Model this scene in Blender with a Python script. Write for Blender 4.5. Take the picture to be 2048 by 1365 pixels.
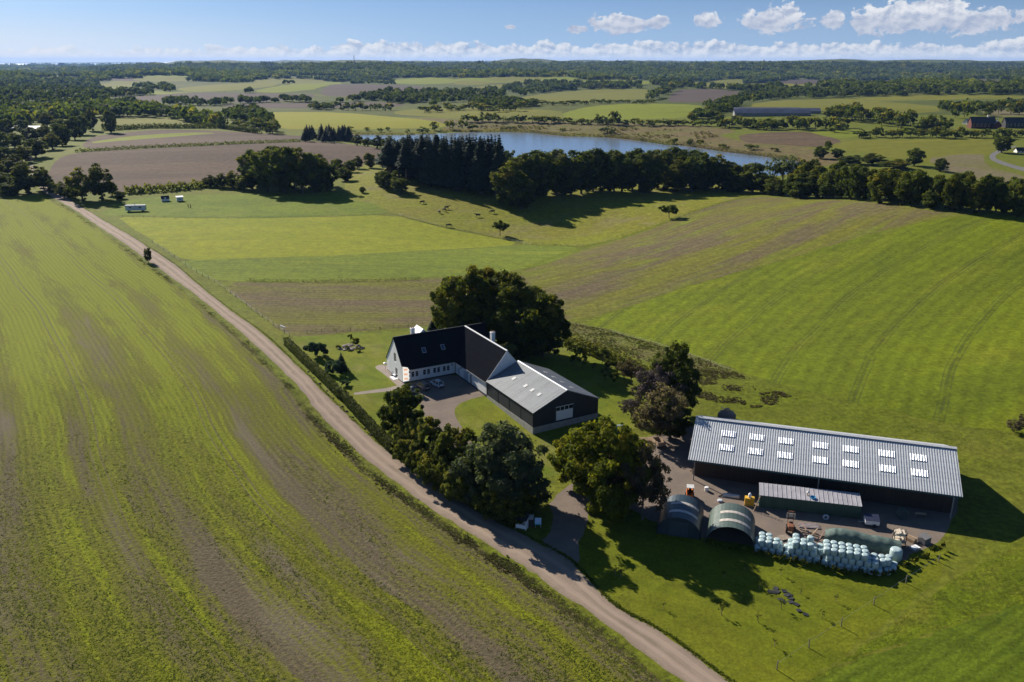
import bpy, math, random
import numpy as np
from mathutils import Vector, Matrix
from mathutils.geometry import delaunay_2d_cdt

for o in list(bpy.data.objects):
    bpy.data.objects.remove(o)
SC = bpy.context.scene
COL = SC.collection
R = math.radians

# ------------------------------------------------------------------ camera
FPX, CX, CY, HZ, CAMZ = 1700.0, 1024.0, 682.5, 122.0, 80.0
PITCH = math.atan((CY - HZ) / FPX)
cd = bpy.data.cameras.new('camera')
cam = bpy.data.objects.new('camera', cd)
COL.objects.link(cam)
cd.sensor_width = 36.0
cd.lens = 36.0 * FPX / 2048.0
cd.clip_start = 1.0
cd.clip_end = 90000.0
cam.location = (0, 0, CAMZ)
cam.rotation_euler = (math.pi / 2 - PITCH, 0, 0)
SC.camera = cam

# ------------------------------------------------------------------ sky, sun, exposure
SUN_AZ, SUN_EL = R(-38), R(29.5)
SUN_DIR = Vector((math.sin(SUN_AZ) * math.cos(SUN_EL), math.cos(SUN_AZ) * math.cos(SUN_EL), math.sin(SUN_EL)))
SC.view_settings.view_transform = 'Standard'
SC.view_settings.look = 'None'
SC.view_settings.exposure = 0.72
SC.view_settings.gamma = 1.0

sl = bpy.data.lights.new('sun', 'SUN')
sl.energy = 5.0
sl.angle = R(0.53)
sl.color = (1.0, 0.93, 0.82)
so = bpy.data.objects.new('sun', sl)
COL.objects.link(so)
so.rotation_euler = SUN_DIR.to_track_quat('Z', 'Y').to_euler()
so.location = (-200, 300, 300)


class NT:
    """tiny node-tree helper"""
    def __init__(self, nt):
        self.nt = nt
        nt.nodes.clear()

    def n(self, typ, **kw):
        nd = self.nt.nodes.new(typ)
        for k, v in kw.items():
            setattr(nd, k, v)
        return nd

    def l(self, a, b):
        self.nt.links.new(a, b)

    def _in(self, sock, v):
        if v is None:
            return
        if hasattr(v, 'is_output'):
            self.l(v, sock)
        else:
            sock.default_value = v

    def m(self, op, a, b=None, c=None, clamp=False):
        nd = self.n('ShaderNodeMath', operation=op)
        nd.use_clamp = clamp
        self._in(nd.inputs[0], a)
        self._in(nd.inputs[1], b)
        self._in(nd.inputs[2], c)
        return nd.outputs[0]

    def vm(self, op, a, b=None, c=None):
        nd = self.n('ShaderNodeVectorMath', operation=op)
        self._in(nd.inputs[0], a)
        self._in(nd.inputs[1], b)
        self._in(nd.inputs[2], c)
        return nd.outputs['Value'] if op in ('LENGTH', 'DOT_PRODUCT') else nd.outputs[0]

    def mix(self, f, a, b, mode='MIX'):
        nd = self.n('ShaderNodeMix', data_type='RGBA', blend_type=mode)
        self._in(nd.inputs[0], f)
        for s, v in ((nd.inputs[6], a), (nd.inputs[7], b)):
            if isinstance(v, tuple) and len(v) == 3:
                v = v + (1.0,)
            self._in(s, v)
        return nd.outputs[2]

    def noise(self, vec, scale, detail=2.0, rough=0.5, dist=0.0, out=0):
        nd = self.n('ShaderNodeTexNoise')
        self._in(nd.inputs['Vector'], vec)
        nd.inputs['Scale'].default_value = scale
        nd.inputs['Detail'].default_value = detail
        nd.inputs['Roughness'].default_value = rough
        nd.inputs['Distortion'].default_value = dist
        return nd.outputs[out]

    def ramp(self, f, pts):
        nd = self.n('ShaderNodeValToRGB')
        self._in(nd.inputs[0], f)
        el = nd.color_ramp.elements
        while len(el) < len(pts):
            el.new(0.5)
        for e, (p, c) in zip(el, pts):
            e.position = p
            e.color = (c[0], c[1], c[2], 1.0) if isinstance(c, tuple) else (c, c, c, 1.0)
        return nd.outputs[0]

    def smooth(self, v, lo, hi):
        nd = self.n('ShaderNodeMapRange', interpolation_type='SMOOTHSTEP')
        self._in(nd.inputs[0], v)
        nd.inputs[1].default_value = lo
        nd.inputs[2].default_value = hi
        return nd.outputs[0]

    def combine(self, x, y, z=0.0):
        nd = self.n('ShaderNodeCombineXYZ')
        self._in(nd.inputs[0], x)
        self._in(nd.inputs[1], y)
        self._in(nd.inputs[2], z)
        return nd.outputs[0]


def px_az(x, y):
    """direction of a picture point as azimuth / elevation"""
    v = (y - CY) / FPX
    u = (x - CX) / FPX
    s, c = math.sin(PITCH), math.cos(PITCH)
    dx, dy, dz = u, c - v * s, -s - v * c
    return math.atan2(dx, dy), math.atan2(dz, math.hypot(dx, dy))


W = bpy.data.worlds.new('World')
SC.world = W
W.use_nodes = True
w = NT(W.node_tree)
W.cycles.sampling_method = 'MANUAL'
W.cycles.sample_map_resolution = 256
tc = w.n('ShaderNodeTexCoord')
sep = w.n('ShaderNodeSeparateXYZ')
w.l(tc.outputs['Generated'], sep.inputs[0])
az = w.m('ARCTAN2', sep.outputs[0], sep.outputs[1])
el = w.m('ARCSINE', sep.outputs[2])
sky = w.n('ShaderNodeTexSky', sky_type='NISHITA')
sky.sun_disc = False
sky.sun_elevation = SUN_EL
sky.sun_rotation = SUN_AZ
sky.altitude = 100
sky.air_density = 1.0
sky.dust_density = 0.6
sky.ozone_density = 2.0
w.l(w.vm('NORMALIZE', w.combine(sep.outputs[0], sep.outputs[1], w.m('ADD', sep.outputs[2], 0.16))), sky.inputs[0])
# clouds live in (azimuth, elevation), the same all round the sky
p = w.combine(az, el, 0.0)
pn = w.combine(az, w.m('MULTIPLY', el, 1.35), 0.0)
fbm = w.noise(pn, 58.0, 6.0, 0.62, 0.2)
pn2 = w.vm('ADD', pn, (-0.003, 0.005, 0.0))
fbm2 = w.noise(pn2, 58.0, 4.0, 0.58, 0.2)
light = w.m('MULTIPLY_ADD', w.m('SUBTRACT', fbm, fbm2), 3.8, 0.60, clamp=True)
# bank of cumulus along the horizon
h1 = w.noise(w.combine(az, 0.3, 0.0), 9.0, 2.0, 0.6)
right = w.smooth(az, -0.62, 0.0)
top = w.m('ADD', w.m('MULTIPLY_ADD', h1, 0.030, -0.0035), w.m('MULTIPLY', right, 0.0065))
bank = w.m('SUBTRACT', w.m('MULTIPLY_ADD', fbm, 0.026, -0.013), w.m('SUBTRACT', el, top))
bank_d = w.smooth(bank, -0.0006, 0.0022)
# single clouds: centre and half size from the picture, more of them beyond it
CL = [(1790, 40, 85, 28), (1850, 28, 70, 30), (1945, 42, 100, 22), (1552, 40, 66, 24),
      (1416, 45, 30, 17), (1240, 47, 62, 22), (1310, 46, 28, 12), (1160, 58, 22, 9), (1668, 42, 24, 15),
      (1020, 55, 12, 5), (2260, 40, 130, 28), (2900, 40, 120, 25), (-420, -40, 150, 30), (-1100, 20, 120, 26)]
best = None
for (x, y, rx, ry) in CL:
    a0, e0 = px_az(x, y)
    d = w.vm('LENGTH', w.vm('MULTIPLY_ADD', p, (FPX / rx / 1.04, FPX / ry, 0), (-a0 * FPX / rx / 1.04, -e0 * FPX / ry, 0)))
    best = d if best is None else w.m('MINIMUM', best, d)
fb3 = w.noise(pn, 52.0, 6.0, 0.66, 0.4)
cum = w.m('ADD', w.m('SUBTRACT', 0.95, best), w.m('MULTIPLY_ADD', fb3, 2.5, -1.25))
cum_d = w.smooth(cum, 0.0, 0.2)
under = w.m('MULTIPLY', w.smooth(el, 0.053, 0.034), 0.5)
# colours: sky in radiance units of the sky texture
skyc = w.mix(1.0, sky.outputs[0], (0.62, 0.86, 1.12), 'MULTIPLY')
bankc = w.mix(light, (4.6, 5.7, 7.8), (10.0, 10.2, 10.6))
cumc = w.mix(light, (5.4, 6.2, 8.0), (10.6, 10.7, 11.0))
cumc = w.mix(under, cumc, (4.2, 5.0, 7.0))
pale = w.m('MULTIPLY', w.smooth(el, 0.11, 0.0), 0.5)
skyc = w.mix(pale, skyc, (6.4, 8.0, 9.8))
lowhaze = w.m('MULTIPLY', w.smooth(el, 0.013, 0.001), 0.8)
c1 = w.mix(w.m('MULTIPLY', bank_d, 0.88), skyc, bankc)
c1 = w.mix(lowhaze, c1, (8.6, 9.4, 10.4))
glow = w.m('MULTIPLY', w.smooth(az, 0.0, -0.62), w.smooth(el, 0.06, 0.0))
c1 = w.mix(w.m('MULTIPLY', glow, 0.75), c1, (10.2, 10.5, 11.0))
c1 = w.mix(w.m('MULTIPLY', cum_d, 0.93), c1, cumc)
bg = w.n('ShaderNodeBackground')
bg.inputs[1].default_value = 0.05
w.l(c1, bg.inputs[0])
wo = w.n('ShaderNodeOutputWorld')
w.l(bg.outputs[0], wo.inputs[0])

# ------------------------------------------------------------------ terrain and picture-to-ground helpers
def sstep(a, b, v):
    t = np.clip((v - a) / (b - a), 0, 1)
    return t * t * (3 - 2 * t)


def gauss(x, y, cx, cy, sx, sy, amp):
    return amp * np.exp(-((x - cx) / sx) ** 2 - ((y - cy) / sy) ** 2)


def seg_dist(x, y, poly, closed=True):
    pts = list(poly) + ([poly[0]] if closed else [])
    d = np.full(np.shape(x), 1e18)
    for (ax, ay), (bx, by) in zip(pts[:-1], pts[1:]):
        vx, vy = bx - ax, by - ay
        t = np.clip(((x - ax) * vx + (y - ay) * vy) / (vx * vx + vy * vy + 1e-9), 0, 1)
        d = np.minimum(d, (x - ax - t * vx) ** 2 + (y - ay - t * vy) ** 2)
    return np.sqrt(d)


def inside(x, y, poly):
    r = np.zeros(np.shape(x), bool)
    n = len(poly)
    for i in range(n):
        (ax, ay), (bx, by) = poly[i], poly[(i + 1) % n]
        cond = ((ay > y) != (by > y))
        xi = (bx - ax) * (y - ay) / ((by - ay) if by != ay else 1e-9) + ax
        r ^= cond & (x < xi)
    return r


def plane_cast(x, y, z=0.0):
    v = (y - CY) / FPX
    u = (x - CX) / FPX
    s, c = math.sin(PITCH), math.cos(PITCH)
    Z = (CAMZ - z) / (s + v * c)
    return (u * Z, Z * (c - v * s))


LAKE_Z = -6.0
LAKE_PX = [(690, 269), (800, 271), (870, 268), (935, 265), (1000, 264), (1062, 266), (1130, 273), (1210, 275), (1262, 280), (1330, 290),
           (1370, 292), (1440, 303), (1530, 314), (1600, 324), (1612, 345), (1560, 352), (1450, 345), (1300, 335), (1150, 325), (1000, 312), (860, 300), (760, 288)]
LAKE = [plane_cast(x, y, LAKE_Z) for x, y in LAKE_PX]


def terr(x, y):
    x = np.asarray(x, float)
    y = np.asarray(y, float)
    r = np.hypot(x, y)
    z = -4.0 * (1 - np.exp(-np.clip(203 - y, 0, None) / 70.0))
    z = z + gauss(x, y, 235, 395, 125, 100, 16.0)
    z = z + gauss(x, y, 20, 420, 65, 55, -6.0)
    z = z + gauss(x, y, -45, 560, 90, 70, 7.0)
    z = z + gauss(x, y, -270, 760, 220, 140, 9.0)
    z = z + gauss(x, y, -105, 190, 55, 80, 2.2)
    z = z + gauss(x, y, -120, 400, 90, 80, 2.5)
    z = z + gauss(x, y, 330, 640, 200, 90, -5.0)
    wob = (np.sin(x / 410 + 1.3) * np.sin(y / 520 + 0.4) + 0.6 * np.sin(x / 233 + y / 340 + 2.0) + 0.5 * np.sin(y / 710 - x / 900))
    z = z + wob * (sstep(900, 1700, r) * 10.0 + sstep(2000, 6000, r) * 18.0)
    azr = x / np.maximum(y, 1.0)
    z = z + sstep(3500, 9000, r) * 44.0 * sstep(-0.50, -0.36, azr) + sstep(3500, 9000, r) * 6.0 * (np.sin(azr * 23) + np.sin(azr * 51 + 1)) * sstep(-0.5, -0.3, azr)
    sea = sstep(7000, 12500, r) * (1 - sstep(-0.46, -0.36, azr))
    z = z * (1 - sea) - 14.0 * sea
    near = (r > 550) & (r < 1400) & (np.abs(x) < 700)
    if np.any(near):
        xn, yn = x[near], y[near]
        d = seg_dist(xn, yn, LAKE)
        ins = inside(xn, yn, LAKE)
        k = np.where(ins, 1.0, 1 - sstep(4, 110, d))
        zn = z[near] * (1 - k) + (LAKE_Z + 0.25 + np.clip(d, 0, 60) * 0.01) * k
        z = np.array(z)
        z[near] = np.where(ins, LAKE_Z - np.clip(d * 0.05, 0, 2), zn)
    return z


def tz(x, y):
    return float(terr(np.array([x]), np.array([y]))[0])


TT = np.concatenate([np.linspace(60, 260, 20), np.geomspace(262, 36000, 300)])


def march(dx, dy, dz):
    X = dx[:, None] * TT
    Y = dy[:, None] * TT
    below = (CAMZ + dz[:, None] * TT) < terr(X, Y)
    hit = below.any(1)
    k = np.where(hit, below.argmax(1), len(TT) - 1)
    lo = TT[np.maximum(k - 1, 0)]
    hi = TT[k]
    for _ in range(22):
        mid = (lo + hi) / 2
        b = (CAMZ + dz * mid) < terr(dx * mid, dy * mid)
        hi = np.where(b, mid, hi)
        lo = np.where(b, lo, mid)
    return hi


def cast(px, py):
    """picture points -> (n,3) points where their view rays meet the terrain"""
    px = np.atleast_1d(np.asarray(px, float))
    py = np.atleast_1d(np.asarray(py, float))
    u = (px - CX) / FPX
    v = (py - CY) / FPX
    s, c = math.sin(PITCH), math.cos(PITCH)
    dx, dy, dz = u, c - v * s, -s - v * c
    far = py < 330
    t = np.where(far, 100.0, CAMZ / np.maximum(-dz, 0.02))
    for _ in range(9):                                   # near ground is gentle: a few plane steps settle it
        t = np.where(far, t, (CAMZ - terr(dx * t, dy * t)) / np.maximum(-dz, 0.02))
    bad = far | (np.abs(CAMZ + dz * t - terr(dx * t, dy * t)) > 0.03)
    idx = np.nonzero(bad)[0]
    for k in range(0, len(idx), 400):
        j = idx[k:k + 400]
        t[j] = march(dx[j], dy[j], dz[j])
    out = np.stack([dx * t, dy * t, np.zeros(len(t))], 1)
    out[:, 2] = terr(out[:, 0], out[:, 1])
    return out


_AT = {}


def at(x, y):
    if (x, y) in _AT:
        return _AT[(x, y)]
    q = cast([x], [y])[0]
    _AT[(x, y)] = (float(q[0]), float(q[1]), float(q[2]))
    return (float(q[0]), float(q[1]), float(q[2]))


def depth(P):
    return P[1] * math.cos(PITCH) + (CAMZ - P[2]) * math.sin(PITCH)


def proj(x, y, z):
    s, c = math.sin(PITCH), math.cos(PITCH)
    d = y * c - (z - CAMZ) * s
    return CX + x / d * FPX, CY - (y * s + (z - CAMZ) * c) / d * FPX


def px_len(P, px):
    """metres that px picture pixels span at the distance of point P"""
    return px * depth(P) / FPX


# ------------------------------------------------------------------ mesh helpers
def tag(o, label=None, cat=None, group=None, kind=None):
    if label:
        o['label'] = label
    if cat:
        o['category'] = cat
    if group:
        o['group'] = group
    if kind:
        o['kind'] = kind
    return o


def empty(name, loc, rz=0.0, label=None, cat=None, group=None):
    o = bpy.data.objects.new(name, None)
    COL.objects.link(o)
    o.location = loc
    o.rotation_euler = (0, 0, rz)
    o.empty_display_size = 0.2
    return tag(o, label, cat, group)


def np_mesh(name, V, F, mats, midx=None, smooth=False, attr=None):
    """V (n,3), F (m,k) all the same k"""
    me = bpy.data.meshes.new(name)
    V = np.ascontiguousarray(V, np.float32)
    F = np.ascontiguousarray(F, np.int32)
    me.vertices.add(len(V))
    me.vertices.foreach_set('co', V.ravel())
    k = F.shape[1]
    me.loops.add(F.size)
    me.loops.foreach_set('vertex_index', F.ravel())
    me.polygons.add(len(F))
    me.polygons.foreach_set('loop_start', np.arange(0, F.size, k, dtype=np.int32))
    for m in mats:
        me.materials.append(m)
    if midx is not None:
        me.polygons.foreach_set('material_index', np.ascontiguousarray(midx, np.int32))
    if smooth:
        me.polygons.foreach_set('use_smooth', np.ones(len(F), bool))
    if attr:
        for an, (dom, data) in attr.items():
            a = me.attributes.new(an, 'FLOAT', dom)
            a.data.foreach_set('value', np.ascontiguousarray(data, np.float32))
    me.update(calc_edges=True)
    me.validate()
    return me


def link(name, me, parent=None, loc=(0, 0, 0), rot=(0, 0, 0), scale=(1, 1, 1)):
    o = bpy.data.objects.new(name, me)
    COL.objects.link(o)
    o.location = loc
    o.rotation_euler = rot
    o.scale = scale
    if parent:
        o.parent = parent
    return o


class MB:
    """collects simple solids, builds ONE mesh object"""
    def __init__(self):
        self.v = []
        self.f = []

    def add(self, vs, fs):
        b = len(self.v)
        self.v += [tuple(q) for q in vs]
        self.f += [tuple(i + b for i in q) for q in fs]
        return self

    def box(self, x0, x1, y0, y1, z0, z1, M=None):
        vs = [Vector((x, y, z)) for z in (z0, z1) for y in (y0, y1) for x in (x0, x1)]
        if M is not None:
            vs = [M @ q for q in vs]
        return self.add(vs, [(0, 2, 3, 1), (4, 5, 7, 6), (0, 1, 5, 4), (2, 6, 7, 3), (0, 4, 6, 2), (1, 3, 7, 5)])

    def prism(self, poly, vec):
        """polygon of 3d points extruded by vec"""
        n = len(poly)
        vec = Vector(vec)
        a = [Vector(q) for q in poly]
        b = [q + vec for q in a]
        nrm = Vector((0, 0, 0))
        for i in range(n):
            nrm += a[i].cross(a[(i + 1) % n])
        fl = nrm.dot(vec) > 0
        fs = [tuple(range(n)) if not fl else tuple(reversed(range(n))),
              tuple(range(n, 2 * n)) if fl else tuple(reversed(range(n, 2 * n)))]
        for i in range(n):
            j = (i + 1) % n
            q = (i, j, n + j, n + i)
            fs.append(q if fl else tuple(reversed(q)))
        return self.add(a + b, fs)

    def tube(self, pts, rad, n=8, cap=True):
        pts = [Vector(q) for q in pts]
        if not hasattr(rad, '__len__'):
            rad = [rad] * len(pts)
        rings = []
        for i, q in enumerate(pts):
            t = (pts[min(i + 1, len(pts) - 1)] - pts[max(i - 1, 0)])
            t = t.normalized() if t.length > 1e-9 else Vector((0, 0, 1))
            up = Vector((0, 0, 1)) if abs(t.z) < 0.9 else Vector((1, 0, 0))
            s = t.cross(up).normalized()
            u = s.cross(t)
            rings.append([q + (s * math.cos(2 * math.pi * k / n) + u * math.sin(2 * math.pi * k / n)) * rad[i] for k in range(n)])
        vs = [q for r_ in rings for q in r_]
        fs = []
        for i in range(len(pts) - 1):
            for k in range(n):
                fs.append((i * n + k, i * n + (k + 1) % n, (i + 1) * n + (k + 1) % n, (i + 1) * n + k))
        if cap:
            fs.append(tuple(reversed(range(n))))
            fs.append(tuple(range((len(pts) - 1) * n, len(pts) * n)))
        return self.add(vs, fs)

    def lathe(self, prof, n=16, M=None):
        """profile of (radius, z)"""
        vs = []
        for (r_, z) in prof:
            for k in range(n):
                q = Vector((r_ * math.cos(2 * math.pi * k / n), r_ * math.sin(2 * math.pi * k / n), z))
                vs.append(M @ q if M is not None else q)
        fs = []
        for i in range(len(prof) - 1):
            for k in range(n):
                fs.append((i * n + k, i * n + (k + 1) % n, (i + 1) * n + (k + 1) % n, (i + 1) * n + k))
        fs.append(tuple(reversed(range(n))))
        fs.append(tuple(range((len(prof) - 1) * n, len(prof) * n)))
        return self.add(vs, fs)

    def mesh(self, name, mat, smooth=False, bevel=0):
        me = bpy.data.meshes.new(name)
        me.from_pydata([tuple(q) for q in self.v], [], self.f)
        me.materials.append(mat)
        if smooth:
            me.polygons.foreach_set('use_smooth', np.ones(len(self.f), bool))
        me.update()
        return me

    def build(self, name, mat, parent=None, loc=(0, 0, 0), rot=(0, 0, 0), smooth=False):
        return link(name, self.mesh(name, mat, smooth), parent, loc, rot)


def copy_tree(o, parent=None, loc=None, rz=None, scale=None, label=None, group=None):
    c = o.copy()
    COL.objects.link(c)
    if parent is not None:
        c.parent = parent
    if loc is not None:
        c.location = loc
    if rz is not None:
        c.rotation_euler = (0, 0, rz)
    if scale is not None:
        c.scale = scale
    if label:
        c['label'] = label
    if group:
        c['group'] = group
    for ch in o.children:
        copy_tree(ch, c)
    return c


# ------------------------------------------------------------------ materials
MATS = {}


def mat_plain(name, col, rough=0.6, metal=0.0, var=0.12, scale=3.0, bump=0.0, bscale=20.0, spec=0.4, coat=0.0):
    """one surface colour with uneven tone and fine relief"""
    if name in MATS:
        return MATS[name]
    m = bpy.data.materials.new(name)
    m.use_nodes = True
    t = NT(m.node_tree)
    ge = t.n('ShaderNodeTexCoord').outputs['Object']
    n1 = t.noise(ge, scale, 4.0, 0.6)
    f = t.smooth(n1, 0.3, 0.7)
    a = tuple(c * (1 - var) for c in col)
    b = tuple(min(1.0, c * (1 + var)) for c in col)
    cc = t.mix(f, a, b)
    bs = t.n('ShaderNodeBsdfPrincipled')
    t.l(cc, bs.inputs['Base Color'])
    bs.inputs['Roughness'].default_value = rough
    bs.inputs['Metallic'].default_value = metal
    bs.inputs['Specular IOR Level'].default_value = spec
    bs.inputs['Coat Weight'].default_value = coat
    if bump:
        bp = t.n('ShaderNodeBump')
        bp.inputs['Strength'].default_value = bump
        bp.inputs['Distance'].default_value = 0.05
        t.l(t.noise(ge, bscale, 3.0), bp.inputs['Height'])
        t.l(bp.outputs[0], bs.inputs['Normal'])
    out = t.n('ShaderNodeOutputMaterial')
    t.l(bs.outputs[0], out.inputs[0])
    MATS[name] = m
    return m


def mat_field(name, ca, cb, cc=None, rowdir=None, rowsp=3.0, rowamt=0.3, patch=40.0, stretch=4.0, fine=1.2, fineamt=0.35, bump=0.5, track=None, pr=(0.35, 0.65), bend=None):
    """ground cover: patches drawn out along the rows, rows, fine mottling"""
    m = bpy.data.materials.new(name)
    m.use_nodes = True
    t = NT(m.node_tree)
    pos = t.n('ShaderNodeNewGeometry').outputs['Position']
    mp = t.n('ShaderNodeMapping')
    t.l(pos, mp.inputs[0])
    mp.inputs['Rotation'].default_value = (0, 0, -R(rowdir or 0))
    rp = mp.outputs[0]                                   # x runs along the rows
    st = t.vm('MULTIPLY', rp, (1.0 / stretch, 1.0, 0.0))
    n1 = t.noise(st, 1.0 / patch * stretch ** 0.3, 5.0, 0.62, 0.4)
    col = t.mix(t.smooth(n1, pr[0], pr[1]), ca, cb)
    if cc:
        n2 = t.noise(t.vm('ADD', st, (31.0, 17.0, 0.0)), 1.7 / patch * stretch ** 0.3, 4.0, 0.6, 0.3)
        col = t.mix(t.m('MULTIPLY', t.smooth(n2, 0.5, 0.72), 0.8), col, cc)
    flat = t.vm('MULTIPLY', pos, (1.0, 1.0, 0.0))
    n3 = t.noise(flat, fine, 4.0, 0.7)
    fm = t.m('MULTIPLY_ADD', t.smooth(n3, 0.25, 0.75), 2 * fineamt, 1 - fineamt)
    if bump:
        n5 = t.noise(flat, 0.22, 4.0, 0.7, 0.6)
        fm = t.m('MULTIPLY', fm, t.m('MULTIPLY_ADD', t.smooth(n5, 0.3, 0.7), 0.34, 0.83))
    col = t.mix(1.0, col, t.combine(fm, fm, fm), 'MULTIPLY')
    if rowdir is not None:
        sx = t.n('ShaderNodeSeparateXYZ')
        t.l(rp, sx.inputs[0])
        wob = t.noise(t.vm('MULTIPLY', rp, (0.02, 0.02, 0)), 1.0, 2.0)
        yy = t.m('MULTIPLY_ADD', wob, 3.0, sx.outputs[1])
        if bend:
            q_ = t.m('SUBTRACT', sx.outputs[0], bend[0])
            yy = t.m('ADD', yy, t.m('MULTIPLY', t.m('MULTIPLY', q_, q_), bend[1]))
        s1 = t.m('SINE', t.m('MULTIPLY', yy, 2 * math.pi / rowsp))
        brk = t.noise(t.vm('MULTIPLY', rp, (0.05, 0.6, 0)), 1.0, 3.0)
        s1 = t.m('MULTIPLY', s1, t.smooth(brk, 0.3, 0.7))
        rm = t.m('MULTIPLY_ADD', s1, rowamt, 1.0)
        col = t.mix(1.0, col, t.combine(rm, rm, rm), 'MULTIPLY')
        if track:
            q = t.m('ABSOLUTE', t.m('SUBTRACT', t.m('FRACT', t.m('DIVIDE', yy, track)), 0.5))
            for off in (0.44, 0.49):
                k = t.smooth(t.m('ABSOLUTE', t.m('SUBTRACT', q, off)), 0.016, 0.004)
                k = t.m('MULTIPLY', k, t.smooth(brk, 0.25, 0.55))
                col = t.mix(t.m('MULTIPLY', k, 0.45), col, (0.045, 0.05, 0.018))
    bs = t.n('ShaderNodeBsdfPrincipled')
    t.l(col, bs.inputs['Base Color'])
    bs.inputs['Roughness'].default_value = 0.95
    bs.inputs['Specular IOR Level'].default_value = 0.1
    if bump:
        bp = t.n('ShaderNodeBump')
        bp.inputs['Strength'].default_value = bump
        bp.inputs['Distance'].default_value = 0.4
        t.l(t.noise(flat, fine * 0.9, 4.0, 0.7), bp.inputs['Height'])
        t.l(bp.outputs[0], bs.inputs['Normal'])
    out = t.n('ShaderNodeOutputMaterial')
    t.l(bs.outputs[0], out.inputs[0])
    return m


def mat_leaf(name, dark, mid, warm, trans=0.45, tscale=0.5):
    """leaves: tone by the clump ('tint' attribute), by the plant, and mottled"""
    if name in MATS:
        return MATS[name]
    m = bpy.data.materials.new(name)
    m.use_nodes = True
    t = NT(m.node_tree)
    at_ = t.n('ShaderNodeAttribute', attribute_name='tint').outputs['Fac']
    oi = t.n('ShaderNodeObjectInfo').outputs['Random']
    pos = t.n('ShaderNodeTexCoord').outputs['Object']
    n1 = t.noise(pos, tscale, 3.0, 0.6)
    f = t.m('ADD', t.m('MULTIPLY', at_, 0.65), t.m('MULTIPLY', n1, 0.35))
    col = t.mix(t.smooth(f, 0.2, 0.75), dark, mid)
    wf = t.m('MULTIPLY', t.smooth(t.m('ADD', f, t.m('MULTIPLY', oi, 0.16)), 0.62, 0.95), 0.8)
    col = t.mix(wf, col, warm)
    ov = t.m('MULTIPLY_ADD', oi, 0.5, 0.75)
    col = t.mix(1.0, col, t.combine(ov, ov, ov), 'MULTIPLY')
    d = t.n('ShaderNodeBsdfPrincipled')
    t.l(col, d.inputs['Base Color'])
    d.inputs['Roughness'].default_value = 0.75
    d.inputs['Specular IOR Level'].default_value = 0.06
    tr = t.n('ShaderNodeBsdfTranslucent')
    t.l(t.mix(1.0, col, (1.25, 1.3, 0.6), 'MULTIPLY'), tr.inputs[0])
    ms = t.n('ShaderNodeMixShader')
    ms.inputs[0].default_value = trans
    t.l(d.outputs[0], ms.inputs[1])
    t.l(tr.outputs[0], ms.inputs[2])
    out = t.n('ShaderNodeOutputMaterial')
    t.l(ms.outputs[0], out.inputs[0])
    MATS[name] = m
    return m

# ------------------------------------------------------------------ ground: one sheet cut along the field edges
ROAD_L = [(1560, 1500), (1369, 1365), (1277, 1298), (1194, 1234), (1111, 1180), (1049, 1133), (1011, 1111), (920, 1054), (875, 1024), (820, 985), (740, 927),
          (699, 887), (662, 852), (627, 815), (601, 778), (547, 724), (507, 687), (441, 630), (380, 581), (351, 560), (298, 524), (264, 498), (185, 445), (158, 424), (105, 395), (80, 379), (70, 366), (60, 345), (58, 330)]
ROAD_R = [(1660, 1500), (1457, 1365), (1347, 1278), (1277, 1239), (1233, 1217), (1194, 1180), (1160, 1140), (1128, 1112), (1027, 1060), (975, 1035), (920, 1003), (860, 965), (808, 930), (765, 896),
          (683, 821), (621, 759), (560, 698), (522, 663), (456, 618), (380, 555), (343, 524), (290, 491), (224, 450), (158, 411), (126, 390), (90, 371), (80, 360), (70, 345), (66, 330)]


def world_poly(px):
    q = cast([a for a, b in px], [b for a, b in px])
    return [(float(a), float(b)) for a, b, c in q]


def smooth_line(P, it=2):
    for _ in range(it):
        Q = [P[0]]
        for a, b in zip(P[:-1], P[1:]):
            Q.append((a[0] * .75 + b[0] * .25, a[1] * .75 + b[1] * .25))
            Q.append((a[0] * .25 + b[0] * .75, a[1] * .25 + b[1] * .75))
        Q.append(P[-1])
        P = Q
    return P


RL = smooth_line(world_poly(ROAD_L))
RR = smooth_line(world_poly(ROAD_R))


def closed_smooth(px, it=1):
    P = world_poly(px)
    for _ in range(it):
        Q = []
        for i in range(len(P)):
            a, b = P[i], P[(i + 1) % len(P)]
            Q.append((a[0] * .8 + b[0] * .2, a[1] * .8 + b[1] * .2))
            Q.append((a[0] * .2 + b[0] * .8, a[1] * .2 + b[1] * .8))
        P = Q
    return P


# greens and soils
G_BRIGHT = (0.196, 0.211, 0.0081)
G_MID = (0.106, 0.126, 0.0072)
G_DEEP = (0.064, 0.101, 0.0054)
G_OLIVE = (0.122, 0.129, 0.0135)
G_YEL = (0.205, 0.185, 0.02)
SOIL = (0.095, 0.066, 0.046)
SOIL_D = (0.066, 0.046, 0.033)
STRAW = (0.185, 0.15, 0.085)

FIELDS = []     # (name, polygon, material) later ones lie over earlier ones


def field(name, px, mat, sm=1):
    FIELDS.append((name, closed_smooth(px, sm) if sm else world_poly(px), mat))


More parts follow.
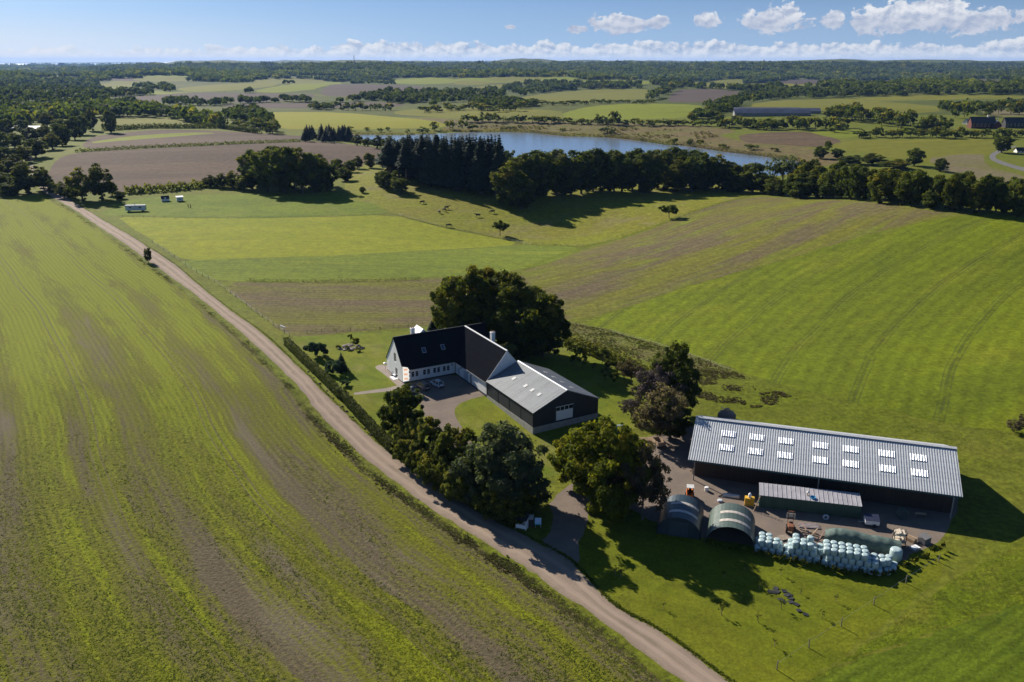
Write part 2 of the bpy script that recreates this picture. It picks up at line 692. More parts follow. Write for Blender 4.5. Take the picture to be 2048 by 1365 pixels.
M_default = mat_field('rough_grass', G_MID, G_OLIVE, (0.090, 0.108, 0.0090), patch=35, stretch=1.5, fine=0.8, fineamt=0.35)
M_lawn = mat_field('mown_lawn', (0.143, 0.154, 0.0099), (0.106, 0.139, 0.0072), (0.17, 0.16, 0.04), rowdir=119, rowsp=2.4, rowamt=0.05, patch=16, stretch=1.5, fine=2.2, fineamt=0.22, bump=0.25)
M_lawn2 = mat_field('lower_lawn', (0.106, 0.126, 0.0054), (0.127, 0.136, 0.0072), (0.090, 0.108, 0.0054), rowdir=-27, rowsp=2.4, rowamt=0.06, patch=14, stretch=2, fine=1.8, fineamt=0.28, bump=0.35)
M_far = mat_field('far_land', (0.074, 0.088, 0.0099), (0.053, 0.068, 0.0090), (0.117, 0.118, 0.0158), patch=350, stretch=2, fine=0.06, fineamt=0.3, bump=0)
M_pasture = mat_field('pasture_grass', (0.159, 0.149, 0.0158), (0.154, 0.165, 0.0090), (0.175, 0.15, 0.06), rowdir=25, rowsp=9, rowamt=0.05, patch=38, stretch=1.6, fine=0.5, fineamt=0.32)
M_hut = mat_field('hut_meadow_grass', (0.122, 0.160, 0.0063), (0.090, 0.129, 0.0054), (0.148, 0.154, 0.0135), patch=25, stretch=1.5, fine=0.6, fineamt=0.3)
M_brt = mat_field('bright_ley', G_BRIGHT, (0.170, 0.191, 0.0063), (0.228, 0.227, 0.0113), rowdir=3, rowsp=4, rowamt=0.05, patch=45, stretch=3, fine=0.7, fineamt=0.2)
M_brt2 = mat_field('cut_ley', (0.138, 0.170, 0.0099), (0.111, 0.144, 0.0113), (0.170, 0.185, 0.0135), rowdir=2, rowsp=3.2, rowamt=0.10, patch=30, stretch=8, fine=0.7, fineamt=0.25)
M_stub = mat_field('thin_stubble', (0.112, 0.082, 0.045), (0.111, 0.108, 0.0158), (0.133, 0.139, 0.0113), rowdir=0, rowsp=2.6, rowamt=0.16, patch=32, stretch=5, fine=0.8, fineamt=0.38)
M_stripe = mat_field('striped_stubble', (0.112, 0.086, 0.046), (0.133, 0.129, 0.0158), (0.127, 0.154, 0.0099), rowdir=44, rowsp=4.2, rowamt=0.12, patch=26, stretch=6, fine=0.7, fineamt=0.3)
M_hill = mat_field('young_wheat', (0.128, 0.158, 0.005), (0.100, 0.125, 0.006), (0.155, 0.170, 0.009), rowdir=41, rowsp=4.4, rowamt=0.17, patch=40, stretch=5, fine=0.8, fineamt=0.30, track=21.0, bend=(350.0, 0.0013))
M_corner = mat_field('drilled_rows', (0.090, 0.122, 0.0063), (0.072, 0.103, 0.0054), (0.117, 0.139, 0.0090), rowdir=33, rowsp=2.2, rowamt=0.22, patch=18, stretch=6, fine=1.4, fineamt=0.3)
M_rank = mat_field('rank_grass', (0.090, 0.118, 0.0040), (0.106, 0.129, 0.0054), (0.133, 0.134, 0.0126), rowdir=33, rowsp=5, rowamt=0.06, patch=16, stretch=2, fine=1.0, fineamt=0.35, bump=0.9)
M_plough = mat_field('ploughed_soil', (0.098, 0.064, 0.042), (0.074, 0.049, 0.033), (0.12, 0.086, 0.054), rowdir=12, rowsp=7, rowamt=0.07, patch=60, stretch=6, fine=0.35, fineamt=0.22)
M_weed = mat_field('weedy_strip', (0.12, 0.13, 0.025), (0.12, 0.11, 0.035), (0.117, 0.124, 0.0113), patch=9, stretch=1.3, fine=0.9, fineamt=0.4, bump=1.0)
M_marsh = mat_field('marsh', (0.115, 0.105, 0.03), (0.13, 0.095, 0.04), (0.101, 0.108, 0.0113), rowdir=8, rowsp=20, rowamt=0.06, patch=70, stretch=3, fine=0.12, fineamt=0.3, bump=0)
M_bog = mat_field('brown_bog', (0.10, 0.066, 0.035), (0.085, 0.06, 0.035), (0.13, 0.09, 0.045), patch=60, stretch=4, fine=0.15, fineamt=0.3, bump=0)
M_yel = mat_field('mustard_field', (0.215, 0.20, 0.012), (0.191, 0.196, 0.0054), None, rowdir=10, rowsp=18, rowamt=0.05, patch=90, stretch=4, fine=0.2, fineamt=0.12, bump=0)
M_fo = mat_field('far_olive', (0.143, 0.139, 0.0113), (0.122, 0.124, 0.0113), (0.170, 0.165, 0.0135), rowdir=30, rowsp=26, rowamt=0.06, patch=120, stretch=4, fine=0.1, fineamt=0.15, bump=0)
M_fg = mat_field('far_green', (0.159, 0.180, 0.0081), (0.127, 0.154, 0.0081), None, rowdir=15, rowsp=30, rowamt=0.05, patch=140, stretch=4, fine=0.1, fineamt=0.12, bump=0)
M_fb = mat_field('far_soil', (0.085, 0.06, 0.045), (0.07, 0.052, 0.04), None, rowdir=5, rowsp=28, rowamt=0.06, patch=140, stretch=4, fine=0.1, fineamt=0.15, bump=0)
M_tan = mat_field('tan_stubble', (0.155, 0.125, 0.07), (0.135, 0.12, 0.05), (0.122, 0.129, 0.0135), rowdir=-50, rowsp=9, rowamt=0.08, patch=60, stretch=4, fine=0.2, fineamt=0.2, bump=0)


def mat_gravel(name, a, b, edge, rut=True):
    m = bpy.data.materials.new(name)
    m.use_nodes = True
    t = NT(m.node_tree)
    pos = t.vm('MULTIPLY', t.n('ShaderNodeNewGeometry').outputs['Position'], (1, 1, 0))
    n1 = t.noise(pos, 0.25, 5.0, 0.65)
    n2 = t.noise(pos, 5.0, 4.0, 0.8)
    col = t.mix(t.smooth(n1, 0.35, 0.65), a, b)
    k = t.m('MULTIPLY_ADD', n2, 0.7, 0.65)
    col = t.mix(1.0, col, t.combine(k, k, k), 'MULTIPLY')
    if rut:
        v = t.n('ShaderNodeAttribute', attribute_name='v').outputs['Fac']       # 0 left verge .. 1 right verge
        s = t.n('ShaderNodeAttribute', attribute_name='s').outputs['Fac']
        q = t.combine(t.m('MULTIPLY', s, 0.05), t.m('MULTIPLY', v, 7.0), 0.0)
        n3 = t.noise(q, 1.0, 4.0, 0.6)
        w1 = t.smooth(t.m('ABSOLUTE', t.m('SUBTRACT', v, 0.31)), 0.13, 0.03)
        w2 = t.smooth(t.m('ABSOLUTE', t.m('SUBTRACT', v, 0.69)), 0.13, 0.03)
        wt = t.m('MULTIPLY', t.m('ADD', w1, w2), t.smooth(n3, 0.2, 0.6))
        col = t.mix(t.m('MULTIPLY', wt, 0.8), col, tuple(c * 1.25 for c in a))
        md = t.smooth(t.m('ABSOLUTE', t.m('SUBTRACT', v, 0.5)), 0.09, 0.02)
        col = t.mix(t.m('MULTIPLY', md, t.m('MULTIPLY', t.smooth(n3, 0.4, 0.7), 0.6)), col, edge)
        ed = t.smooth(t.m('ABSOLUTE', t.m('SUBTRACT', v, 0.5)), 0.36, 0.5)
        ed = t.m('MULTIPLY', ed, t.smooth(t.noise(pos, 1.1, 4.0, 0.7), 0.3, 0.6))
        col = t.mix(t.m('MULTIPLY', ed, 0.75), col, edge)
    bs = t.n('ShaderNodeBsdfPrincipled')
    t.l(col, bs.inputs['Base Color'])
    bs.inputs['Roughness'].default_value = 0.95
    bs.inputs['Specular IOR Level'].default_value = 0.15
    bp = t.n('ShaderNodeBump')
    bp.inputs['Strength'].default_value = 0.5
    bp.inputs['Distance'].default_value = 0.12
    t.l(t.noise(pos, 4.0, 4.0, 0.8), bp.inputs['Height'])
    t.l(bp.outputs[0], bs.inputs['Normal'])
    out = t.n('ShaderNodeOutputMaterial')
    t.l(bs.outputs[0], out.inputs[0])
    return m


M_road = mat_gravel('gravel_road', (0.27, 0.205, 0.155), (0.23, 0.175, 0.135), (0.135, 0.12, 0.06))
M_yard = mat_gravel('yard_gravel', (0.205, 0.16, 0.128), (0.17, 0.135, 0.11), (0.12, 0.10, 0.06), rut=False)
M_pave = mat_gravel('paving', (0.30, 0.25, 0.21), (0.26, 0.215, 0.18), (0.12, 0.10, 0.06), rut=False)
M_asph = mat_gravel('asphalt', (0.16, 0.15, 0.145), (0.135, 0.13, 0.125), (0.1, 0.1, 0.08), rut=False)

# the crop left of the road: rows follow the road, 's' along it and 'v' away from it
def mat_crop():
    m = bpy.data.materials.new('catch_crop')
    m.use_nodes = True
    t = NT(m.node_tree)
    s = t.n('ShaderNodeAttribute', attribute_name='s').outputs['Fac']
    v = t.n('ShaderNodeAttribute', attribute_name='v').outputs['Fac']
    pos = t.vm('MULTIPLY', t.n('ShaderNodeNewGeometry').outputs['Position'], (1, 1, 0))
    w0 = t.noise(pos, 0.018, 3.0, 0.55)
    vv = t.m('MULTIPLY_ADD', w0, 9.0, v)
    q = t.combine(t.m('MULTIPLY', s, 0.011), t.m('MULTIPLY', vv, 0.085), 0.0)
    q2 = t.combine(t.m('MULTIPLY', s, 0.03), t.m('MULTIPLY', vv, 0.33), 3.0)
    vr0 = t.m('MULTIPLY_ADD', t.noise(pos, 0.012, 1.0), 5.0, v)
    n1 = t.noise(q, 1.0, 7.0, 0.7, 0.2)
    n2 = t.noise(q2, 1.0, 5.0, 0.68, 0.4)
    n3 = t.noise(pos, 1.5, 5.0, 0.8)
    n4 = t.noise(t.vm('ADD', q, (7.0, 3.0, 9.0)), 1.0, 4.0, 0.6, 0.2)
    soil = t.mix(t.smooth(n3, 0.3, 0.7), (0.082, 0.064, 0.036), (0.145, 0.115, 0.07))
    pale = t.mix(t.smooth(n3, 0.3, 0.7), (0.125, 0.10, 0.066), (0.185, 0.15, 0.10))
    green = t.mix(t.smooth(n3, 0.3, 0.7), (0.090, 0.098, 0.0081), (0.154, 0.154, 0.0126))
    lush = t.mix(t.smooth(n3, 0.25, 0.7), (0.122, 0.149, 0.0045), (0.196, 0.211, 0.0063))
    far = t.smooth(s, 60.0, 330.0)
    g = t.m('ADD', t.m('ADD', t.m('MULTIPLY', n1, 0.7), t.m('MULTIPLY', n2, 0.35)), t.m('MULTIPLY', far, 0.16))
    g = t.m('ADD', g, t.m('MULTIPLY_ADD', n3, 0.5, -0.25))
    wv = t.m('MULTIPLY_ADD', t.m('SUBTRACT', n2, 0.5), 7.0, v)
    for (vc, sg, am) in ((26.8, 2.6, 0.17), (56.5, 2.6, 0.16), (8.0, 2.2, 0.10), (34.0, 1.0, 0.08), (47.0, 1.3, 0.10), (18.5, 2.4, -0.15), (40.0, 3.2, -0.12), (66.0, 3.5, -0.10), (22.5, 0.9, 0.10), (74.0, 2.0, 0.10), (3.5, 1.2, -0.14)):
        d_ = t.m('DIVIDE', t.m('SUBTRACT', wv, vc), sg)
        b_ = t.m('POWER', 2.718, t.m('MULTIPLY', t.m('MULTIPLY', d_, d_), -1.0))
        g = t.m('ADD', g, t.m('MULTIPLY', b_, t.m('MULTIPLY', t.m('MULTIPLY_ADD', n1, 1.0, 0.3), am * 0.72)))
    col = t.mix(t.smooth(n4, 0.5, 0.68), soil, pale)
    col = t.mix(t.smooth(g, 0.41, 0.57), col, green)
    col = t.mix(t.smooth(g, 0.575, 0.675), col, lush)
    fr = t.m('ABSOLUTE', t.m('SUBTRACT', t.m('FRACT', t.m('DIVIDE', t.m('ADD', vr0, 9.0), 24.0)), 0.5))
    trk = t.smooth(t.m('ABSOLUTE', t.m('SUBTRACT', fr, 0.036)), 0.012, 0.004)
    col = t.mix(t.m('MULTIPLY', trk, t.m('MULTIPLY_ADD', t.smooth(n1, 0.3, 0.6), 0.5, 0.15)), col, soil)
    vr = t.m('MULTIPLY_ADD', t.noise(pos, 0.02, 2.0), 2.5, v)
    rows = t.m('SINE', t.m('MULTIPLY', vr, 2 * math.pi / 1.4))
    rk = t.m('MULTIPLY_ADD', t.m('MULTIPLY', rows, t.smooth(n2, 0.35, 0.6)), 0.13, 1.0)
    col = t.mix(1.0, col, t.combine(rk, rk, rk), 'MULTIPLY')
    bs = t.n('ShaderNodeBsdfPrincipled')
    t.l(col, bs.inputs['Base Color'])
    bs.inputs['Roughness'].default_value = 0.95
    bs.inputs['Specular IOR Level'].default_value = 0.1
    bp = t.n('ShaderNodeBump')
    bp.inputs['Strength'].default_value = 0.9
    bp.inputs['Distance'].default_value = 0.4
    t.l(t.m('ADD', t.noise(pos, 1.6, 4.0, 0.75), t.m('MULTIPLY', rows, 0.06)), bp.inputs['Height'])
    t.l(bp.outputs[0], bs.inputs['Normal'])
    out = t.n('ShaderNodeOutputMaterial')
    t.l(bs.outputs[0], out.inputs[0])
    return m


def mat_water(name, col, rough, bscale, bstr):
    m = bpy.data.materials.new(name)
    m.use_nodes = True
    t = NT(m.node_tree)
    pos = t.n('ShaderNodeNewGeometry').outputs['Position']
    bs = t.n('ShaderNodeBsdfPrincipled')
    bs.inputs['Base Color'].default_value = col + (1.0,)
    bs.inputs['Roughness'].default_value = rough
    bs.inputs['Specular IOR Level'].default_value = 0.9
    bp = t.n('ShaderNodeBump')
    bp.inputs['Strength'].default_value = bstr
    bp.inputs['Distance'].default_value = 0.3
    t.l(t.noise(t.vm('MULTIPLY', pos, (0.35, 1.0, 1.0)), bscale, 4.0, 0.6), bp.inputs['Height'])
    t.l(bp.outputs[0], bs.inputs['Normal'])
    out = t.n('ShaderNodeOutputMaterial')
    t.l(bs.outputs[0], out.inputs[0])
    return m


M_crop = mat_crop()
M_lake = mat_water('lake_water', (0.15, 0.19, 0.245), 0.15, 0.25, 0.3)
M_sea = mat_water('sea_water', (0.06, 0.10, 0.16), 0.35, 0.02, 0.2)

# --- far land first
FIELDS.append(('far_land', [(-26000, 1250), (-26000, 34000), (30000, 34000), (26000, 1250), (900, 1250), (300, 1240), (-500, 1350)], M_far))
seaP = [(14500 * math.sin(a), 14500 * math.cos(a)) for a in np.linspace(-1.0, -0.36, 14)] + [(36000 * math.sin(a), 36000 * math.cos(a)) for a in np.linspace(-0.33, -1.0, 8)]
FIELDS.append(('sea', seaP, M_sea))
field('far_field', [(780, 161), (830, 156), (890, 156), (930, 163), (890, 168), (805, 169)], M_fg)
field('far_field', [(640, 181), (690, 168), (800, 171), (865, 176), (790, 188), (700, 194), (645, 192)], M_fb)
field('far_field', [(940, 158), (1010, 153), (1095, 155), (1130, 163), (1040, 165), (960, 168)], M_fo)
field('far_field', [(1120, 163), (1190, 161), (1300, 162), (1300, 170), (1180, 170)], M_fg)
field('far_field', [(190, 171), (240, 161), (282, 162), (286, 174), (240, 182), (205, 180)], M_fo)
field('far_field', [(345, 178), (420, 170), (545, 166), (560, 172), (480, 180), (380, 186)], M_fo)
field('far_field', [(310, 158), (360, 154), (400, 158), (340, 163)], M_fg)
field('far_field', [(560, 172), (650, 163), (690, 165), (640, 178), (560, 186), (500, 184)], M_fg)
field('far_field', [(230, 178), (330, 184), (400, 186), (300, 190), (230, 184)], M_fg)
field('far_field', [(255, 194), (380, 185), (520, 187), (650, 190), (560, 204), (400, 207), (270, 202)], M_fb)
field('far_field', [(430, 210), (560, 206), (780, 204), (820, 214), (640, 217), (480, 216)], M_fb)
field('far_field', [(790, 222), (900, 214), (1010, 217), (1120, 221), (1130, 238), (1030, 240), (900, 236), (790, 230)], M_fo)
field('far_field', [(1035, 196), (1090, 186), (1190, 179), (1312, 178), (1300, 197), (1210, 204), (1120, 206), (1050, 203)], M_fo)
field('far_field', [(1330, 204), (1345, 180), (1420, 178), (1492, 184), (1480, 199), (1400, 206)], M_fb)
field('far_field', [(1120, 228), (1180, 213), (1270, 207), (1400, 210), (1412, 222), (1370, 236), (1240, 240), (1135, 238)], M_fg)
field('far_field', [(1380, 166), (1480, 165), (1560, 170), (1540, 178), (1440, 178), (1385, 174)], M_fo)
field('far_field', [(1545, 201), (1700, 197), (1800, 206), (1890, 214), (1870, 228), (1700, 224), (1560, 222), (1490, 214)], M_fo)
field('far_field', [(1700, 196), (1880, 190), (2060, 192), (2060, 198), (1880, 200), (1760, 203)], M_fo)
field('far_field', [(1500, 166), (1600, 164), (1650, 170), (1560, 175)], M_fo)
field('far_field', [(1700, 150), (1760, 149), (1770, 153), (1715, 154)], M_fg)
field('far_field', [(1960, 222), (2080, 214), (2080, 232), (1975, 235)], M_tan)
field('far_field', [(960, 172), (1020, 168), (1000, 182), (930, 186), (900, 182)], M_fo)
jf = random.Random(31)
for i in range(26):
    fx, fy = jf.uniform(60, 2040), jf.uniform(139, 166)
    fw, fh = jf.uniform(35, 90), jf.uniform(1.6, 3.6) * (fy - 128) / 24
    field('far_field', [(fx - fw, fy + jf.uniform(-1, 1) * fh * .3), (fx - fw * .5, fy - fh), (fx + fw * .4, fy - fh * .9), (fx + fw, fy), (fx + fw * .5, fy + fh), (fx - fw * .6, fy + fh)], (M_fg, M_fo, M_fo, M_fb)[jf.randrange(4)])
# --- middle distance
field('mustard_field', [(498, 228), (560, 224), (680, 225), (800, 236), (902, 243), (893, 254), (835, 258), (740, 259), (650, 257), (560, 259), (545, 245)], M_yel)
field('lake_meadow', [(800, 234), (920, 240), (1030, 243), (1140, 243), (1240, 246), (1400, 252), (1480, 262), (1430, 275), (1330, 286), (1230, 274), (1120, 269), (1050, 262), (930, 261), (880, 262), (900, 250)], M_marsh)
field('lake_meadow', [(1330, 288), (1430, 268), (1490, 285), (1650, 300), (1700, 320), (1640, 335), (1590, 322), (1440, 302)], M_marsh)
field('bog', [(1478, 270), (1560, 264), (1622, 264), (1692, 283), (1650, 296), (1560, 291), (1480, 284)], M_bog)
field('far_field', [(1612, 264), (1690, 258), (1735, 262), (1700, 277), (1665, 276)], M_fg)
field('field', [(1650, 292), (1720, 279), (1850, 279), (1985, 277), (2000, 288), (1985, 304), (1960, 322), (1900, 330), (1800, 318), (1720, 304)], M_fo)
field('field', [(1850, 318), (1920, 309), (1972, 308), (1966, 330), (2048, 352), (2300, 400), (2300, 420), (2048, 372), (1900, 348)], M_tan)
field('lane', [(2300, 386), (2048, 343), (2000, 329), (1978, 318), (1980, 308), (2002, 298), (2030, 292), (2036, 293), (2010, 301), (1992, 310), (1990, 317), (2010, 325), (2048, 336), (2300, 374)], M_asph)
field('field', [(195, 243), (260, 236), (350, 236), (440, 250), (380, 257), (280, 258), (205, 262)], M_fo)
field('ploughed_field', [(160, 298), (175, 276), (240, 266), (330, 259), (430, 262), (560, 270), (640, 275), (580, 282), (400, 290), (230, 299)], M_plough)
field('catch_crop_strip', [(180, 284), (260, 272), (380, 265), (440, 267), (380, 271), (250, 281), (190, 287)], M_fg)
field('ploughed_field', [(92, 345), (125, 312), (180, 303), (300, 297), (450, 290), (600, 283), (680, 287), (770, 300), (800, 312), (760, 335), (650, 340), (480, 352), (420, 362), (330, 376), (240, 386), (140, 382), (100, 366)], M_plough)
# --- near fields
field('hut_meadow', [(195, 428), (250, 402), (330, 391), (480, 388), (600, 386), (690, 385), (740, 405), (785, 428), (640, 434), (500, 437), (330, 434), (235, 432)], M_hut)
field('pasture', [(690, 400), (690, 340), (800, 310), (1000, 330), (1560, 372), (1490, 393), (1345, 440), (1180, 491), (1060, 489), (960, 467), (880, 452), (790, 429), (740, 405)], M_pasture)
field('bright_ley', [(232, 433), (330, 436), (500, 438), (640, 435), (782, 430), (880, 455), (960, 470), (1052, 488), (900, 500), (700, 511), (500, 517), (370, 522), (330, 498), (270, 460)], M_brt)
field('cut_ley', [(352, 522), (500, 518), (700, 512), (900, 501), (1052, 489), (1168, 493), (1110, 523), (1045, 540), (880, 554), (620, 562), (440, 562), (400, 548)], M_brt2)
field('stubble_field', [(436, 566), (620, 566), (880, 557), (1045, 545), (1130, 602), (1150, 645), (1000, 650), (880, 651), (760, 660), (700, 664), (600, 674), (566, 666), (510, 622)], M_stub)
field('striped_field', [(1035, 545), (1110, 525), (1180, 495), (1345, 443), (1500, 394), (1600, 396), (1850, 422), (1925, 428), (1700, 477), (1400, 562), (1212, 627), (1140, 640), (1100, 600)], M_stripe)
field('wheat_field', [(1160, 650), (1212, 630), (1400, 565), (1700, 480), (1930, 428), (2500, 450), (2500, 930), (2048, 868), (1900, 850), (1700, 803), (1560, 770), (1480, 742), (1400, 715), (1270, 676)], M_hill)
field('weedy_strip', [(1120, 640), (1200, 655), (1290, 680), (1400, 715), (1480, 745), (1450, 752), (1390, 752), (1330, 735), (1240, 706), (1140, 680)], M_weed)
field('weedy_strip', [(1400, 845), (1500, 858), (1800, 893), (1900, 905), (1905, 915), (1700, 890), (1400, 850)], M_weed)
field('rank_grass', [(1630, 1365), (1900, 1165), (2048, 1085), (2500, 950), (2500, 1100), (2048, 1200), (1560, 1375), (1400, 1560), (1560, 1500)], M_rank)
field('drilled_field', [(1560, 1375), (2048, 1205), (2500, 1060), (2500, 1700), (1400, 1700)], M_corner)
field('lawn', [(572, 676), (700, 668), (820, 664), (930, 640), (1050, 690), (1150, 690), (1240, 740), (1262, 800), (1270, 870), (1180, 920), (1080, 960), (1000, 1000), (900, 900), (800, 880), (765, 893), (683, 815), (621, 752)], M_lawn)
field('lawn', [(1180, 1030), (1320, 1060), (1500, 1098), (1790, 1130), (1880, 1090), (1905, 1110), (1850, 1185), (1640, 1345), (1545, 1385), (1480, 1380), (1347, 1280), (1277, 1240), (1233, 1218), (1160, 1130), (1150, 1090)], M_lawn2)
field('yard', [(1100, 1003), (1130, 975), (1290, 880), (1330, 865), (1400, 850), (1880, 905), (1918, 985), (1900, 1052), (1880, 1078), (1850, 1100), (1800, 1125), (1660, 1112), (1510, 1095), (1400, 1075), (1300, 1045), (1250, 1010), (1185, 1010), (1172, 1050), (1152, 1090), (1160, 1130), (1120, 1118), (1095, 1100), (1085, 1075), (1105, 1060), (1110, 1035)], M_yard)
field('courtyard', [(800, 772), (908, 744), (978, 790), (945, 797), (920, 807), (909, 818), (912, 838), (935, 868), (985, 925), (1080, 985), (1050, 1003), (960, 950), (890, 880), (852, 838), (838, 800)], M_yard)
field('terrace', [(748, 735), (760, 729), (782, 732), (812, 766), (803, 776), (790, 768), (770, 750)], M_pave)
field('garden_path', [(707, 786), (775, 776), (800, 770), (803, 777), (778, 783), (709, 790)], M_pave, 0)
ROADP = RL + RR[::-1]
CROPP = [q for q in RL]
# verge of 2 m between road and crop
vl = []
for i, (a, b) in enumerate(RL):
    j = min(i + 1, len(RL) - 1)
    k = max(i - 1, 0)
    tx, ty = RL[j][0] - RL[k][0], RL[j][1] - RL[k][1]
    L = math.hypot(tx, ty) + 1e-9
    vl.append((a - (-ty / L) * -2.3, b - (tx / L) * -2.3))
CROPP = vl + world_poly([(85, 388), (40, 392), (0, 396), (-120, 398), (-420, 420)]) + [(-420, 300), (-260, 60), (-60, 20), (30, 50)]
FIELDS.append(('crop_field', CROPP, M_crop))
FIELDS.append(('road', ROADP, M_road))
FIELDS.append(('lake_bed', LAKE, M_bog))

pts = []
for r_ in np.geomspace(55, 36000, 190):
    for a in np.radians(np.arange(-58, 58.5, 1.15)):
        pts.append((r_ * math.sin(a), r_ * math.cos(a)))
gx, gy = np.meshgrid(np.arange(-150, 40, 3.0), np.arange(62, 260, 3.0))
ok = inside(gx, gy, CROPP)
pts += list(zip(gx[ok].tolist(), gy[ok].tolist()))
pts += [(-400, -60), (400, -60), (-150, 0), (150, 0), (0, 20), (-36000, 300), (36000, 300)]
edges = []
jr = random.Random(8)
for fi, (nm, poly, m_) in enumerate(FIELDS):
    b = len(pts)
    # split long edges so that they follow the terrain
    q = []
    for (a0, b0), (a1, b1) in zip(poly, poly[1:] + poly[:1]):
        n = max(1, int(math.hypot(a1 - a0, b1 - b0) / max(1.8, 0.012 * math.hypot(a0, b0))))
        n = min(n, 60)
        for k in range(n):
            q.append((a0 + (a1 - a0) * k / n, b0 + (b1 - b0) * k / n))
    amp = {'road': 0.28, 'terrace': 0.0, 'garden_path': 0.05, 'lake_bed': 0.0, 'sea': 0.0, 'far_land': 0.0, 'lane': 0.1, 'courtyard': 0.12}.get(nm, 0.45)
    q = [(a0 + jr.uniform(-1, 1) * amp * max(1, math.hypot(a0, b0) / 400), b0 + jr.uniform(-1, 1) * amp * max(1, math.hypot(a0, b0) / 400)) for a0, b0 in q]
    FIELDS[fi] = (nm, q, m_)
    pts += q
    edges += [(b + k, b + (k + 1) % len(q)) for k in range(len(q))]
V2, E2, F2, _, _, _ = delaunay_2d_cdt([Vector(q) for q in pts], edges, [], 0, 1e-4)
VX = np.array([q.x for q in V2])
VY = np.array([q.y for q in V2])
VZ = terr(VX, VY)
TRI = np.array([f for f in F2 if len(f) == 3], int)
cxm = VX[TRI].mean(1)
cym = VY[TRI].mean(1)
cls = np.full(len(TRI), -1)
for i, (nm, poly, m_) in enumerate(FIELDS):
    cls[inside(cxm, cym, poly)] = i
# 's' and 'v' along / across the road
RC = [((a[0] + b[0]) / 2, (a[1] + b[1]) / 2) for a, b in zip(RL, RR)] if len(RL) == len(RR) else RL


def along(x, y, line):
    best_d = np.full(np.shape(x), 1e18)
    S = np.zeros(np.shape(x))
    acc = 0.0
    for (ax, ay), (bx, by) in zip(line[:-1], line[1:]):
        vx, vy = bx - ax, by - ay
        L2 = vx * vx + vy * vy + 1e-9
        t_ = np.clip(((x - ax) * vx + (y - ay) * vy) / L2, 0, 1)
        d = (x - ax - t_ * vx) ** 2 + (y - ay - t_ * vy) ** 2
        up = d < best_d
        best_d = np.where(up, d, best_d)
        S = np.where(up, acc + t_ * math.sqrt(L2), S)
        acc += math.sqrt(L2)
    return S, np.sqrt(best_d)


GROUND = {}
for i in range(-1, len(FIELDS)):
    sel = cls == i
    if not sel.any():
        continue
    nm, poly, m_ = FIELDS[i] if i >= 0 else ('ground', None, M_default)
    t_ = TRI[sel]
    u, inv = np.unique(t_, return_inverse=True)
    V = np.stack([VX[u], VY[u], VZ[u]], 1)
    attr = None
    if nm in ('crop_field', 'road'):
        S, D = along(V[:, 0], V[:, 1], RL)
        if nm == 'road':
            S2, D2 = along(V[:, 0], V[:, 1], RR)
            D = D / (D + D2 + 1e-6)
        attr = {'s': ('POINT', S), 'v': ('POINT', D)}
    me = np_mesh(nm, V, inv.reshape(-1, 3), [m_], smooth=True, attr=attr)
    GROUND[nm] = tag(link(nm, me), kind='structure')
# lake surface
lk = [Vector((a, b, 0)) for a, b in LAKE]
me = bpy.data.meshes.new('lake')
from mathutils.geometry import tessellate_polygon
tt = tessellate_polygon([lk])
me.from_pydata([(q.x, q.y, LAKE_Z) for q in lk], [], [tuple(f) for f in tt])
me.materials.append(M_lake)
me.update()
if me.polygons[0].normal.z < 0:
    me.flip_normals()
tag(link('lake', me), kind='structure')

SC.cycles.max_bounces = 4
SC.cycles.diffuse_bounces = 2
SC.cycles.glossy_bounces = 2
SC.cycles.transmission_bounces = 2
SC.cycles.volume_bounces = 0

# ------------------------------------------------------------------ materials of the built things
white_wall = mat_plain('limewash', (0.78, 0.78, 0.76), 0.85, var=0.04, scale=0.6, bump=0.2, bscale=6)
white_trim = mat_plain('white_paint', (0.8, 0.8, 0.79), 0.45, var=0.03)
black_trim = mat_plain('black_paint', (0.025, 0.027, 0.03), 0.5)
glass = mat_plain('window_glass', (0.015, 0.02, 0.025), 0.06, var=0.2, scale=0.7, spec=0.9)
sky_glass = mat_plain('rooflight_glass', (0.05, 0.08, 0.13), 0.08, spec=1.0, var=0.1)
metal_grey = mat_plain('galvanised', (0.42, 0.44, 0.46), 0.5, metal=0.3, var=0.1, scale=1.0)
plinth_grey = mat_plain('concrete', (0.33, 0.32, 0.30), 0.9, var=0.15, scale=1.2)
brick_red = mat_plain('brick', (0.28, 0.10, 0.06), 0.85, var=0.2, scale=4)
wood_pale = mat_plain('pale_wood', (0.42, 0.30, 0.19), 0.8, var=0.2, scale=3)
wood_grey = mat_plain('weathered_wood', (0.24, 0.19, 0.145), 0.85, var=0.25, scale=3)
wood_dark = mat_plain('dark_wood', (0.075, 0.05, 0.035), 0.85, var=0.25, scale=2)
rust = mat_plain('rusty_steel', (0.22, 0.085, 0.04), 0.8, var=0.35, scale=5)
rubber = mat_plain('tyre_rubber', (0.02, 0.02, 0.02), 0.8)
orange = mat_plain('orange_paint', (0.75, 0.20, 0.03), 0.45, var=0.06)
yellow = mat_plain('yellow_paint', (0.62, 0.36, 0.03), 0.55, var=0.12)
green_steel = mat_plain('green_steel', (0.05, 0.10, 0.075), 0.5, var=0.15, scale=1)
dark_steel = mat_plain('dark_steel', (0.04, 0.042, 0.045), 0.5, var=0.2)


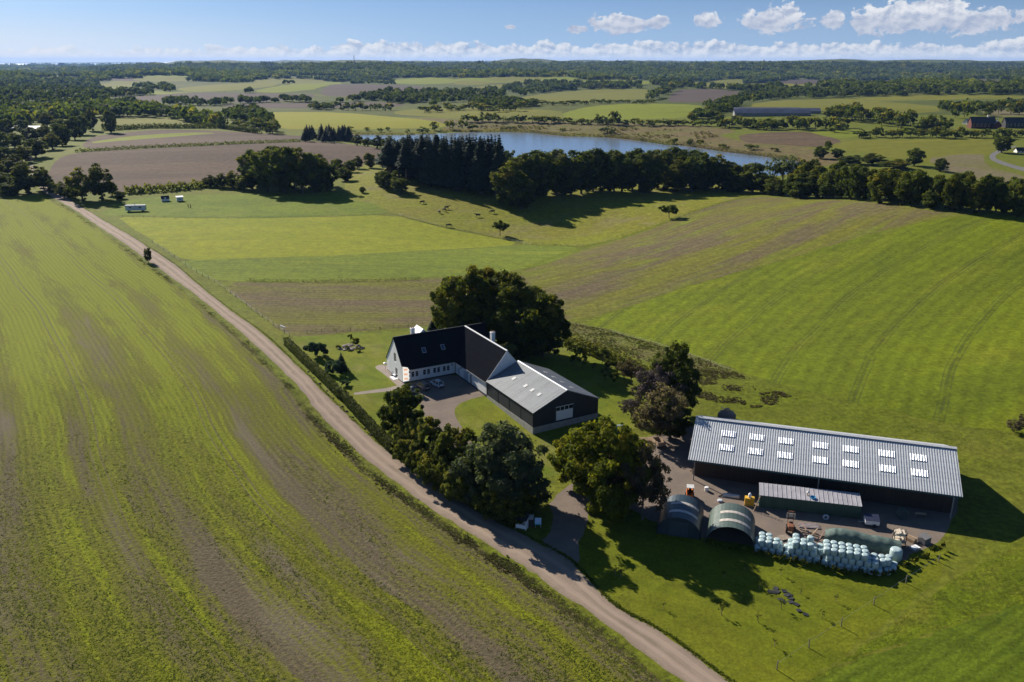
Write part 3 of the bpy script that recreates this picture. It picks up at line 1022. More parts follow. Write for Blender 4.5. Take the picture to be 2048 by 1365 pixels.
def mat_banded(name, col, axis, period, amt, rough=0.6, metal=0.0, bump=0.6, dark=None, var=0.1, vscale=0.4, spec=0.3):
    """boards / profiled sheet: fine ribs along one local axis"""
    m = bpy.data.materials.new(name)
    m.use_nodes = True
    t = NT(m.node_tree)
    oc = t.n('ShaderNodeTexCoord').outputs['Object']
    sx = t.n('ShaderNodeSeparateXYZ')
    t.l(oc, sx.inputs[0])
    u = sx.outputs['XYZ'.index(axis)]
    fr = t.m('FRACT', t.m('DIVIDE', u, period))
    gap = t.smooth(t.m('ABSOLUTE', t.m('SUBTRACT', fr, 0.5)), 0.40, 0.48)
    n1 = t.noise(oc, vscale, 4.0, 0.6)
    cell = t.n('ShaderNodeTexWhiteNoise', noise_dimensions='1D')
    t.l(t.m('FLOOR', t.m('DIVIDE', u, period)), cell.inputs['W'])
    k = t.m('ADD', t.m('MULTIPLY_ADD', n1, 2 * var, 1 - 1.5 * var), t.m('MULTIPLY', cell.outputs[0], var))
    c = t.mix(1.0, col, t.combine(k, k, k), 'MULTIPLY')
    c = t.mix(t.m('MULTIPLY', gap, amt), c, dark or tuple(q * 0.45 for q in col))
    bs = t.n('ShaderNodeBsdfPrincipled')
    t.l(c, bs.inputs['Base Color'])
    bs.inputs['Roughness'].default_value = rough
    bs.inputs['Metallic'].default_value = metal
    bs.inputs['Specular IOR Level'].default_value = spec
    bp = t.n('ShaderNodeBump')
    bp.inputs['Strength'].default_value = bump
    bp.inputs['Distance'].default_value = 0.03
    bp.invert = True
    t.l(gap, bp.inputs['Height'])
    t.l(bp.outputs[0], bs.inputs['Normal'])
    out = t.n('ShaderNodeOutputMaterial')
    t.l(bs.outputs[0], out.inputs[0])
    return m


roof_tile = mat_banded('black_roof_tile', (0.014, 0.015, 0.019), 'Z', 0.27, 0.6, rough=1.0, bump=0.35, var=0.25, vscale=1.5, spec=0.0)
shed_clad = mat_banded('charcoal_cladding_y', (0.03, 0.034, 0.042), 'Y', 0.22, 0.5, rough=0.6, var=0.15)
shed_clad_x = mat_banded('charcoal_cladding_x', (0.03, 0.034, 0.042), 'X', 0.22, 0.5, rough=0.6, var=0.15)
barn_clad = mat_banded('brown_boards', (0.05, 0.036, 0.028), 'X', 0.2, 0.5, rough=0.8, var=0.25)
van_green = mat_banded('green_boards', (0.045, 0.085, 0.06), 'X', 0.6, 0.4, rough=0.6, var=0.12)


def walls(mb, L, Hh, openings, th, T):
    """upright wall along local x from 0..L, thickness th towards +y, holes cut out; T places it"""
    xs = sorted({0.0, L, *[o[0] for o in openings], *[o[1] for o in openings]})
    zs = sorted({0.0, Hh, *[o[2] for o in openings], *[o[3] for o in openings]})
    for i in range(len(xs) - 1):
        j = 0
        while j < len(zs) - 1:
            xm = (xs[i] + xs[i + 1]) / 2
            hole = lambda q: any(o[0] < xm < o[1] and o[2] < (zs[q] + zs[q + 1]) / 2 < o[3] for o in openings)
            if hole(j):
                j += 1
                continue
            k = j
            while k + 1 < len(zs) - 1 and not hole(k + 1):
                k += 1
            mb.box(xs[i], xs[i + 1], 0, th, zs[j], zs[k + 1], T)
            j = k + 1


def window(parent, T, x0, x1, z0, z1, nx=1, nz=3, frame=white_trim, fw=0.07, inset=0.10, name='window', gl=glass):
    """frame with glazing bars, its panes as sub-parts"""
    mb = MB()
    mb.box(x0, x0 + fw, inset, inset + 0.08, z0, z1, T)
    mb.box(x1 - fw, x1, inset, inset + 0.08, z0, z1, T)
    mb.box(x0 + fw, x1 - fw, inset, inset + 0.08, z0, z0 + fw, T)
    mb.box(x0 + fw, x1 - fw, inset, inset + 0.08, z1 - fw, z1, T)
    cw = (x1 - x0 - 2 * fw - 0.04 * (nx - 1)) / nx
    ch = (z1 - z0 - 2 * fw - 0.04 * (nz - 1)) / nz
    for i in range(1, nx):
        q = x0 + fw + i * cw + (i - 1) * 0.04
        mb.box(q, q + 0.04, inset + 0.01, inset + 0.07, z0 + fw, z1 - fw, T)
    for k in range(1, nz):
        q = z0 + fw + k * ch + (k - 1) * 0.04
        for i in range(nx):
            a = x0 + fw + i * (cw + 0.04)
            mb.box(a, a + cw, inset + 0.012, inset + 0.068, q, q + 0.04, T)
    wo_ = mb.build(name, frame, parent)
    for i in range(nx):
        for k in range(nz):
            a = x0 + fw + i * (cw + 0.04)
            b = z0 + fw + k * (ch + 0.04)
            MB().box(a, a + cw, inset + 0.03, inset + 0.05, b, b + ch, T).build('pane', gl, wo_)
    return wo_


# ------------------------------------------------------------------ farmhouse
HR = R(29.0)
HP = at(807, 767)
hz = HP[2] - 0.05
A_L, W_A, B_L, EA, RI = 15.0, 11.6, 18.1, 3.75, 10.7
XB0, XB1 = A_L, A_L + W_A
house = empty('farmhouse', (HP[0], HP[1], hz), HR, 'white L-shaped farmhouse with steep black tiled roofs and white chimneys', 'house')
wall = MB()
I4 = Matrix.Identity(4)
wins = [(2.3, 3.2), (3.45, 4.35), (5.6, 6.5), (6.75, 7.65), (8.5, 9.4), (9.65, 10.55), (11.3, 12.2), (12.45, 13.35)]
TAf = Matrix.Translation((0, 0, 0))
walls(wall, A_L, EA, [(a, b, 1.25, 2.75) for a, b in wins], 0.35, TAf)
# gable wall of the long front: local x runs along +y of the house
TG = Matrix.Translation((0, 0.35, 0)) @ Matrix.Rotation(R(90), 4, 'Z') @ Matrix.Scale(-1, 4, (0, 1, 0))
walls(wall, W_A - 0.7, EA, [(3.5, 5.2, 0.25, 2.75)], 0.35, TG)
walls(wall, W_A - 0.7, 3.4, [(3.7, 5.2, 0.35, 2.3)], 0.35, Matrix.Translation((0, 0, EA)) @ TG @ Matrix.Identity(4)) if False else None
hw = W_A / 2


def roof_z(d):          # height of the roof plane at distance d from an eave wall
    return EA + (RI - EA) * d / hw


# upper gable as polygon pieces round the upper window
gx0, gx1, gz0, gz1 = 4.55, 6.15, 4.35, 6.75
for poly in ([(0.0, EA), (gx0, EA), (gx0, roof_z(gx0))], [(gx0, EA), (gx1, EA), (gx1, gz0), (gx0, gz0)],
             [(gx0, gz1), (gx1, gz1), (gx1, roof_z(W_A - gx1)), (hw, RI), (gx0, roof_z(gx0))],
             [(gx1, EA), (W_A, EA), (gx1, roof_z(W_A - gx1))]):
    wall.prism([(0.0, q[0], q[1] - 0.02) for q in poly], (0.35, 0, 0))
wall.box(0, XB1, W_A - 0.35, W_A, 0, EA)                       # back wall
TB = Matrix.Translation((XB0, 0, 0)) @ Matrix.Rotation(R(-90), 4, 'Z')
walls(wall, B_L, EA, [(1.4, 2.4, 0.0, 2.3), (4.9, 7.6, 0, 2.75), (8.6, 9.6, 0, 2.75), (10.0, 13.2, 0.0, 2.75)], 0.35, TB)
wall.box(XB1 - 0.35, XB1, -B_L, W_A - 0.35, 0, EA)
wall.box(XB0 + 0.35, XB1 - 0.35, -B_L, -B_L + 0.35, 0, EA)
wall.prism([(XB0, -B_L, EA - 0.02), (XB1, -B_L, EA - 0.02), (XB0 + hw, -B_L, RI - 0.02)], (0, 0.35, 0))
wall.prism([(XB1 - 0.35, 0, EA - 0.02), (XB1 - 0.35, W_A, EA - 0.02), (XB1 - 0.35, hw, RI - 0.02)], (0.35, 0, 0))
wall.build('wall', white_wall, house)
pl = MB().box(-0.04, A_L, -0.04, 0, -1.2, 0.28).box(-0.04, 0, 0.0, W_A, -1.2, 0.28).box(XB0 - 0.04, XB0, -B_L, -0.04, -1.8, 0.22).box(0, XB1, 0.05, W_A, -1.5, -0.02).box(XB0 + .05, XB1, -B_L, 0.05, -2, -0.02)
pl.build('plinth', mat_plain('tarred_plinth', (0.05, 0.05, 0.055), 0.8), house)
ov = 0.28
ez = EA - 0.02 - (RI - EA) / hw * ov
rA = lambda x, y, z: Vector((x, y, z + 0.28))
roof = MB()
th = (0, 0, -0.24)
roof.prism([rA(-0.12, -ov, ez), rA(XB0 - ov, -ov, ez), rA(XB0 + hw, hw, RI), rA(-0.12, hw, RI)], th)
roof.prism([rA(XB0 - ov, -ov - 0.001, ez), rA(XB0 - ov, -B_L - 0.05, ez), rA(XB0 + hw, -B_L - 0.05, RI), rA(XB0 + hw, hw, RI)], th)
roof.prism([rA(-0.12, W_A + ov, ez), rA(XB1 + 0.12, W_A + ov, ez), rA(XB1 + 0.12, hw, RI), rA(-0.12, hw, RI)], th)
roof.prism([rA(XB0 + hw, hw, RI), rA(XB1 + ov, -ov, ez), rA(XB1 + ov + 0.01, hw, RI)], th)
roof.prism([rA(XB1 + ov, -B_L - 0.05, ez), rA(XB1 + ov, -ov - 0.001, ez), rA(XB0 + hw, hw, RI), rA(XB0 + hw, -B_L - 0.05, RI)], th)
ro = roof.build('roof', roof_tile, house)
# courses of tiles as raised ribs running up the slope
ribs = MB()
for i in range(int((XB0 + hw) / 0.9)):
    x = 0.3 + i * 0.9
    y0 = -ov if x < XB0 - ov else x - XB0
    a, b = Vector((x, y0, roof_z(y0) + 0.285)), Vector((x, hw - 0.1, roof_z(hw - 0.1) + 0.285))
    ribs.prism([a + Vector((-.05, 0, 0)), a + Vector((.05, 0, 0)), b + Vector((.05, 0, 0)), b + Vector((-.05, 0, 0))], (0, -0.02, 0.03))
for i in range(int(B_L / 0.9)):
    y = -B_L + 0.3 + i * 0.9
    a, b = Vector((XB0 - ov, y, roof_z(-ov) + 0.285)), Vector((XB0 + hw - 0.1, y, roof_z(hw - 0.1) + 0.285))
    ribs.prism([a + Vector((0, -.05, 0)), a + Vector((0, .05, 0)), b + Vector((0, .05, 0)), b + Vector((0, -.05, 0))], (-0.02, 0, 0.03))
tag(ribs.build('tile_ribs', roof_tile, ro), kind='stuff')
MB().box(XB0 + hw - 0.22, XB0 + hw + 0.22, -B_L - 0.06, hw, RI + 0.2, RI + 0.36).build('ridge_cap', white_trim, ro)  # white colour paints in the sunlit far edge of this ridge
MB().box(-0.13, XB1 + 0.12, hw + 0.002, hw + 0.32, RI + 0.15, RI + 0.33).build('ridge_cap', black_trim, ro)
# verge board on the end gable over the shed
vb = MB()
for s in (0, 1):
    xa = XB0 - ov if s == 0 else XB1 + ov
    vb.prism([(xa, -B_L - 0.10, ez + 0.02), (xa, -B_L - 0.10, ez + 0.30), (XB0 + hw, -B_L - 0.10, RI + 0.30), (XB0 + hw, -B_L - 0.10, RI + 0.02)], (0, 0.045, 0))
vb.build('verge_board', white_trim, ro)
gut = MB()
gut.tube([(-0.1, -ov - 0.06, ez + 0.12), (XB0 - ov - 0.1, -ov - 0.06, ez + 0.12)], 0.07)
gut.tube([(XB0 - ov - 0.06, -ov - 0.2, ez + 0.12), (XB0 - ov - 0.06, -B_L, ez + 0.12)], 0.07)
gut.tube([(XB0 - 0.12, -0.12, ez + 0.1), (XB0 - 0.12, -0.12, 0.1)], 0.05)
gut.tube([(XB0 - 0.08, -B_L + 0.15, ez + 0.1), (XB0 - 0.08, -B_L + 0.15, 0.0)], 0.05)
gut.build('gutter', black_trim, house)
# chimneys
for (cx_, cy_, ztop) in ((XB0 + hw + 2.0, -6.6, RI + 1.7), (6.3, hw + 2.2, RI + 1.3)):
    c_ = MB().box(cx_ - 0.5, cx_ + 0.5, cy_ - 0.5, cy_ + 0.5, RI - 4, ztop).build('chimney', white_wall, ro)
    MB().box(cx_ - 0.56, cx_ + 0.56, cy_ - 0.56, cy_ + 0.56, ztop - 0.35, ztop - 0.15).build('band', white_trim, c_)
    for dx in (-0.22, 0.22):
        MB().lathe([(0.15, ztop), (0.13, ztop + 0.3)], 10, Matrix.Translation((cx_ + dx, cy_, 0))).build('chimney_pot', brick_red, c_)
# garden dormer behind the front ridge
dm = MB()
dm.prism([(7.3, hw + 0.6, RI - 4), (10.1, hw + 0.6, RI - 4), (10.1, hw + 0.6, RI - 0.7), (8.7, hw + 0.6, RI + 0.75), (7.3, hw + 0.6, RI - 0.7)], (0, 4.2, 0))
dmo = dm.build('dormer', white_wall, ro)
MB().prism([(7.15, hw + 0.5, RI - 0.68), (8.7, hw + 0.5, RI + 0.92), (8.7, hw + 0.5, RI + 1.1), (7.0, hw + 0.5, RI - 0.55)], (0, 4.5, 0)).prism([(8.7, hw + 0.5, RI + 0.92), (10.25, hw + 0.5, RI - 0.68), (10.4, hw + 0.5, RI - 0.55), (8.7, hw + 0.5, RI + 1.1)], (0, 4.5, 0)).build('dormer_roof', white_trim, dmo)
# rooflights on the front slope
sl_ang = math.atan2(RI - EA, hw)
for xc in (7.1, 12.6):
    T = Matrix.Translation((xc, 2.6, roof_z(2.6) + 0.30)) @ Matrix.Rotation(sl_ang, 4, 'X')
    f_ = MB().box(-0.55, -0.45, -0.75, 0.75, 0, 0.12, T).box(0.45, 0.55, -0.75, 0.75, 0, 0.12, T).box(-0.45, 0.45, -0.75, -0.65, 0, 0.12, T).box(-0.45, 0.45, 0.65, 0.75, 0, 0.12, T)
    fo = f_.build('rooflight', metal_grey, ro)
    MB().box(-0.45, 0.45, -0.65, 0.65, 0.02, 0.07, T).build('pane', sky_glass, fo)
for a, b in wins:
    window(house, TAf, a, b, 1.25, 2.75, 1, 3)
    MB().box(a - 0.05, b + 0.05, -0.08, 0.09, 1.17, 1.248).build('window_sill', white_trim, house)
window(house, Matrix.Translation((0, 0, 0)) @ Matrix.Rotation(R(90), 4, 'Z') @ Matrix.Scale(-1, 4, (0, 1, 0)), gx0, gx1, gz0, gz1, 2, 3)
do = window(house, TG, 3.5, 5.2, 0.25, 2.75, 2, 3, name='garden_door')
MB().box(-1.5, -0.05, 3.5, 6.2, -0.3, 0.12).build('step', white_trim, house)
grey_door = mat_plain('grey_door', (0.46, 0.49, 0.52), 0.5, var=0.04)
for (a, b, c, m_, nm) in ((1.4, 2.4, 2.3, grey_door, 'door'), (4.9, 7.6, 2.75, grey_door, 'garage_door'), (10.0, 13.2, 2.75, white_trim, 'garage_door')):
    dd = MB().box(a, b, 0.16, 0.22, 0.0, c, TB).build(nm, m_, house)
    n = max(2, int((b - a) / 0.55))
    for k in range(n):
        MB().box(a + (b - a) * k / n + 0.03, a + (b - a) * (k + 1) / n - 0.03, 0.13, 0.158, 0.06, c - 0.06, TB).build('panel', m_, dd)
MB().box(8.6, 9.6, 0.3, 0.34, 0, 2.75, TB).build('doorway_shade_sheet', mat_plain('interior_shade_brown', (0.05, 0.02, 0.012), 0.9), house)  # dark sheet closing the doorway, its colour stands in for the shade inside
for (T, xx, zz) in ((TAf, 1.75, 2.6), (TAf, 13.9, 2.6), (TB, 3.6, 2.6), (TB, 8.1, 2.9)):
    MB().box(xx - 0.12, xx + 0.12, -0.2, -0.002, zz, zz + 0.3, T).prism([T @ Vector((xx - 0.17, -0.25, zz + 0.3)), T @ Vector((xx + 0.17, -0.25, zz + 0.3)), T @ Vector((xx + 0.17, -0.003, zz + 0.36)), T @ Vector((xx - 0.17, -0.003, zz + 0.36))], (0, 0, 0.04)).build('wall_lamp', black_trim, house)

# ------------------------------------------------------------------ dark shed behind the house
shed = empty('shed', (HP[0], HP[1], hz), HR, 'charcoal clad shed with pale metal roof built onto the white farmhouse', 'shed')
SX0, SX1, SY0, SY1, SE, SRI = XB0, XB0 + 17.9, -B_L - 0.14, -B_L - 22.9, 3.95, 7.75
SXM = (SX0 + SX1) / 2
TSl = Matrix.Translation((SX0, SY0, 0)) @ Matrix.Rotation(R(-90), 4, 'Z')
MB().box(SX0, SX0 + 0.2, SY1 + 0.2, SY0, 0.25, SE).box(SX1 - 0.2, SX1, SY1 + 0.2, SY0, 0.25, SE).build('side_wall', shed_clad, shed)
fw_ = MB()
walls(fw_, SX1 - SX0, SE, [(6.2, 10.8, 0.6, SE)], 0.2, Matrix.Translation((SX0, SY1, 0)))
for poly in ([(SX0, SE), (SX1, SE), (SXM, SRI)],):
    fw_.prism([(q[0], SY1, q[1] - 0.02) for q in poly], (0, 0.2, 0))
fw_.build('gable_wall', shed_clad_x, shed)
MB().prism([(XB1 + 0.02, SY0 - 0.2, 0.2), (SX1 - 0.22, SY0 - 0.2, 0.2), (SX1 - 0.22, SY0 - 0.2, SE), (XB1 + 0.02, SY0 - 0.2, SE + 2.4)], (0, 0.15, 0)).build('back_wall', shed_clad_x, shed)
MB().box(SX0 - 0.06, SX0 + 0.24, SY1 - 0.06, SY0, -3.2, 0.24).box(SX0 + 0.24, SX1 + 0.06, SY1 - 0.06, SY1 + 0.24, -3.2, 0.22).box(SX1 - 0.24, SX1 + 0.06, SY1 + 0.24, SY0, -3.2, 0.23).build('plinth', plinth_grey, shed)
for k in range(5):
    y = SY1 + 0.1 + k * (SY0 - SY1 - 0.3) / 4
    MB().box(SX0 - 0.05, SX0 - 0.003, y - 0.06, y + 0.06, 0.25, SE - 0.05).build('corner_trim', dark_steel, shed)
# big door with a strip of panes
gd = MB().box(SX0 + 6.2, SX0 + 10.8, SY1 + 0.05, SY1 + 0.13, 0.6, SE - 1.05).build('sliding_door', white_trim, shed)
for k in range(4):
    x0 = SX0 + 6.2 + k * 1.15
    MB().box(x0 + 0.06, x0 + 1.09, SY1 + 0.06, SY1 + 0.10, SE - 0.95, SE - 0.1).build('pane', glass, gd)
    MB().box(x0 - 0.05, x0 + 0.05, SY1 + 0.03, SY1 + 0.14, SE - 1.04, SE).build('bar', white_trim, gd)
MB().box(SX0 + 6.1, SX0 + 10.9, SY1 - 0.03, SY1 - 0.003, SE - 0.06, SE + 0.08).build('door_head', white_trim, shed)
shed_roof_l = mat_banded('shed_sheet_lit', (0.15, 0.165, 0.18), 'Y', 0.33, 0.35, rough=0.6, metal=0.0, bump=0.5, var=0.3, vscale=0.35, spec=0.25)  # same roof sheet as the right slope, sunlight painted in as a paler tone
shed_roof_r = mat_banded('shed_sheet_shaded', (0.13, 0.14, 0.16), 'Y', 0.33, 0.3, rough=0.45, metal=0.2, bump=0.8, var=0.12)  # shaded slope of the same roof, its shade painted in as a darker tone
ang = math.atan2(SRI - SE, SXM - SX0)
nsh = 11
for side in (0, 1):
    sg = 1 if side == 0 else -1
    xe = SX0 - 0.25 if side == 0 else SX1 + 0.25
    zl = SE + 0.06 - 0.25 * math.tan(ang)
    wy = (SY0 - SY1 + 0.3) / nsh
    for k in range(nsh):
        y0 = SY1 - 0.3 + k * wy
        dz = 0.012 * (k % 2)
        top_x = SXM
        if side == 0 or True:
            MB().prism([(xe, y0, zl + dz), (xe, y0 + wy - 0.012, zl + dz), (top_x, y0 + wy - 0.012, SRI + 0.06 + dz), (top_x, y0, SRI + 0.06 + dz)], (0, 0, 0.07)).build('roof_sheet', shed_roof_l if side == 0 else shed_roof_r, shed)
rdg = MB()
for sg in (-1, 1):
    rdg.prism([(SXM, SY1 - 0.35, SRI + 0.18), (SXM + sg * 0.3, SY1 - 0.35, SRI + 0.18 - 0.3 * math.tan(ang)), (SXM + sg * 0.3, SY0 - 0.05, SRI + 0.18 - 0.3 * math.tan(ang)), (SXM, SY0 - 0.05, SRI + 0.18)], (0, 0, 0.03))
rdg.build('ridge_cap', metal_grey, shed)
vb = MB()
for (xe, sg) in ((SX0 - 0.25, 1), (SX1 + 0.25, -1)):
    z0 = SE - 0.25 * math.tan(ang)
    vb.prism([(xe, SY1 - 0.36, z0 - 0.02), (xe, SY1 - 0.36, z0 + 0.2), (SXM, SY1 - 0.36, SRI + 0.2), (SXM, SY1 - 0.36, SRI - 0.02)], (0, 0.04, 0))
vb.build('verge_trim', metal_grey, shed)
roof_lit = mat_plain('shed_rooflight', (0.42, 0.42, 0.41), 0.35, var=0.05)
for (fx, fy) in ((0.52, 0.27), (0.52, 0.52), (0.52, 0.66), (0.52, 0.80), (-0.45, 0.30), (-0.45, 0.47), (-0.45, 0.64), (-0.45, 0.82)):
    xx = SXM - fx * (SXM - SX0)
    yy = SY0 + fy * (SY1 - SY0)
    zz = SRI + 0.06 - abs(fx) * (SRI - SE)
    T = Matrix.Translation((xx, yy, zz + 0.10)) @ Matrix.Rotation(-ang if fx > 0 else ang, 4, 'Y')
    MB().box(-0.55, 0.55, -0.5, 0.5, 0.0, 0.06, T).build('rooflight', roof_lit, shed)

# ------------------------------------------------------------------ big open barn
BR = R(-18.2)
bz = -2.9
fe = plane_cast(1376.3, 919.5, bz + 5.7)
barn = empty('barn', (fe[0], fe[1], bz), BR, 'long open-fronted barn with corrugated grey roof and two rows of bright rooflights', 'barn')
e2 = plane_cast(1925.8, 994.2, bz + 5.7)
BLn = math.hypot(e2[0] - fe[0], e2[1] - fe[1])
BRi = 10.3
q = plane_cast(1394.6, 833.9, bz + BRi)
# half span: distance of the ridge point from the front eave line
ux, uy = (e2[0] - fe[0]) / BLn, (e2[1] - fe[1]) / BLn
BR = math.atan2(uy, ux)
barn.rotation_euler = (0, 0, BR)
BH = abs(-(q[0] - fe[0]) * uy + (q[1] - fe[1]) * ux)
print('barn', BLn, BH, fe, BR)
BE = 5.7
bang = math.atan2(BRi - BE, BH)
SLn = math.hypot(BRi - BE, BH)
roof_cem = mat_plain('fibre_cement', (0.44, 0.46, 0.475), 0.45, var=0.16, scale=0.8, spec=0.6)
plast = mat_plain('glint_white_plastic', (0.88, 0.90, 0.92), 0.22, var=0.03, spec=1.0, coat=0.6)  # near-white base puts the sun glint of the sheets into the colour


def corr(width, length, per, amp, rows, th=0.02, y0=0.0, seg=8):
    """corrugated sheet: x across, y up the slope; rows overlap like shingles"""
    n = int(round(width / per)) * seg
    V = []
    F = []
    for r_ in range(rows):
        ya, yb = y0 + length * r_ / rows, y0 + length * (r_ + 1) / rows + 0.05
        b = len(V)
        for (yy, lift) in ((ya, 0.008), (yb, 0.0)):
            for i in range(n + 1):
                x = width * i / n
                V.append((x, yy, amp * math.sin(2 * math.pi * i / seg) + lift))
        for i in range(n):
            F.append((b + i, b + i + 1, b + n + 2 + i, b + n + 1 + i))
    return np.array(V), np.array(F)


NSH = int(round(BLn / 0.96))
shw = BLn / NSH
V, F = corr(shw, SLn + 0.0, shw / 2, 0.028, 9)
sheet_me = np_mesh('roof_sheet', V, F, [roof_cem], smooth=False)
for k in range(NSH):
    link('roof_sheet', sheet_me, barn, (k * shw, 0, BE), (bang, 0, 0))
Vp, Fp = corr(shw * 3, 1.6, shw / 2, 0.085, 2)
panel_me = np_mesh('rooflight', Vp, Fp, [plast], smooth=True)
for row, s0 in ((0, 0.62), (1, 0.30)):
    for k in range(7):
        fx = (0.105, 0.225, 0.345, 0.465, 0.587, 0.71, 0.835)[k]
        kk = int(round(fx * NSH))
        link('rooflight', panel_me, barn, (kk * shw, math.cos(bang) * SLn * s0 - math.sin(bang) * 0.05, BE + math.sin(bang) * SLn * s0 + math.cos(bang) * 0.10), (bang, 0, 0))
back = MB().prism([(0, BH, BRi - 0.02), (BLn, BH, BRi - 0.02), (BLn, 2 * BH, BE), (0, 2 * BH, BE)], (0, 0, 0.06)).build('back_roof', roof_cem, barn)
cap = MB()
for sg in (-1, 1):
    cap.prism([(-0.05, BH, BRi + 0.2), (BLn + 0.05, BH, BRi + 0.2), (BLn + 0.05, BH + sg * 0.55, BRi + 0.2 - 0.55 * math.tan(bang)), (-0.05, BH + sg * 0.55, BRi + 0.2 - 0.55 * math.tan(bang))], (0, 0, 0.04))
cap.build('ridge_cap', mat_plain('ridge_metal', (0.55, 0.55, 0.56), 0.5, var=0.1), barn)
fas = MB().box(0, BLn, -0.08, -0.03, BE - 0.3, BE - 0.1)
fas.build('eaves_board', mat_plain('teal_board', (0.02, 0.09, 0.11), 0.6), barn)
for x in (-0.02, BLn - 0.06):
    MB().prism([(x, 0, BE - 0.35), (x, 0, BE - 0.1), (x, BH, BRi - 0.1), (x, 2 * BH, BE - 0.1), (x, 2 * BH, BE - 0.35), (x, BH, BRi - 0.35)], (0.08, 0, 0)).build('verge_board', mat_plain('grey_board', (0.3, 0.31, 0.32), 0.6), barn)
wl = MB().box(1.0, BLn - 1.0, 2 * BH - 0.6, 2 * BH - 0.5, 0, BE)
wl.box(1.2, BLn - 1.2, 2.6, 2.72, 0.0, BE + 0.9)  # dark boards set back across the open front, standing in for its shade
wl.build('wall', barn_clad, barn)
we = MB()
for x in (1.0, BLn - 1.1):
    we.prism([(x, 2.72, -0.3), (x, 2 * BH - 0.6, -0.3), (x, 2 * BH - 0.6, BE), (x, BH, BRi - 0.3), (x, 2.72, BE + 0.9)], (0.1, 0, 0))
we.build('end_wall', mat_banded('brown_boards_end', (0.05, 0.036, 0.028), 'Y', 0.2, 0.5, rough=0.8, var=0.25), barn)
for k in range(3):
    x = 1.3 + k * (BLn - 2.6) / 2
    MB().box(x - 0.1, x + 0.1, 0.5, 0.7, -0.4, BE + 0.05).build('post', mat_plain('grey_post', (0.28, 0.26, 0.24), 0.8), barn)

# ------------------------------------------------------------------ yard things
def place(px, py):
    P = at(px, py)
    return P


def tzl(x, y):
    return tz(x, y)


# green site hut with lilac roof in front of the barn
lo = plane_cast(1521, 985, -2.2)
l1 = plane_cast(1726, 1008, -2.2 + 2.7)
a = plane_cast(1519, 988, -2.6 + 3.3)
b = plane_cast(1725, 1011, -2.6 + 3.3)
L = math.hypot(b[0] - a[0], b[1] - a[1])
rz = math.atan2(b[1] - a[1], b[0] - a[0])
van = empty('site_wagon', (a[0], a[1], -2.75), rz, 'long dark green wagon with ribbed lilac grey roof beside the barn', 'wagon')
MB().box(0.1, L - 0.1, 0.1, 4.0, 0.55, 3.1).build('body', van_green, van)
MB().box(0.3, L - 0.3, 0.3, 3.8, 0.15, 0.54).build('chassis', dark_steel, van)
for x in (1.5, 3.0, L - 3.0, L - 1.5):
    for y in (0.2, 3.6):
        MB().tube([(x, y, 0.45), (x, y + 0.3, 0.45)], 0.42, 14).build('wheel', rubber, van)
lil = mat_plain('lilac_sheet', (0.38, 0.365, 0.385), 0.5, var=0.12, scale=0.6)
nsh2 = 22
for k in range(nsh2):
    x0 = k * L / nsh2
    MB().prism([(x0, -0.05, 3.14), (x0 + L / nsh2 - 0.05, -0.05, 3.14), (x0 + L / nsh2 - 0.05, 4.1, 3.75), (x0, 4.1, 3.75)], (0, 0, 0.05)).prism([(x0 + L / nsh2 - 0.10, -0.05, 3.19), (x0 + L / nsh2 - 0.02, -0.05, 3.19), (x0 + L / nsh2 - 0.02, 4.1, 3.80), (x0 + L / nsh2 - 0.10, 4.1, 3.80)], (0, 0, 0.07)).build('roof_sheet', lil, van)
MB().prism([(0.1, 0.1, 3.1), (0.1, 4.0, 3.1), (0.1, 4.0, 3.7)], (L - 0.2, 0, 0)).build('roof_gable', van_green, van)
fl = MB().tube([(0.48 * L, 1.6, 3.36), (0.48 * L, 1.6, 4.1)], 0.12, 10).build('flue', wood_pale, van)
MB().lathe([(0.25, 4.1), (0.05, 4.3)], 10, Matrix.Translation((0.48 * L, 1.6, 0))).build('cowl', metal_grey, fl)
ld = empty('ladder', (a[0] - 0.5, a[1] - 1.2, -2.75), rz, 'wooden ladder leaning on the end of the green wagon', 'ladder')
for s in (-0.22, 0.22):
    MB().tube([(-0.9, s - 0.5, 0.0), (0.35, s + 0.4, 3.5)], 0.05, 6).build('stile', wood_pale, ld)
for k in range(9):
    t_ = 0.08 + k * 0.1
    MB().tube([(-0.9 + 1.25 * t_, -0.72 + 0.9 * t_, 3.5 * t_), (-0.9 + 1.25 * t_, -0.28 + 0.9 * t_, 3.5 * t_)], 0.03, 5).build('rung', wood_pale, ld)
bk = MB().lathe([(0.02, 0.02), (0.45, 0.0), (0.5, 0.25), (0.42, 0.25), (0.38, 0.06)], 14).build('blue_tub', mat_plain('blue_plastic', (0.05, 0.28, 0.48), 0.4), None,
    (a[0] + math.cos(rz) * 0.53 * L - math.sin(rz) * 0.9, a[1] + math.sin(rz) * 0.53 * L + math.cos(rz) * 0.9, -2.75 + 3.37), (0.14, 0, rz))
tag(bk, 'small blue tub lying on the lilac grey wagon roof', 'tub')


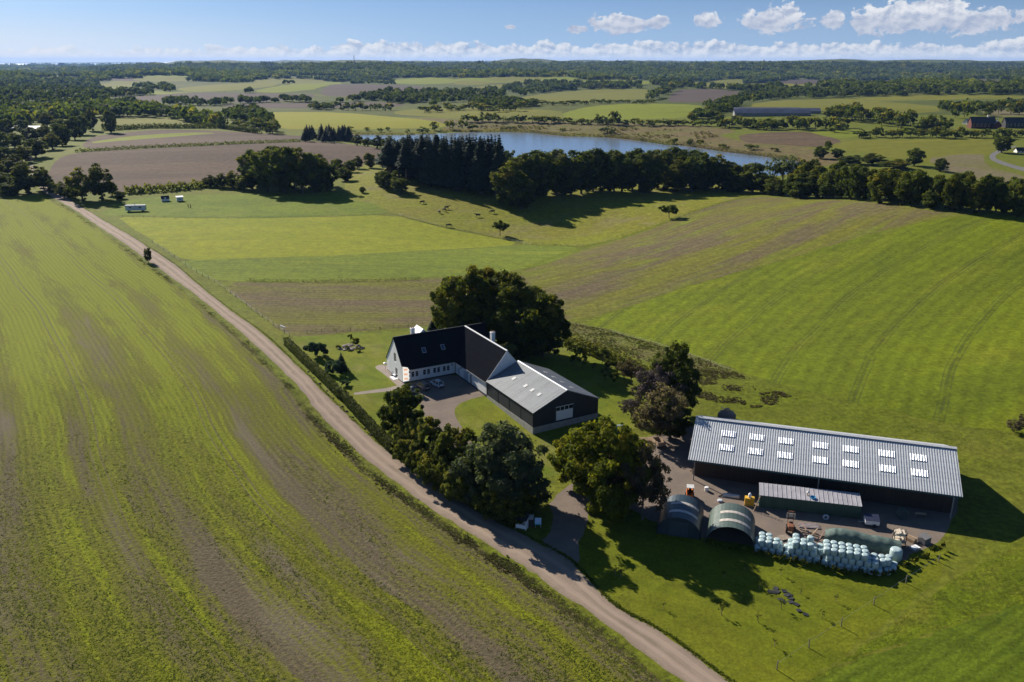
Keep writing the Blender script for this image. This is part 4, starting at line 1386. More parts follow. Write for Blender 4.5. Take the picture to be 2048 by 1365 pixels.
# round-topped tunnel sheds
def tunnel(fl_px, fr_px, depth_m, col, label, open_front, hgt):
    A, B = at(*fl_px), at(*fr_px)
    wd = math.hypot(B[0] - A[0], B[1] - A[1])
    rz_ = R(-16)
    T_ = empty('tunnel_shed', (A[0], A[1], min(A[2], B[2]) - 0.05), rz_, label, 'shed', 'tunnel sheds with rooflight bands')
    n = 18
    prof = []
    for k in range(n + 1):
        t_ = math.pi * k / n
        prof.append((wd / 2 - wd / 2 * math.cos(t_), hgt * math.sin(t_) ** 0.82))
    mcol = mat_plain('tunnel_' + str(col), col, 0.42, var=0.14, scale=0.8, spec=0.6)
    nb = 10
    for k in range(nb):
        y0 = depth_m * k / nb
        y1 = depth_m * (k + 1) / nb - 0.03
        mb = MB()
        vs = []
        for (yy) in (y0, y1):
            for (rr) in (0.0, 0.06):
                for (x, z) in prof:
                    cxp, = (wd / 2,)
                    vs.append((cxp + (x - cxp) * (1 + rr / (wd / 2)) , yy, z + (rr if z > 0.1 else 0)))
        m1 = n + 1
        fs = []
        for i in range(n):
            fs.append((i, i + 1, 2 * m1 + i + 1, 2 * m1 + i))                       # inside
            fs.append((m1 + i, 3 * m1 + i, 3 * m1 + i + 1, m1 + i + 1))             # outside
            fs.append((i, m1 + i, m1 + i + 1, i + 1))
            fs.append((2 * m1 + i, 2 * m1 + i + 1, 3 * m1 + i + 1, 3 * m1 + i))
        mb.add(vs, fs)
        mb.build('arch_sheet', mcol, T_)
    rl = mat_plain('tunnel_rooflight', (0.50, 0.44, 0.38), 0.32, var=0.2, scale=2, spec=0.8)
    for f0 in (0.24, 0.58):
        for i in range(6, 14, 2):
            vs = []
            for yy in (depth_m * f0, depth_m * f0 + 0.85):
                for j in (i, i + 1, i + 2):
                    x, z = prof[j]
                    vs.append((wd / 2 + (x - wd / 2) * (1 + 0.09 / (wd / 2)), yy, z + 0.09))
            MB().add(vs, [(0, 3, 4, 1), (1, 4, 5, 2)]).add([(q[0], q[1], q[2] - 0.025) for q in vs], [(0, 1, 4, 3), (1, 2, 5, 4)]).build('rooflight', rl, T_)
    def end(yy, nm, m_):
        pts_ = [(x, yy, z) for x, z in prof]
        MB().prism(pts_, (0, 0.05, 0)).build(nm, m_, T_)
    end(depth_m - 0.12, 'back_wall', mcol)
    if not open_front:
        e_ = MB().prism([(wd / 2 + (x - wd / 2) * 0.97, 0.25, z * 0.97) for x, z in prof], (0, 0.05, 0)).build('front_wall', mat_plain('tunnel_front', (0.03, 0.045, 0.05), 0.7), T_)
        for s in (0, 1):
            MB().box(wd / 2 - 1.7 + s * 1.72, wd / 2 - 0.02 + s * 1.72, 0.17, 0.24, 0.05, hgt * 0.78).build('door', mat_plain('tunnel_door', (0.045, 0.065, 0.075), 0.6), e_)
    return T_


tunnel((1312, 1068), (1400, 1080), 9.0, (0.022, 0.042, 0.055), 'dark blue tunnel shed with closed front beside the round tree', False, 4.0)
tunnel((1411, 1088), (1508, 1101), 9.0, (0.075, 0.105, 0.085), 'green open-ended tunnel shed with two pale rooflight bands', True, 4.1)

# silage bales, three stacks
bale_white = mat_plain('bale_wrap', (0.40, 0.51, 0.51), 0.33, var=0.16, scale=2.5, bump=1.0, bscale=7, spec=0.6)
bm_ = MB()
bm_.lathe([(0.30, 0.0), (0.52, 0.03), (0.585, 0.12), (0.60, 0.55), (0.585, 1.0), (0.52, 1.10), (0.28, 1.13), (0.05, 1.12)], 16)
bale_me = bm_.mesh('silage_bale', bale_white, smooth=True)
BRZ = BR
S0 = at(1515, 1100)
rnd = random.Random(4)


def bale_spot(u, v, k, lab, tilt=0.0):
    x = S0[0] + math.cos(BRZ) * u - math.sin(BRZ) * v
    y = S0[1] + math.sin(BRZ) * u + math.cos(BRZ) * v
    o = link('silage_bale', bale_me, None, (x + rnd.uniform(-.04, .04), y + rnd.uniform(-.04, .04), tz(x, y) - 0.03 + k * 1.10), (tilt, rnd.uniform(-.03, .03), rnd.uniform(0, 6)),
             (1, 1, rnd.uniform(0.96, 1.02)))
    tag(o, lab, 'bale', 'wrapped bales in the stacks behind the tunnel sheds')
    return o


LBS = {0.0: 'the small stack next to the green tunnel shed', 5.0: 'the middle stack behind the plywood sheet', 11.3: 'the widest stack in front of the netted heap'}
LBL = ('bottom', 'middle', 'top')
LB = 'pale wrapped round silage bale loose at the edge of the widest stack'
for (u0, cols, rows, full) in ((0.0, 4, 3, 2), (5.0, 5, 3, 3), (11.3, 8, 3, 3)):
    for k in range(full):
        for r_ in range(rows):
            for c_ in range(cols):
                if k == 2 and (c_ in (cols - 1,) or (u0 > 10 and c_ > 5) or (u0 == 5.0 and (c_ < 1 or c_ + r_ == 4))):
                    continue
                if k == 1 and c_ == cols - 1 and r_ < 1 and u0 > 0:
                    continue
                if k == 1 and u0 == 0 and (c_ > 2 or (c_ == 2 and r_ == 2)):
                    continue
                bale_spot(u0 + c_ * 1.22 + (r_ % 2) * 0.12 + (k % 2) * 0.55, r_ * 1.2 - (1.3 if u0 > 10 else 0.9 if u0 > 4 else 0.2) + k * 0.12, k, 'wrapped silage bale, %s layer of %s' % (LBL[k], LBS[u0]))
for u, v, k in ((21.3, -0.6, 0), (21.0, 0.6, 0), (22.2, 0.4, 0), (21.6, 1.8, 0), (21.5, 1.5, 1), (21.3, 0.4, 1), (22.5, 1.5, 0)):
    bale_spot(u, v, k, LB)
big = at(1790, 1120)
bo = link('silage_bale', bale_me, None, big, (0, 0, 1), (1.75, 1.75, 1.95))
tag(bo, 'largest pale wrapped bale standing alone at the end of the green tarpaulin', 'bale')

# net-covered clamp behind the bales
tarp = mat_plain('green_net', (0.075, 0.115, 0.10), 0.75, var=0.3, scale=1.5, bump=0.8, bscale=5)
A = at(1648, 1082)
B = at(1800, 1113)
L = math.hypot(B[0] - A[0], B[1] - A[1])
rz = math.atan2(B[1] - A[1], B[0] - A[0])
nu, nv = 60, 14
V = []
for i in range(nu + 1):
    u = L * i / nu
    hh = 2.3 * (0.55 + 0.45 * min(1, i / 8)) * (1 - 0.05 * math.sin(u * 1.1) - 0.02 * math.sin(u * 3.3 + 1)) * (1.0 - 0.15 * (i / nu))
    for j in range(nv + 1):
        t_ = math.pi * j / nv
        V.append((u, 1.5 - 1.6 * math.cos(t_) * (1 + 0.02 * math.sin(2 * u + j * 0.7)), hh * max(0.0, math.sin(t_)) ** 0.6 + 0.03 * math.sin(2.1 * u + 0.9 * j) - 0.1))
F = [(i * (nv + 1) + j, (i + 1) * (nv + 1) + j, (i + 1) * (nv + 1) + j + 1, i * (nv + 1) + j + 1) for i in range(nu) for j in range(nv)]
me = np_mesh('tarpaulin_heap', np.array(V), np.array(F), [tarp], smooth=True)
o = link('tarpaulin_heap', me, None, A, (0, 0, rz))
tag(o, 'long heap of bales covered with dark green netting behind the white bales', 'heap')


# yard machines -------------------------------------------------
def wheel(parent, x, y, r_, wdt, rimm=None, nm='wheel'):
    wo_ = MB().lathe([(r_ * 0.55, -wdt / 2), (r_ * 0.92, -wdt / 2), (r_, -wdt / 4), (r_, wdt / 4), (r_ * 0.92, wdt / 2), (r_ * 0.55, wdt / 2)], 18,
                     Matrix.Translation((x, y, r_)) @ Matrix.Rotation(R(90), 4, 'X')).build(nm, rubber, parent, smooth=False)
    MB().lathe([(r_ * 0.56, -wdt / 2 - 0.01), (r_ * 0.56, wdt / 2 + 0.01)], 14, Matrix.Translation((x, y, r_)) @ Matrix.Rotation(R(90), 4, 'X')).build('rim', rimm or metal_grey, wo_)
    return wo_


P = at(1379, 997)
ft = empty('loader', P, R(-100), 'orange compact loader with grey roofed cab by the blue tunnel shed', 'loader')
MB().box(-1.2, 1.0, -0.65, 0.65, 0.45, 1.15).build('chassis', orange, ft)
MB().prism([(-1.25, -0.62, 1.15), (-0.3, -0.62, 1.15), (-0.3, -0.62, 1.75), (-1.15, -0.62, 1.55)], (0, 1.24, 0)).build('bonnet', orange, ft)
cb = MB()
for (x, y) in ((-0.3, -0.6), (0.95, -0.6), (-0.3, 0.55), (0.95, 0.55)):
    cb.box(x, x + 0.07, y, y + 0.07, 1.15, 2.75)
cb.build('cab_frame', dark_steel, ft)
MB().box(-0.4, 1.12, -0.7, 0.7, 2.75, 2.87).build('cab_roof', mat_plain('pale_roof', (0.55, 0.54, 0.52), 0.5), ft)
MB().box(-0.24, 0.9, -0.585, -0.57, 1.2, 2.7).box(-0.24, 0.9, 0.6, 0.615, 1.2, 2.7).build('cab_window', glass, ft)
MB().box(-0.1, 0.4, -0.25, 0.25, 1.15, 1.6).box(-0.15, 0.0, -0.25, 0.25, 1.6, 2.1).build('seat', rubber, ft)
MB().tube([(0.9, -0.5, 1.0), (1.9, -0.5, 0.6)], 0.08, 6).tube([(0.9, 0.5, 1.0), (1.9, 0.5, 0.6)], 0.08, 6).build('lift_arm', orange, ft)
MB().prism([(1.85, -0.8, 0.15), (2.6, -0.8, 0.1), (1.95, -0.8, 0.85)], (0, 1.6, 0)).build('bucket', rust, ft)
for x in (-0.85, 0.7):
    for y in (-0.72, 0.72):
        wheel(ft, x, y, 0.45, 0.3)

P = at(1580, 1062)
tr = empty('old_tractor', P, R(75), 'rusty old forklift tractor with pale mast board in the barn yard', 'tractor')
MB().box(-1.3, 1.0, -0.5, 0.5, 0.6, 1.2).prism([(-1.35, -0.45, 1.2), (-0.2, -0.45, 1.2), (-0.2, -0.45, 1.75), (-1.3, -0.45, 1.6)], (0, 0.9, 0)).build('body', rust, tr)
MB().box(-0.1, 0.5, -0.3, 0.3, 1.2, 1.45).box(-0.15, 0.0, -0.3, 0.3, 1.45, 1.95).build('seat', rubber, tr)
MB().tube([(0.6, 0, 1.2), (0.4, 0, 1.9)], 0.04, 6).build('steering_column', dark_steel, tr)
for y in (-0.7, 0.7):
    wheel(tr, -0.8, y, 0.65, 0.35, rust)
    wheel(tr, 0.9, y * 0.9, 0.4, 0.25, rust)
ms_ = MB()
for y in (-0.5, 0.42):
    ms_.box(1.15, 1.27, y, y + 0.1, 0.2, 3.3)
ms_.box(1.15, 1.27, -0.5, 0.52, 3.3, 3.42).box(1.15, 1.27, -0.4, 0.42, 2.0, 2.12)
ms_.build('mast', rust, tr)
MB().box(1.3, 1.36, -0.75, 0.75, 1.9, 2.9).build('mast_board', mat_plain('bone_board', (0.55, 0.48, 0.38), 0.7), tr)
MB().box(1.27, 2.4, -0.45, -0.3, 0.2, 0.28).box(1.27, 2.4, 0.3, 0.45, 0.2, 0.28).build('fork', rust, tr)


def simple_box_thing(nm, px, py, rz, label, cat, parts, group=None, dz=0.0):
    P_ = at(px, py)
    e_ = empty(nm, (P_[0], P_[1], P_[2] + dz), rz, label, cat, group)
    for (pn_, mb, m_) in parts:
        mb.build(pn_, m_, e_)
    return e_


simple_box_thing('pallet_boxes', 1498, 1010, R(-15), 'yellow slatted crate with a white canister on top by the barn', 'crate',
                 [('slat', MB().box(-0.9, 0.9, -0.6, 0.6, 0.1 + 0.32 * k, 0.34 + 0.32 * k), yellow) for k in range(5)] + [('pallet', MB().box(-0.9, 0.9, -0.65, 0.65, 0, 0.09), wood_grey)])
P = at(1498, 1010)
o = MB().lathe([(0.28, 0), (0.32, 0.08), (0.32, 0.65), (0.2, 0.8), (0.09, 0.85), (0.09, 0.95)], 14).build('canister', white_trim, None, (P[0], P[1], P[2] + 1.66))
tag(o, 'white canister standing on the yellow slatted crate', 'canister')
P = at(1413, 982)
o = MB().lathe([(0.4, 0), (0.42, 0.1), (0.42, 0.8), (0.36, 0.85), (0.05, 0.87)], 14).build('barrel', white_trim, None, P)
tag(o, 'white barrel at the foot of the barn post nearest the trees', 'barrel')
P = at(1462, 994)
o = MB().box(-1.6, 1.6, -0.35, 0.35, 0.0, 0.42).box(-1.5, 1.5, -0.25, 0.25, 0.42, 0.5).build('trough', mat_plain('trough_white', (0.6, 0.61, 0.65), 0.5), None, P, (0, 0, R(-16)))
tag(o, 'long whitish trough lying along the shaded barn front', 'trough')
P = at(1440, 1004)
o = MB().lathe([(0.1, 0.0), (0.45, 0.05), (0.55, 0.3), (0.45, 0.45), (0.1, 0.5)], 14).build('feed_tub', mat_plain('tub_pale', (0.55, 0.57, 0.62), 0.5), None, P)
tag(o, 'round pale feed tub on the gravel at the shadow edge', 'tub')
P = at(1651, 1040)
tyre = MB()
n1, n2 = 18, 8
vs = [((0.42 + 0.17 * math.cos(2 * math.pi * j / n2)) * math.cos(2 * math.pi * i / n1), 0.17 * math.sin(2 * math.pi * j / n2), 0.55 + (0.42 + 0.17 * math.cos(2 * math.pi * j / n2)) * math.sin(2 * math.pi * i / n1)) for i in range(n1) for j in range(n2)]
tyre.add(vs, [(i * n2 + j, i * n2 + (j + 1) % n2, ((i + 1) % n1) * n2 + (j + 1) % n2, ((i + 1) % n1) * n2 + j) for i in range(n1) for j in range(n2)])
o = tyre.build('wheel_ring', mat_plain('painted_tyre', (0.34, 0.42, 0.50), 0.6), None, P, (0, 0, R(-10)), smooth=True)
tag(o, 'pale blue painted tyre leaning at the green wagon', 'tyre')
# car trailer with dark cover
simple_box_thing('box_trailer', 1742, 1050, R(-12), 'small white box trailer with dark blue lid near the barn', 'trailer',
                 [('box', MB().box(-1.25, 1.25, -0.9, 0.9, 0.45, 1.25), white_trim), ('lid', MB().prism([(-1.28, -0.93, 1.26), (1.28, -0.93, 1.26), (1.28, 0.93, 1.75), (-1.28, 0.93, 1.75)], (0, 0, 0.06)), mat_plain('navy_lid', (0.03, 0.035, 0.07), 0.5)),
                  ('box_back', MB().prism([(-1.22, 0.85, 1.25), (-1.22, -0.85, 1.25), (-1.22, 0.85, 1.72)], (2.44, 0, 0)), white_trim),
                  ('wheel', MB().tube([(0.4, -1.1, 0.33), (0.4, -0.92, 0.33)], 0.33, 14), rubber), ('wheel', MB().tube([(0.4, 0.92, 0.33), (0.4, 1.1, 0.33)], 0.33, 14), rubber), ('drawbar', MB().tube([(-1.2, 0, 0.5), (-2.4, 0, 0.45)], 0.06, 6), metal_grey)])
# beams and boards
wood_pink = mat_plain('pinkish_timber', (0.33, 0.21, 0.17), 0.8, var=0.2)
for (p0, p1, wd, z0, z1, m_, lab) in (((1600, 1062), (1665, 1082), 0.22, 0.25, 0.2, wood_grey, 'long grey timber beam lying at the foot of the rusty tractor'),
                                      ((1602, 1055), (1622, 1078), 0.16, 0.9, 0.35, wood_pink, 'reddish post leaning across the long grey beam'),
                                      ((1634, 1066), (1621, 1078), 0.2, 0.7, 0.45, wood_pale, 'pale sawn post propped on the long grey beam'),
                                      ((1648, 1070), (1638, 1083), 0.16, 0.8, 0.3, wood_pink, 'short reddish post propped beside the netted heap')):
    A, B = at(*p0), at(*p1)
    A = Vector((A[0], A[1], A[2] + z0))
    B = Vector((B[0], B[1], B[2] + z1))
    d = (B - A)
    sdv = Vector((-d.y, d.x, 0)).normalized() * wd / 2
    mb = MB().prism([A - sdv, A + sdv, B + sdv, B - sdv], (0, 0, wd))
    o = mb.build('beam', m_)
    tag(o, lab, 'beam')
P = at(1618, 1053)
bd = empty('board_pile', P, R(-8), 'low pile of dusty grey boards behind the rusty tractor', 'boards')
for k in range(6):
    MB().box(-1.9 + 0.1 * (k % 3), 1.9 - 0.2 * (k % 2), -0.8 + 0.27 * k, -0.56 + 0.27 * k, 0.0, 0.18 + 0.05 * (k % 2)).build('board', mat_plain('dusty_board', (0.25, 0.21, 0.21), 0.8, var=0.2), bd)
P = at(1567, 1077)
pa = empty('pallet', P, R(20), 'square sheet of plywood lying on bearers on the sunny gravel', 'pallet')
MB().box(-1.0, 1.0, -0.8, 0.8, 0.16, 0.22).build('deck', wood_grey, pa)
for y in (-0.7, 0, 0.7):
    MB().box(-1, 1, y - 0.06, y + 0.06, 0, 0.155).build('bearer', wood_dark, pa)
# rack of pale planks, crates and boxes at the far end of the clamp
P = at(1797, 1090)
rk_ = empty('plank_rack', P, R(-12), 'steel rack stacked with pale plank bundles behind the netted heap', 'rack')
for x in (-1.0, 1.0):
    for y in (-0.5, 0.5):
        MB().box(x - 0.05, x + 0.05, y - 0.05, y + 0.05, 0, 2.9).build('upright', dark_steel, rk_)
for z in (0.7, 2.1):
    MB().box(-1.05, 1.05, -0.55, 0.55, z, z + 0.08).build('shelf', dark_steel, rk_)
    for k in range(5):
        MB().box(-0.85 + 0.33 * k, -0.6 + 0.33 * k, -0.8, 0.8, z + 0.08, z + 0.45 + 0.15 * ((k * 7) % 3)).build('plank_bundle', mat_plain('bone_board', (0.55, 0.48, 0.38), 0.7), rk_)
simple_box_thing('board_stack', 1822, 1083, R(35), 'small stack of light boards leaning between rack and grey box', 'boards',
                 [('board', MB().box(-0.5 + 0.22 * k, -0.33 + 0.22 * k, -0.8, 0.8, 0, 0.7 + 0.12 * (k % 3)), wood_pale) for k in range(5)])
simple_box_thing('grey_box', 1848, 1086, R(30), 'dark grey tipped box at the end of the yard', 'box',
                 [('box', MB().box(-0.9, 0.9, -0.7, 0.7, 0.0, 1.15), mat_plain('grey_box', (0.15, 0.14, 0.14), 0.7)), ('lid', MB().prism([(-0.95, -0.75, 1.16), (0.95, -0.75, 1.16), (0.95, 0.75, 1.45), (-0.95, 0.75, 1.45)], (0, 0, 0.06)), mat_plain('grey_lid', (0.22, 0.21, 0.2), 0.6))])
simple_box_thing('white_crate', 1829, 1099, R(25), 'low white crate lying on the gravel in front of the grey box', 'crate',
                 [('box', MB().box(-0.8, 0.8, -0.55, 0.55, 0, 0.4), mat_plain('crate_side', (0.35, 0.33, 0.31), 0.7)), ('lid', MB().box(-0.83, 0.83, -0.58, 0.58, 0.401, 0.47), white_trim)])
# wire roll
P = at(1808, 1042)
wr = MB()
for k in range(7):
    ring = [(1.0 * math.cos(t_), 0.22 * k, 1.1 + 1.0 * math.sin(t_)) for t_ in np.linspace(0, 2 * math.pi, 17)]
    wr.tube(ring, 0.035, 4)
for t_ in np.linspace(0, 2 * math.pi, 9)[:-1]:
    wr.tube([(1.0 * math.cos(t_), 0, 1.1 + math.sin(t_)), (1.0 * math.cos(t_), 1.35, 1.1 + math.sin(t_))], 0.03, 4)
o = wr.build('hay_feeder', green_steel, None, P, (0, 0, R(10)))
tag(o, 'round green steel ring feeder standing on edge in the barn shade', 'feeder')
P = at(1840, 1035)
be_ = empty('workbench', P, R(-10), 'pale plank workbench in the barn shade', 'bench')
MB().box(-1.0, 1.0, -0.3, 0.3, 0.8, 0.9).build('top', wood_pale, be_)
for x in (-0.85, 0.85):
    MB().box(x - 0.05, x + 0.05, -0.25, 0.25, 0, 0.8).build('leg', wood_grey, be_)

# round tank behind the barn ridge
TP = (fe[0] + ux * 5.6 - uy * (2 * BH + 3.2), fe[1] + uy * 5.6 + ux * (2 * BH + 3.2))
gz_ = tz(*TP)
hgt_ = 3.0
while proj(TP[0], TP[1], gz_ + hgt_)[1] > 817 and hgt_ < 11:
    hgt_ += 0.1
print('tank', TP, hgt_, proj(TP[0], TP[1], gz_ + hgt_))
tk = empty('slurry_tank', (TP[0], TP[1], gz_), 0, 'brown round tank with domed lid and pipe behind the barn', 'tank')
MB().lathe([(2.05, -0.2), (2.05, hgt_ - 2.0)], 24).build('drum', mat_plain('rust_drum', (0.22, 0.12, 0.08), 0.8, var=0.3, scale=1), tk, smooth=True)
MB().lathe([(2.1, hgt_ - 1.99), (2.05, hgt_ - 1.5), (1.5, hgt_ - 0.9), (0.55, hgt_ - 0.55), (0.5, hgt_ - 0.5)], 24).build('dome', mat_plain('dome_brown', (0.20, 0.155, 0.125), 0.7, var=0.2), tk, smooth=True)
cap_ = MB().lathe([(0.55, hgt_ - 0.5), (0.55, hgt_ - 0.1), (0.3, hgt_)], 14).build('cap', wood_pale, tk)
MB().tube([(-0.3, 0, hgt_ - 0.3), (-1.4, 0.2, hgt_ + 0.35), (-1.5, 0.2, hgt_ - 1.5)], 0.12, 8).build('pipe', metal_grey, cap_)

# trailer and green bin by the trees
P = at(1317, 893)
t_ = empty('tipping_trailer', P, R(-70), 'wooden sided farm trailer standing under the trees by the yard', 'trailer')
for (x0, x1, y0, y1) in ((-1.6, 1.6, -0.9, -0.82), (-1.6, 1.6, 0.82, 0.9), (-1.6, -1.52, -0.82, 0.82), (1.52, 1.6, -0.82, 0.82)):
    MB().box(x0, x1, y0, y1, 0.8, 1.6).build('side_board', wood_pale, t_)
MB().box(-1.6, 1.6, -0.9, 0.9, 0.7, 0.795).build('bed', wood_grey, t_)
for x in (-0.5, 0.6):
    for y in (-0.75, 0.75):
        wheel(t_, x, y, 0.34, 0.2)
MB().tube([(1.6, 0, 0.75), (2.7, 0, 0.6)], 0.07, 6).build('drawbar', rust, t_)
P = at(1241, 864)
gb = empty('garden_bin', P, R(5), 'green metal bin with pale rounded lid on the grass behind the shed', 'bin')
MB().box(-0.85, 0.85, -0.6, 0.6, 0.0, 1.2).build('body', mat_plain('bin_green', (0.10, 0.20, 0.15), 0.5), gb)
MB().prism([(-0.95, -0.7, 1.2), (-0.95, 0.7, 1.2), (-0.95, 0.7, 1.4), (-0.95, 0.2, 1.7), (-0.95, -0.2, 1.7), (-0.95, -0.7, 1.4)], (1.9, 0, 0)).build('lid', mat_plain('bin_lid', (0.36, 0.45, 0.42), 0.4), gb)
P = at(1287, 882)
lg = empty('board_stack', P, R(-5), 'low stack of pale boards under the brown bush by the yard', 'boards')
for k in range(5):
    MB().box(-2.2 + 0.2 * (k % 2), 2.2 - 0.1 * k, -0.5 + 0.2 * k, -0.33 + 0.2 * k, 0, 0.4 + 0.05 * k).build('board', wood_pale, lg)
P = at(1391, 945)
sc_ = empty('scrap_pile', P, R(20), 'small heap of pale branches and scrap beside the barn corner', 'scrap')
for k in range(9):
    a_ = k * 1.1
    MB().tube([(math.cos(a_) * 1.2, math.sin(a_) * 1.2, 0.1), (-math.cos(a_ + 1) * 0.4, -math.sin(a_) * 0.4, 0.5 + 0.1 * k)], 0.07, 5).build('branch', wood_pale, sc_)


# ------------------------------------------------------------------ cars
def car(px, py, rz, paint, label, kind):
    P_ = at(px, py)
    e_ = empty('parked_car', P_, rz, label, 'car', 'cars parked in the courtyard')
    Lc, Wc = (4.5, 1.84)
    hb, ht = 0.92, 1.62 if kind == 'suv' else 1.66
    # body: cross-sections along x, lofted
    secs = [(-2.25, 0.70, 0.42, 0.78), (-2.15, 0.86, 0.30, 0.90), (-1.4, 0.92, 0.28, hb + 0.06), (0.7, 0.92, 0.28, hb + 0.04), (1.6, 0.90, 0.28, 0.90), (2.12, 0.82, 0.30, 0.78), (2.25, 0.66, 0.42, 0.66)]
    V_ = []
    for (x, hw_, z0, z1) in secs:
        V_ += [(x, -hw_ * 0.94, z0), (x, -hw_, (z0 + z1) / 2), (x, -hw_ * 0.95, z1), (x, -hw_ * 0.80, z1 + 0.04), (x, hw_ * 0.80, z1 + 0.04), (x, hw_ * 0.95, z1), (x, hw_, (z0 + z1) / 2), (x, hw_ * 0.94, z0)]
    F_ = [(i * 8 + j, i * 8 + (j + 1) % 8, (i + 1) * 8 + (j + 1) % 8, (i + 1) * 8 + j) for i in range(len(secs) - 1) for j in range(8)]
    mb = MB().add(V_, F_ + [tuple(reversed(range(8))), tuple(range((len(secs) - 1) * 8, len(secs) * 8))])
    body = mb.build('body', paint, e_)
    if kind == 'suv':
        cab = [(-2.05, 0.98), (-1.75, 1.5), (-1.35, ht), (0.35, ht), (1.05, 1.0)]
    else:
        cab = [(-2.15, 0.98), (-2.0, 1.5), (-1.75, ht), (0.35, ht), (1.2, 0.98)]
    n_ = len(cab)
    taper = lambda z: 0.80 - 0.16 * (z - 0.95) / 0.7
    Vc = [(x, -taper(z), z) for x, z in cab] + [(x, taper(z), z) for x, z in cab]
    Fc = [tuple(range(n_)), tuple(reversed(range(n_, 2 * n_)))] + [(i, n_ + i, n_ + i + 1, i + 1) for i in range(n_ - 1)] + [(n_ - 1, 2 * n_ - 1, n_, 0)]
    MB().add(Vc, Fc).build('window', glass, e_)
    MB().prism([(cab[-3][0] - 0.02, -0.66, ht + 0.003), (cab[-2][0] + 0.02, -0.66, ht + 0.003), (cab[-2][0] + 0.02, 0.66, ht + 0.003), (cab[-3][0] - 0.02, 0.66, ht + 0.003)], (0, 0, 0.05)).build('roof', paint, e_)
    for sg in (-1, 1):
        MB().box(-1.6, 0.2, sg * 0.6 - 0.02, sg * 0.6 + 0.02, ht + 0.055, ht + 0.10).build('roof_rail', dark_steel, e_)
        for (i0, i1) in ((0, 1), (1, 2), (n_ - 2, n_ - 1)):
            a_, b_ = cab[i0], cab[i1]
            MB().tube([(a_[0], sg * taper(a_[1]), a_[1]), (b_[0], sg * taper(b_[1]), b_[1])], 0.05, 5).build('pillar', paint, e_)
        xm = -0.45
        MB().tube([(xm, sg * taper(0.98), 0.98), (xm, sg * taper(ht), ht)], 0.05, 5).build('pillar', paint, e_)
        MB().box(-2.26, -2.14, sg * 0.62 - 0.14, sg * 0.62 + 0.14, 0.72, 0.92).build('tail_light', mat_plain('tail_red', (0.35, 0.02, 0.02), 0.3), e_)
        MB().box(2.08, 2.2, sg * 0.58 - 0.17, sg * 0.58 + 0.17, 0.62, 0.78).build('headlight', mat_plain('lamp_glass', (0.7, 0.72, 0.75), 0.15), e_)
        MB().box(0.72, 0.86, sg * 0.98 - 0.09, sg * 0.98 + 0.09, 0.98, 1.12).build('mirror', paint, e_)
        for x in (-1.4, 1.42):
            wheel(e_, x, sg * 0.83, 0.34, 0.24)
    MB().box(-2.30, -2.16, -0.78, 0.78, 0.36, 0.56).build('bumper', dark_steel, e_)
    MB().box(-2.275, -2.262, -0.26, 0.26, 0.60, 0.71).build('number_plate', white_trim, e_)
    return e_


car_white = mat_plain('car_white', (0.72, 0.74, 0.76), 0.25, var=0.02, coat=1.0)
car_taupe = mat_plain('car_taupe', (0.36, 0.31, 0.29), 0.28, metal=0.4, var=0.03, coat=1.0)
car_silver = mat_plain('car_silver', (0.55, 0.56, 0.58), 0.28, metal=0.5, var=0.03, coat=1.0)
car(874, 772, R(128), car_white, 'white crossover car parked closest to the doorway wing of the house', 'suv')
car(846, 777, R(126), car_taupe, 'taupe estate car parked between the white and the silver car', 'estate')
car(819, 783, R(128), car_silver, 'silver car half hidden by the courtyard tree below the banner', 'estate')

# ------------------------------------------------------------------ banner flag
P = at(806, 775)
fl = empty('banner_flag', P, R(8), 'white banner flag with three orange marks on a pole at the house corner', 'flag')
MB().tube([(0, 0, 0), (0, 0, 5.8)], [0.05, 0.035], 8).build('pole', metal_grey, fl)
nz, nx_ = 24, 8
V = []
for k in range(nz + 1):
    z = 1.5 + 4.1 * k / nz
    wd = 1.62 * (1 - 0.10 * max(0, (k - 20) / 4.0)) * (1 - 0.05 * math.sin(k * 0.9))
    for i in range(nx_ + 1):
        u = i / nx_
        V.append((0.06 + wd * u, 0.10 * math.sin(u * 4 + k * 0.25) * u, z - 0.30 * u * (k / nz) + 0.25 * u * (1 - k / nz)))
F = [(k * (nx_ + 1) + i, k * (nx_ + 1) + i + 1, (k + 1) * (nx_ + 1) + i + 1, (k + 1) * (nx_ + 1) + i) for k in range(nz) for i in range(nx_)]


